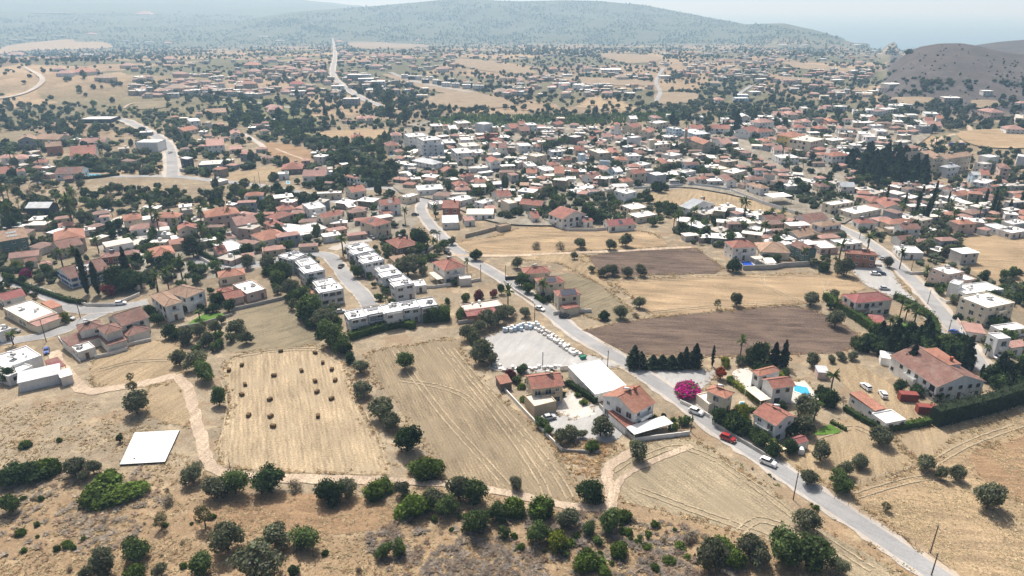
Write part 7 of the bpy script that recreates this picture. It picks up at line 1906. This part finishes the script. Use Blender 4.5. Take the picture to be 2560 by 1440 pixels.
tufts('dry_scrub', 'grey thorny scrub among the hillside shrubs', px, py, .8, [(.27, .23, .195), (.23, .195, .165), (.30, .25, .205), (.26, .19, .14)], True, 22)
px, py = scatter_px(900, '0 1180 350 1150 420 1250 300 1380 0 1400'); tufts('dry_scrub', 'grey-brown thorny scrub left of the green mound', px, py, .7, [(.27, .23, .19), (.32, .26, .195), (.26, .19, .14)], True, 20)
px, py = scatter_px(2200, '1850 1160 2060 1280 2290 1430 2350 1440 2330 1460 2000 1250'); tufts('dry_grass', 'rough straw along the lower road verge', px, py, .6, [(.36, .26, .15), (.25, .19, .12), (.16, .15, .07)], False)
px, py = scatter_px(2600, '870 890 925 930 990 1050 1060 1130 1110 1200 980 1200 985 1100 930 1030 890 960'); tufts('dry_grass', 'brown weeds along the bank between the two stubble fields', px, py, .55, [(.30, .19, .10), (.36, .26, .15), (.24, .155, .085)])
px, py = scatter_px(2000, '1440 1240 1400 1140 1330 1050 1400 1090 1560 1110 1490 1160 1510 1250'); tufts('dry_grass', 'brown weeds below the olive courtyard', px, py, .55, [(.30, .19, .10), (.36, .26, .15), (.24, .155, .085)])
ex_, ey_ = [], []
for pl in FIELDS:
    if max(math.hypot(*q) for q in pl) > 430: continue
    for (ax, ay), (bx, by_) in zip(pl, pl[1:] + pl[:1]):
        L_ = math.hypot(bx - ax, by_ - ay)
        for k in range(int(L_ * 4.5)): t_ = RNG.random(); ex_.append(ax + (bx - ax) * t_ + RNG.gauss(0, .75)); ey_.append(ay + (by_ - ay) * t_ + RNG.gauss(0, .75))
q_ = [to_px(a, b, 0) for a, b in zip(ex_, ey_)]
tufts('dry_grass', 'ragged dry weeds growing along the field margins', np.array([a for a, b in q_]), np.array([b for a, b in q_]), .5, [(.36, .26, .15), (.30, .20, .11), (.42, .33, .20), (.25, .18, .10)], False)
# far woods and orchards: one mass each, too many to count
def lump_tree(seed, k=3):
    r = np.random.default_rng(seed); iv, it = ico(); V, T, off = [], [], 0
    for i in range(k):
        a = r.uniform(0, 6.28); q = iv * (r.uniform(.24, .36) * (1 + r.normal(scale=.16, size=(len(iv), 1)))) * np.array([1, 1, .9]) + np.array([.2 * math.cos(a), .2 * math.sin(a), .34 + r.uniform(-.08, .16)]); V.append(q); T.append(it + off); off += len(q)
    d = r.normal(size=(12, 3)); d /= np.linalg.norm(d, axis=1)[:, None]; v, t = leaf_tris(d[:4 * k] * .42 * np.array([1, 1, .8]) + np.array([0, 0, .42]), d[:4 * k], .16, r); V.append(v); T.append(t + off)
    return np.concatenate(V), np.concatenate(T)
def far_woods(name, label, n, region, wr, cols, fn, lumps=3):
    px, py = scatter_px(n, region); p = ground_pts(px, py); D = np.hypot(p[:, 0], p[:, 1])
    ok = fn(px, py, p, D) & clear(p[:, 0], p[:, 1], 2.5, 3.5); p = p[ok]; r = NR
    V, T, C = [], [], []; off = 0; pr = [lump_tree(400 + i, lumps) for i in range(8)]
    for (x, y, z) in p:
        v, t = pr[r.integers(8)]; w = r.uniform(*wr); a = r.uniform(0, 6.28); ca, sa = math.cos(a) * w, math.sin(a) * w; hz = w * r.uniform(.7, 1.25) if r.random() > .05 else w * 2.0
        V.append(np.stack([v[:, 0] * ca - v[:, 1] * sa + x, v[:, 0] * sa + v[:, 1] * ca + y, v[:, 2] * hz + z - .3], 1)); T.append(t + off); off += len(v)
        C.append(np.tile(np.array(cols[r.integers(len(cols))]) * r.uniform(.7, 1.3), (len(v), 1)))
    stuff_mesh(name, np.concatenate(V), np.concatenate(T), np.concatenate(C), FOL, kind='stuff', label=label, category='trees')
GC = [(.055, .072, .042), (.072, .086, .054), (.09, .098, .066), (.048, .064, .038), (.07, .094, .044)]
noisy = lambda p, s, o=0: fbm(p[:, 0] + o, p[:, 1] - o, s)
far_woods('distant_trees', 'scattered dark trees and groves across the mid valley', 13000, '-80 130 500 120 850 105 1700 128 2280 120 2640 200 2640 330 2200 318 1700 300 1000 300 780 275 520 250 330 225 -80 175', (3.6, 8.2), GC,
          lambda px, py, p, D: (noisy(p, .011) + .6 * noisy(p, .031, 200) + NR.normal(scale=.7, size=len(px)) > -.55) & (p[:, 2] < 25) & ~((px < 340) & (py > 150) & (NR.random(len(px)) < .8)))
far_woods('distant_woods', 'hazy woods and orchards filling the far valley floor', 24000, '-80 40 500 30 720 50 900 92 1500 112 2100 112 2280 112 2280 135 1700 150 850 130 500 150 -80 160', (7, 14), GC,
          lambda px, py, p, D: (noisy(p, .008) + .6 * noisy(p, .021, 200) + NR.normal(scale=.6, size=len(px)) > -.35) & (D < 7500), 1)
far_woods('hillside_scrub', 'dark scrub dotted over the purple hill', 800, '2200 240 2240 160 2330 110 2450 108 2560 130 2640 140 2640 270 2400 260', (1.6, 3.8), [(.06, .065, .045), (.08, .07, .055), (.055, .07, .035)],
          lambda px, py, p, D: (D < 1500) & (noisy(p, .02) + NR.normal(scale=.9, size=len(px)) > (205 - py) * .012))
far_woods('ridge_scrub', 'low scrub speckling the long ridge', 14000, '600 55 900 15 1200 -2 1600 5 1900 60 2120 100 2100 112 1500 112 900 95', (8, 15), GC, lambda px, py, p, D: (D < 5650) & (noisy(p, .012) + .5 * noisy(p, .03) + NR.normal(scale=.5, size=len(px)) > -.3), 1)
for lb, n, reg, wr, fl in (('garden trees and thicket left of the village', 3000, '-40 262 330 268 540 236 800 262 1000 300 1010 470 700 482 560 462 430 432 -40 480', (3.5, 8), True), ('trees crowding the village yards', 5200, '990 300 1500 310 2300 300 2600 340 2600 600 2120 610 1900 500 1500 560 1100 540 1000 500', (2.6, 6), True),
                           ('garden trees around the left hamlet', 1700, '-40 470 560 470 1000 480 1060 600 800 660 480 700 -40 730', (2.4, 5.6), False), ('garden trees around the right hamlet', 1500, '1660 500 2600 480 2600 780 2300 720 2100 640 1700 612', (2.4, 5.2), True)):
    far_woods('garden_trees', 'small ' + lb, n, reg, wr, GC, lambda px, py, p, D: noisy(p, .04) + NR.normal(scale=.9, size=len(px)) > -.6)
# reed bed along the river
def reeds():
    px, py = scatter_px(5200, '1075 300 1150 288 1300 290 1480 288 1700 280 1720 300 1560 308 1380 316 1200 322 1090 312'); p = ground_pts(px, py); ok = clear(p[:, 0], p[:, 1], .5, 1); p = p[ok]; n = len(p); per = 5
    c = np.repeat(p, per, 0); a = NR.uniform(0, 6.28, n * per); h = NR.uniform(2.2, 4.2, n * per); l = NR.uniform(.1, .9, n * per)
    b0 = c + np.stack([np.cos(a), np.sin(a), 0 * a], 1) * .4; sd_ = np.stack([-np.sin(a), np.cos(a), 0 * a], 1) * .55
    v = np.stack([b0 - sd_, b0 + sd_, b0 + np.stack([np.cos(a) * l, np.sin(a) * l, h], 1)], 1).reshape(-1, 3)
    cc = np.array([.085, .125, .05]) * NR.uniform(.7, 1.25, (n, 1)); stuff_mesh('reed_bed', v, np.arange(len(v)).reshape(-1, 3), np.repeat(np.repeat(cc, per, 0), 3, 0), FOL, kind='stuff', label='pale green reeds along the river behind the village', category='reeds')
reeds()

# ------------------------------------------------------------------ haze: one closed box of air round camera, land and sea
hb = MB(); hb.box(-31000, 61000, -320, 61000, -172, 330, 0, True, True)
hm = bpy.data.materials.new('haze_air'); hm.use_nodes = True; ht = hm.node_tree; ht.nodes.clear()
ho = ht.nodes.new('ShaderNodeOutputMaterial'); pv_ = ht.nodes.new('ShaderNodeVolumePrincipled'); pv_.inputs['Color'].default_value = (.46, .735, 1, 1); pv_.inputs['Density'].default_value = 1.85e-4; pv_.inputs['Anisotropy'].default_value = .14; pv_.inputs['Absorption Color'].default_value = (.64, .64, .64, 1)
ht.links.new(pv_.outputs[0], ho.inputs['Volume']); hz = ob('haze', hb.mesh('haze', [hm]), kind='stuff'); hz['label'] = 'pale blue summer haze over the far valley'; hz['category'] = 'haze'

# ------------------------------------------------------------------ labels that single each thing out
ORD = ['first', 'second', 'third', 'fourth', 'fifth', 'sixth', 'seventh', 'eighth', 'ninth', 'tenth', 'eleventh', 'twelfth', 'thirteenth', 'fourteenth', 'fifteenth', 'sixteenth', 'seventeenth', 'eighteenth', 'nineteenth', 'twentieth']
by = {}
for a in AUTO: by.setdefault((a[1] + ' ' + a[2]).strip(), []).append(a)
for k, l in by.items():
    l.sort(key=lambda a: a[3])
    for i, a in enumerate(l):
        a[0]['label'] = k if len(l) == 1 else f'{k}, {ORD[i]} from left' if len(l) <= 20 else k
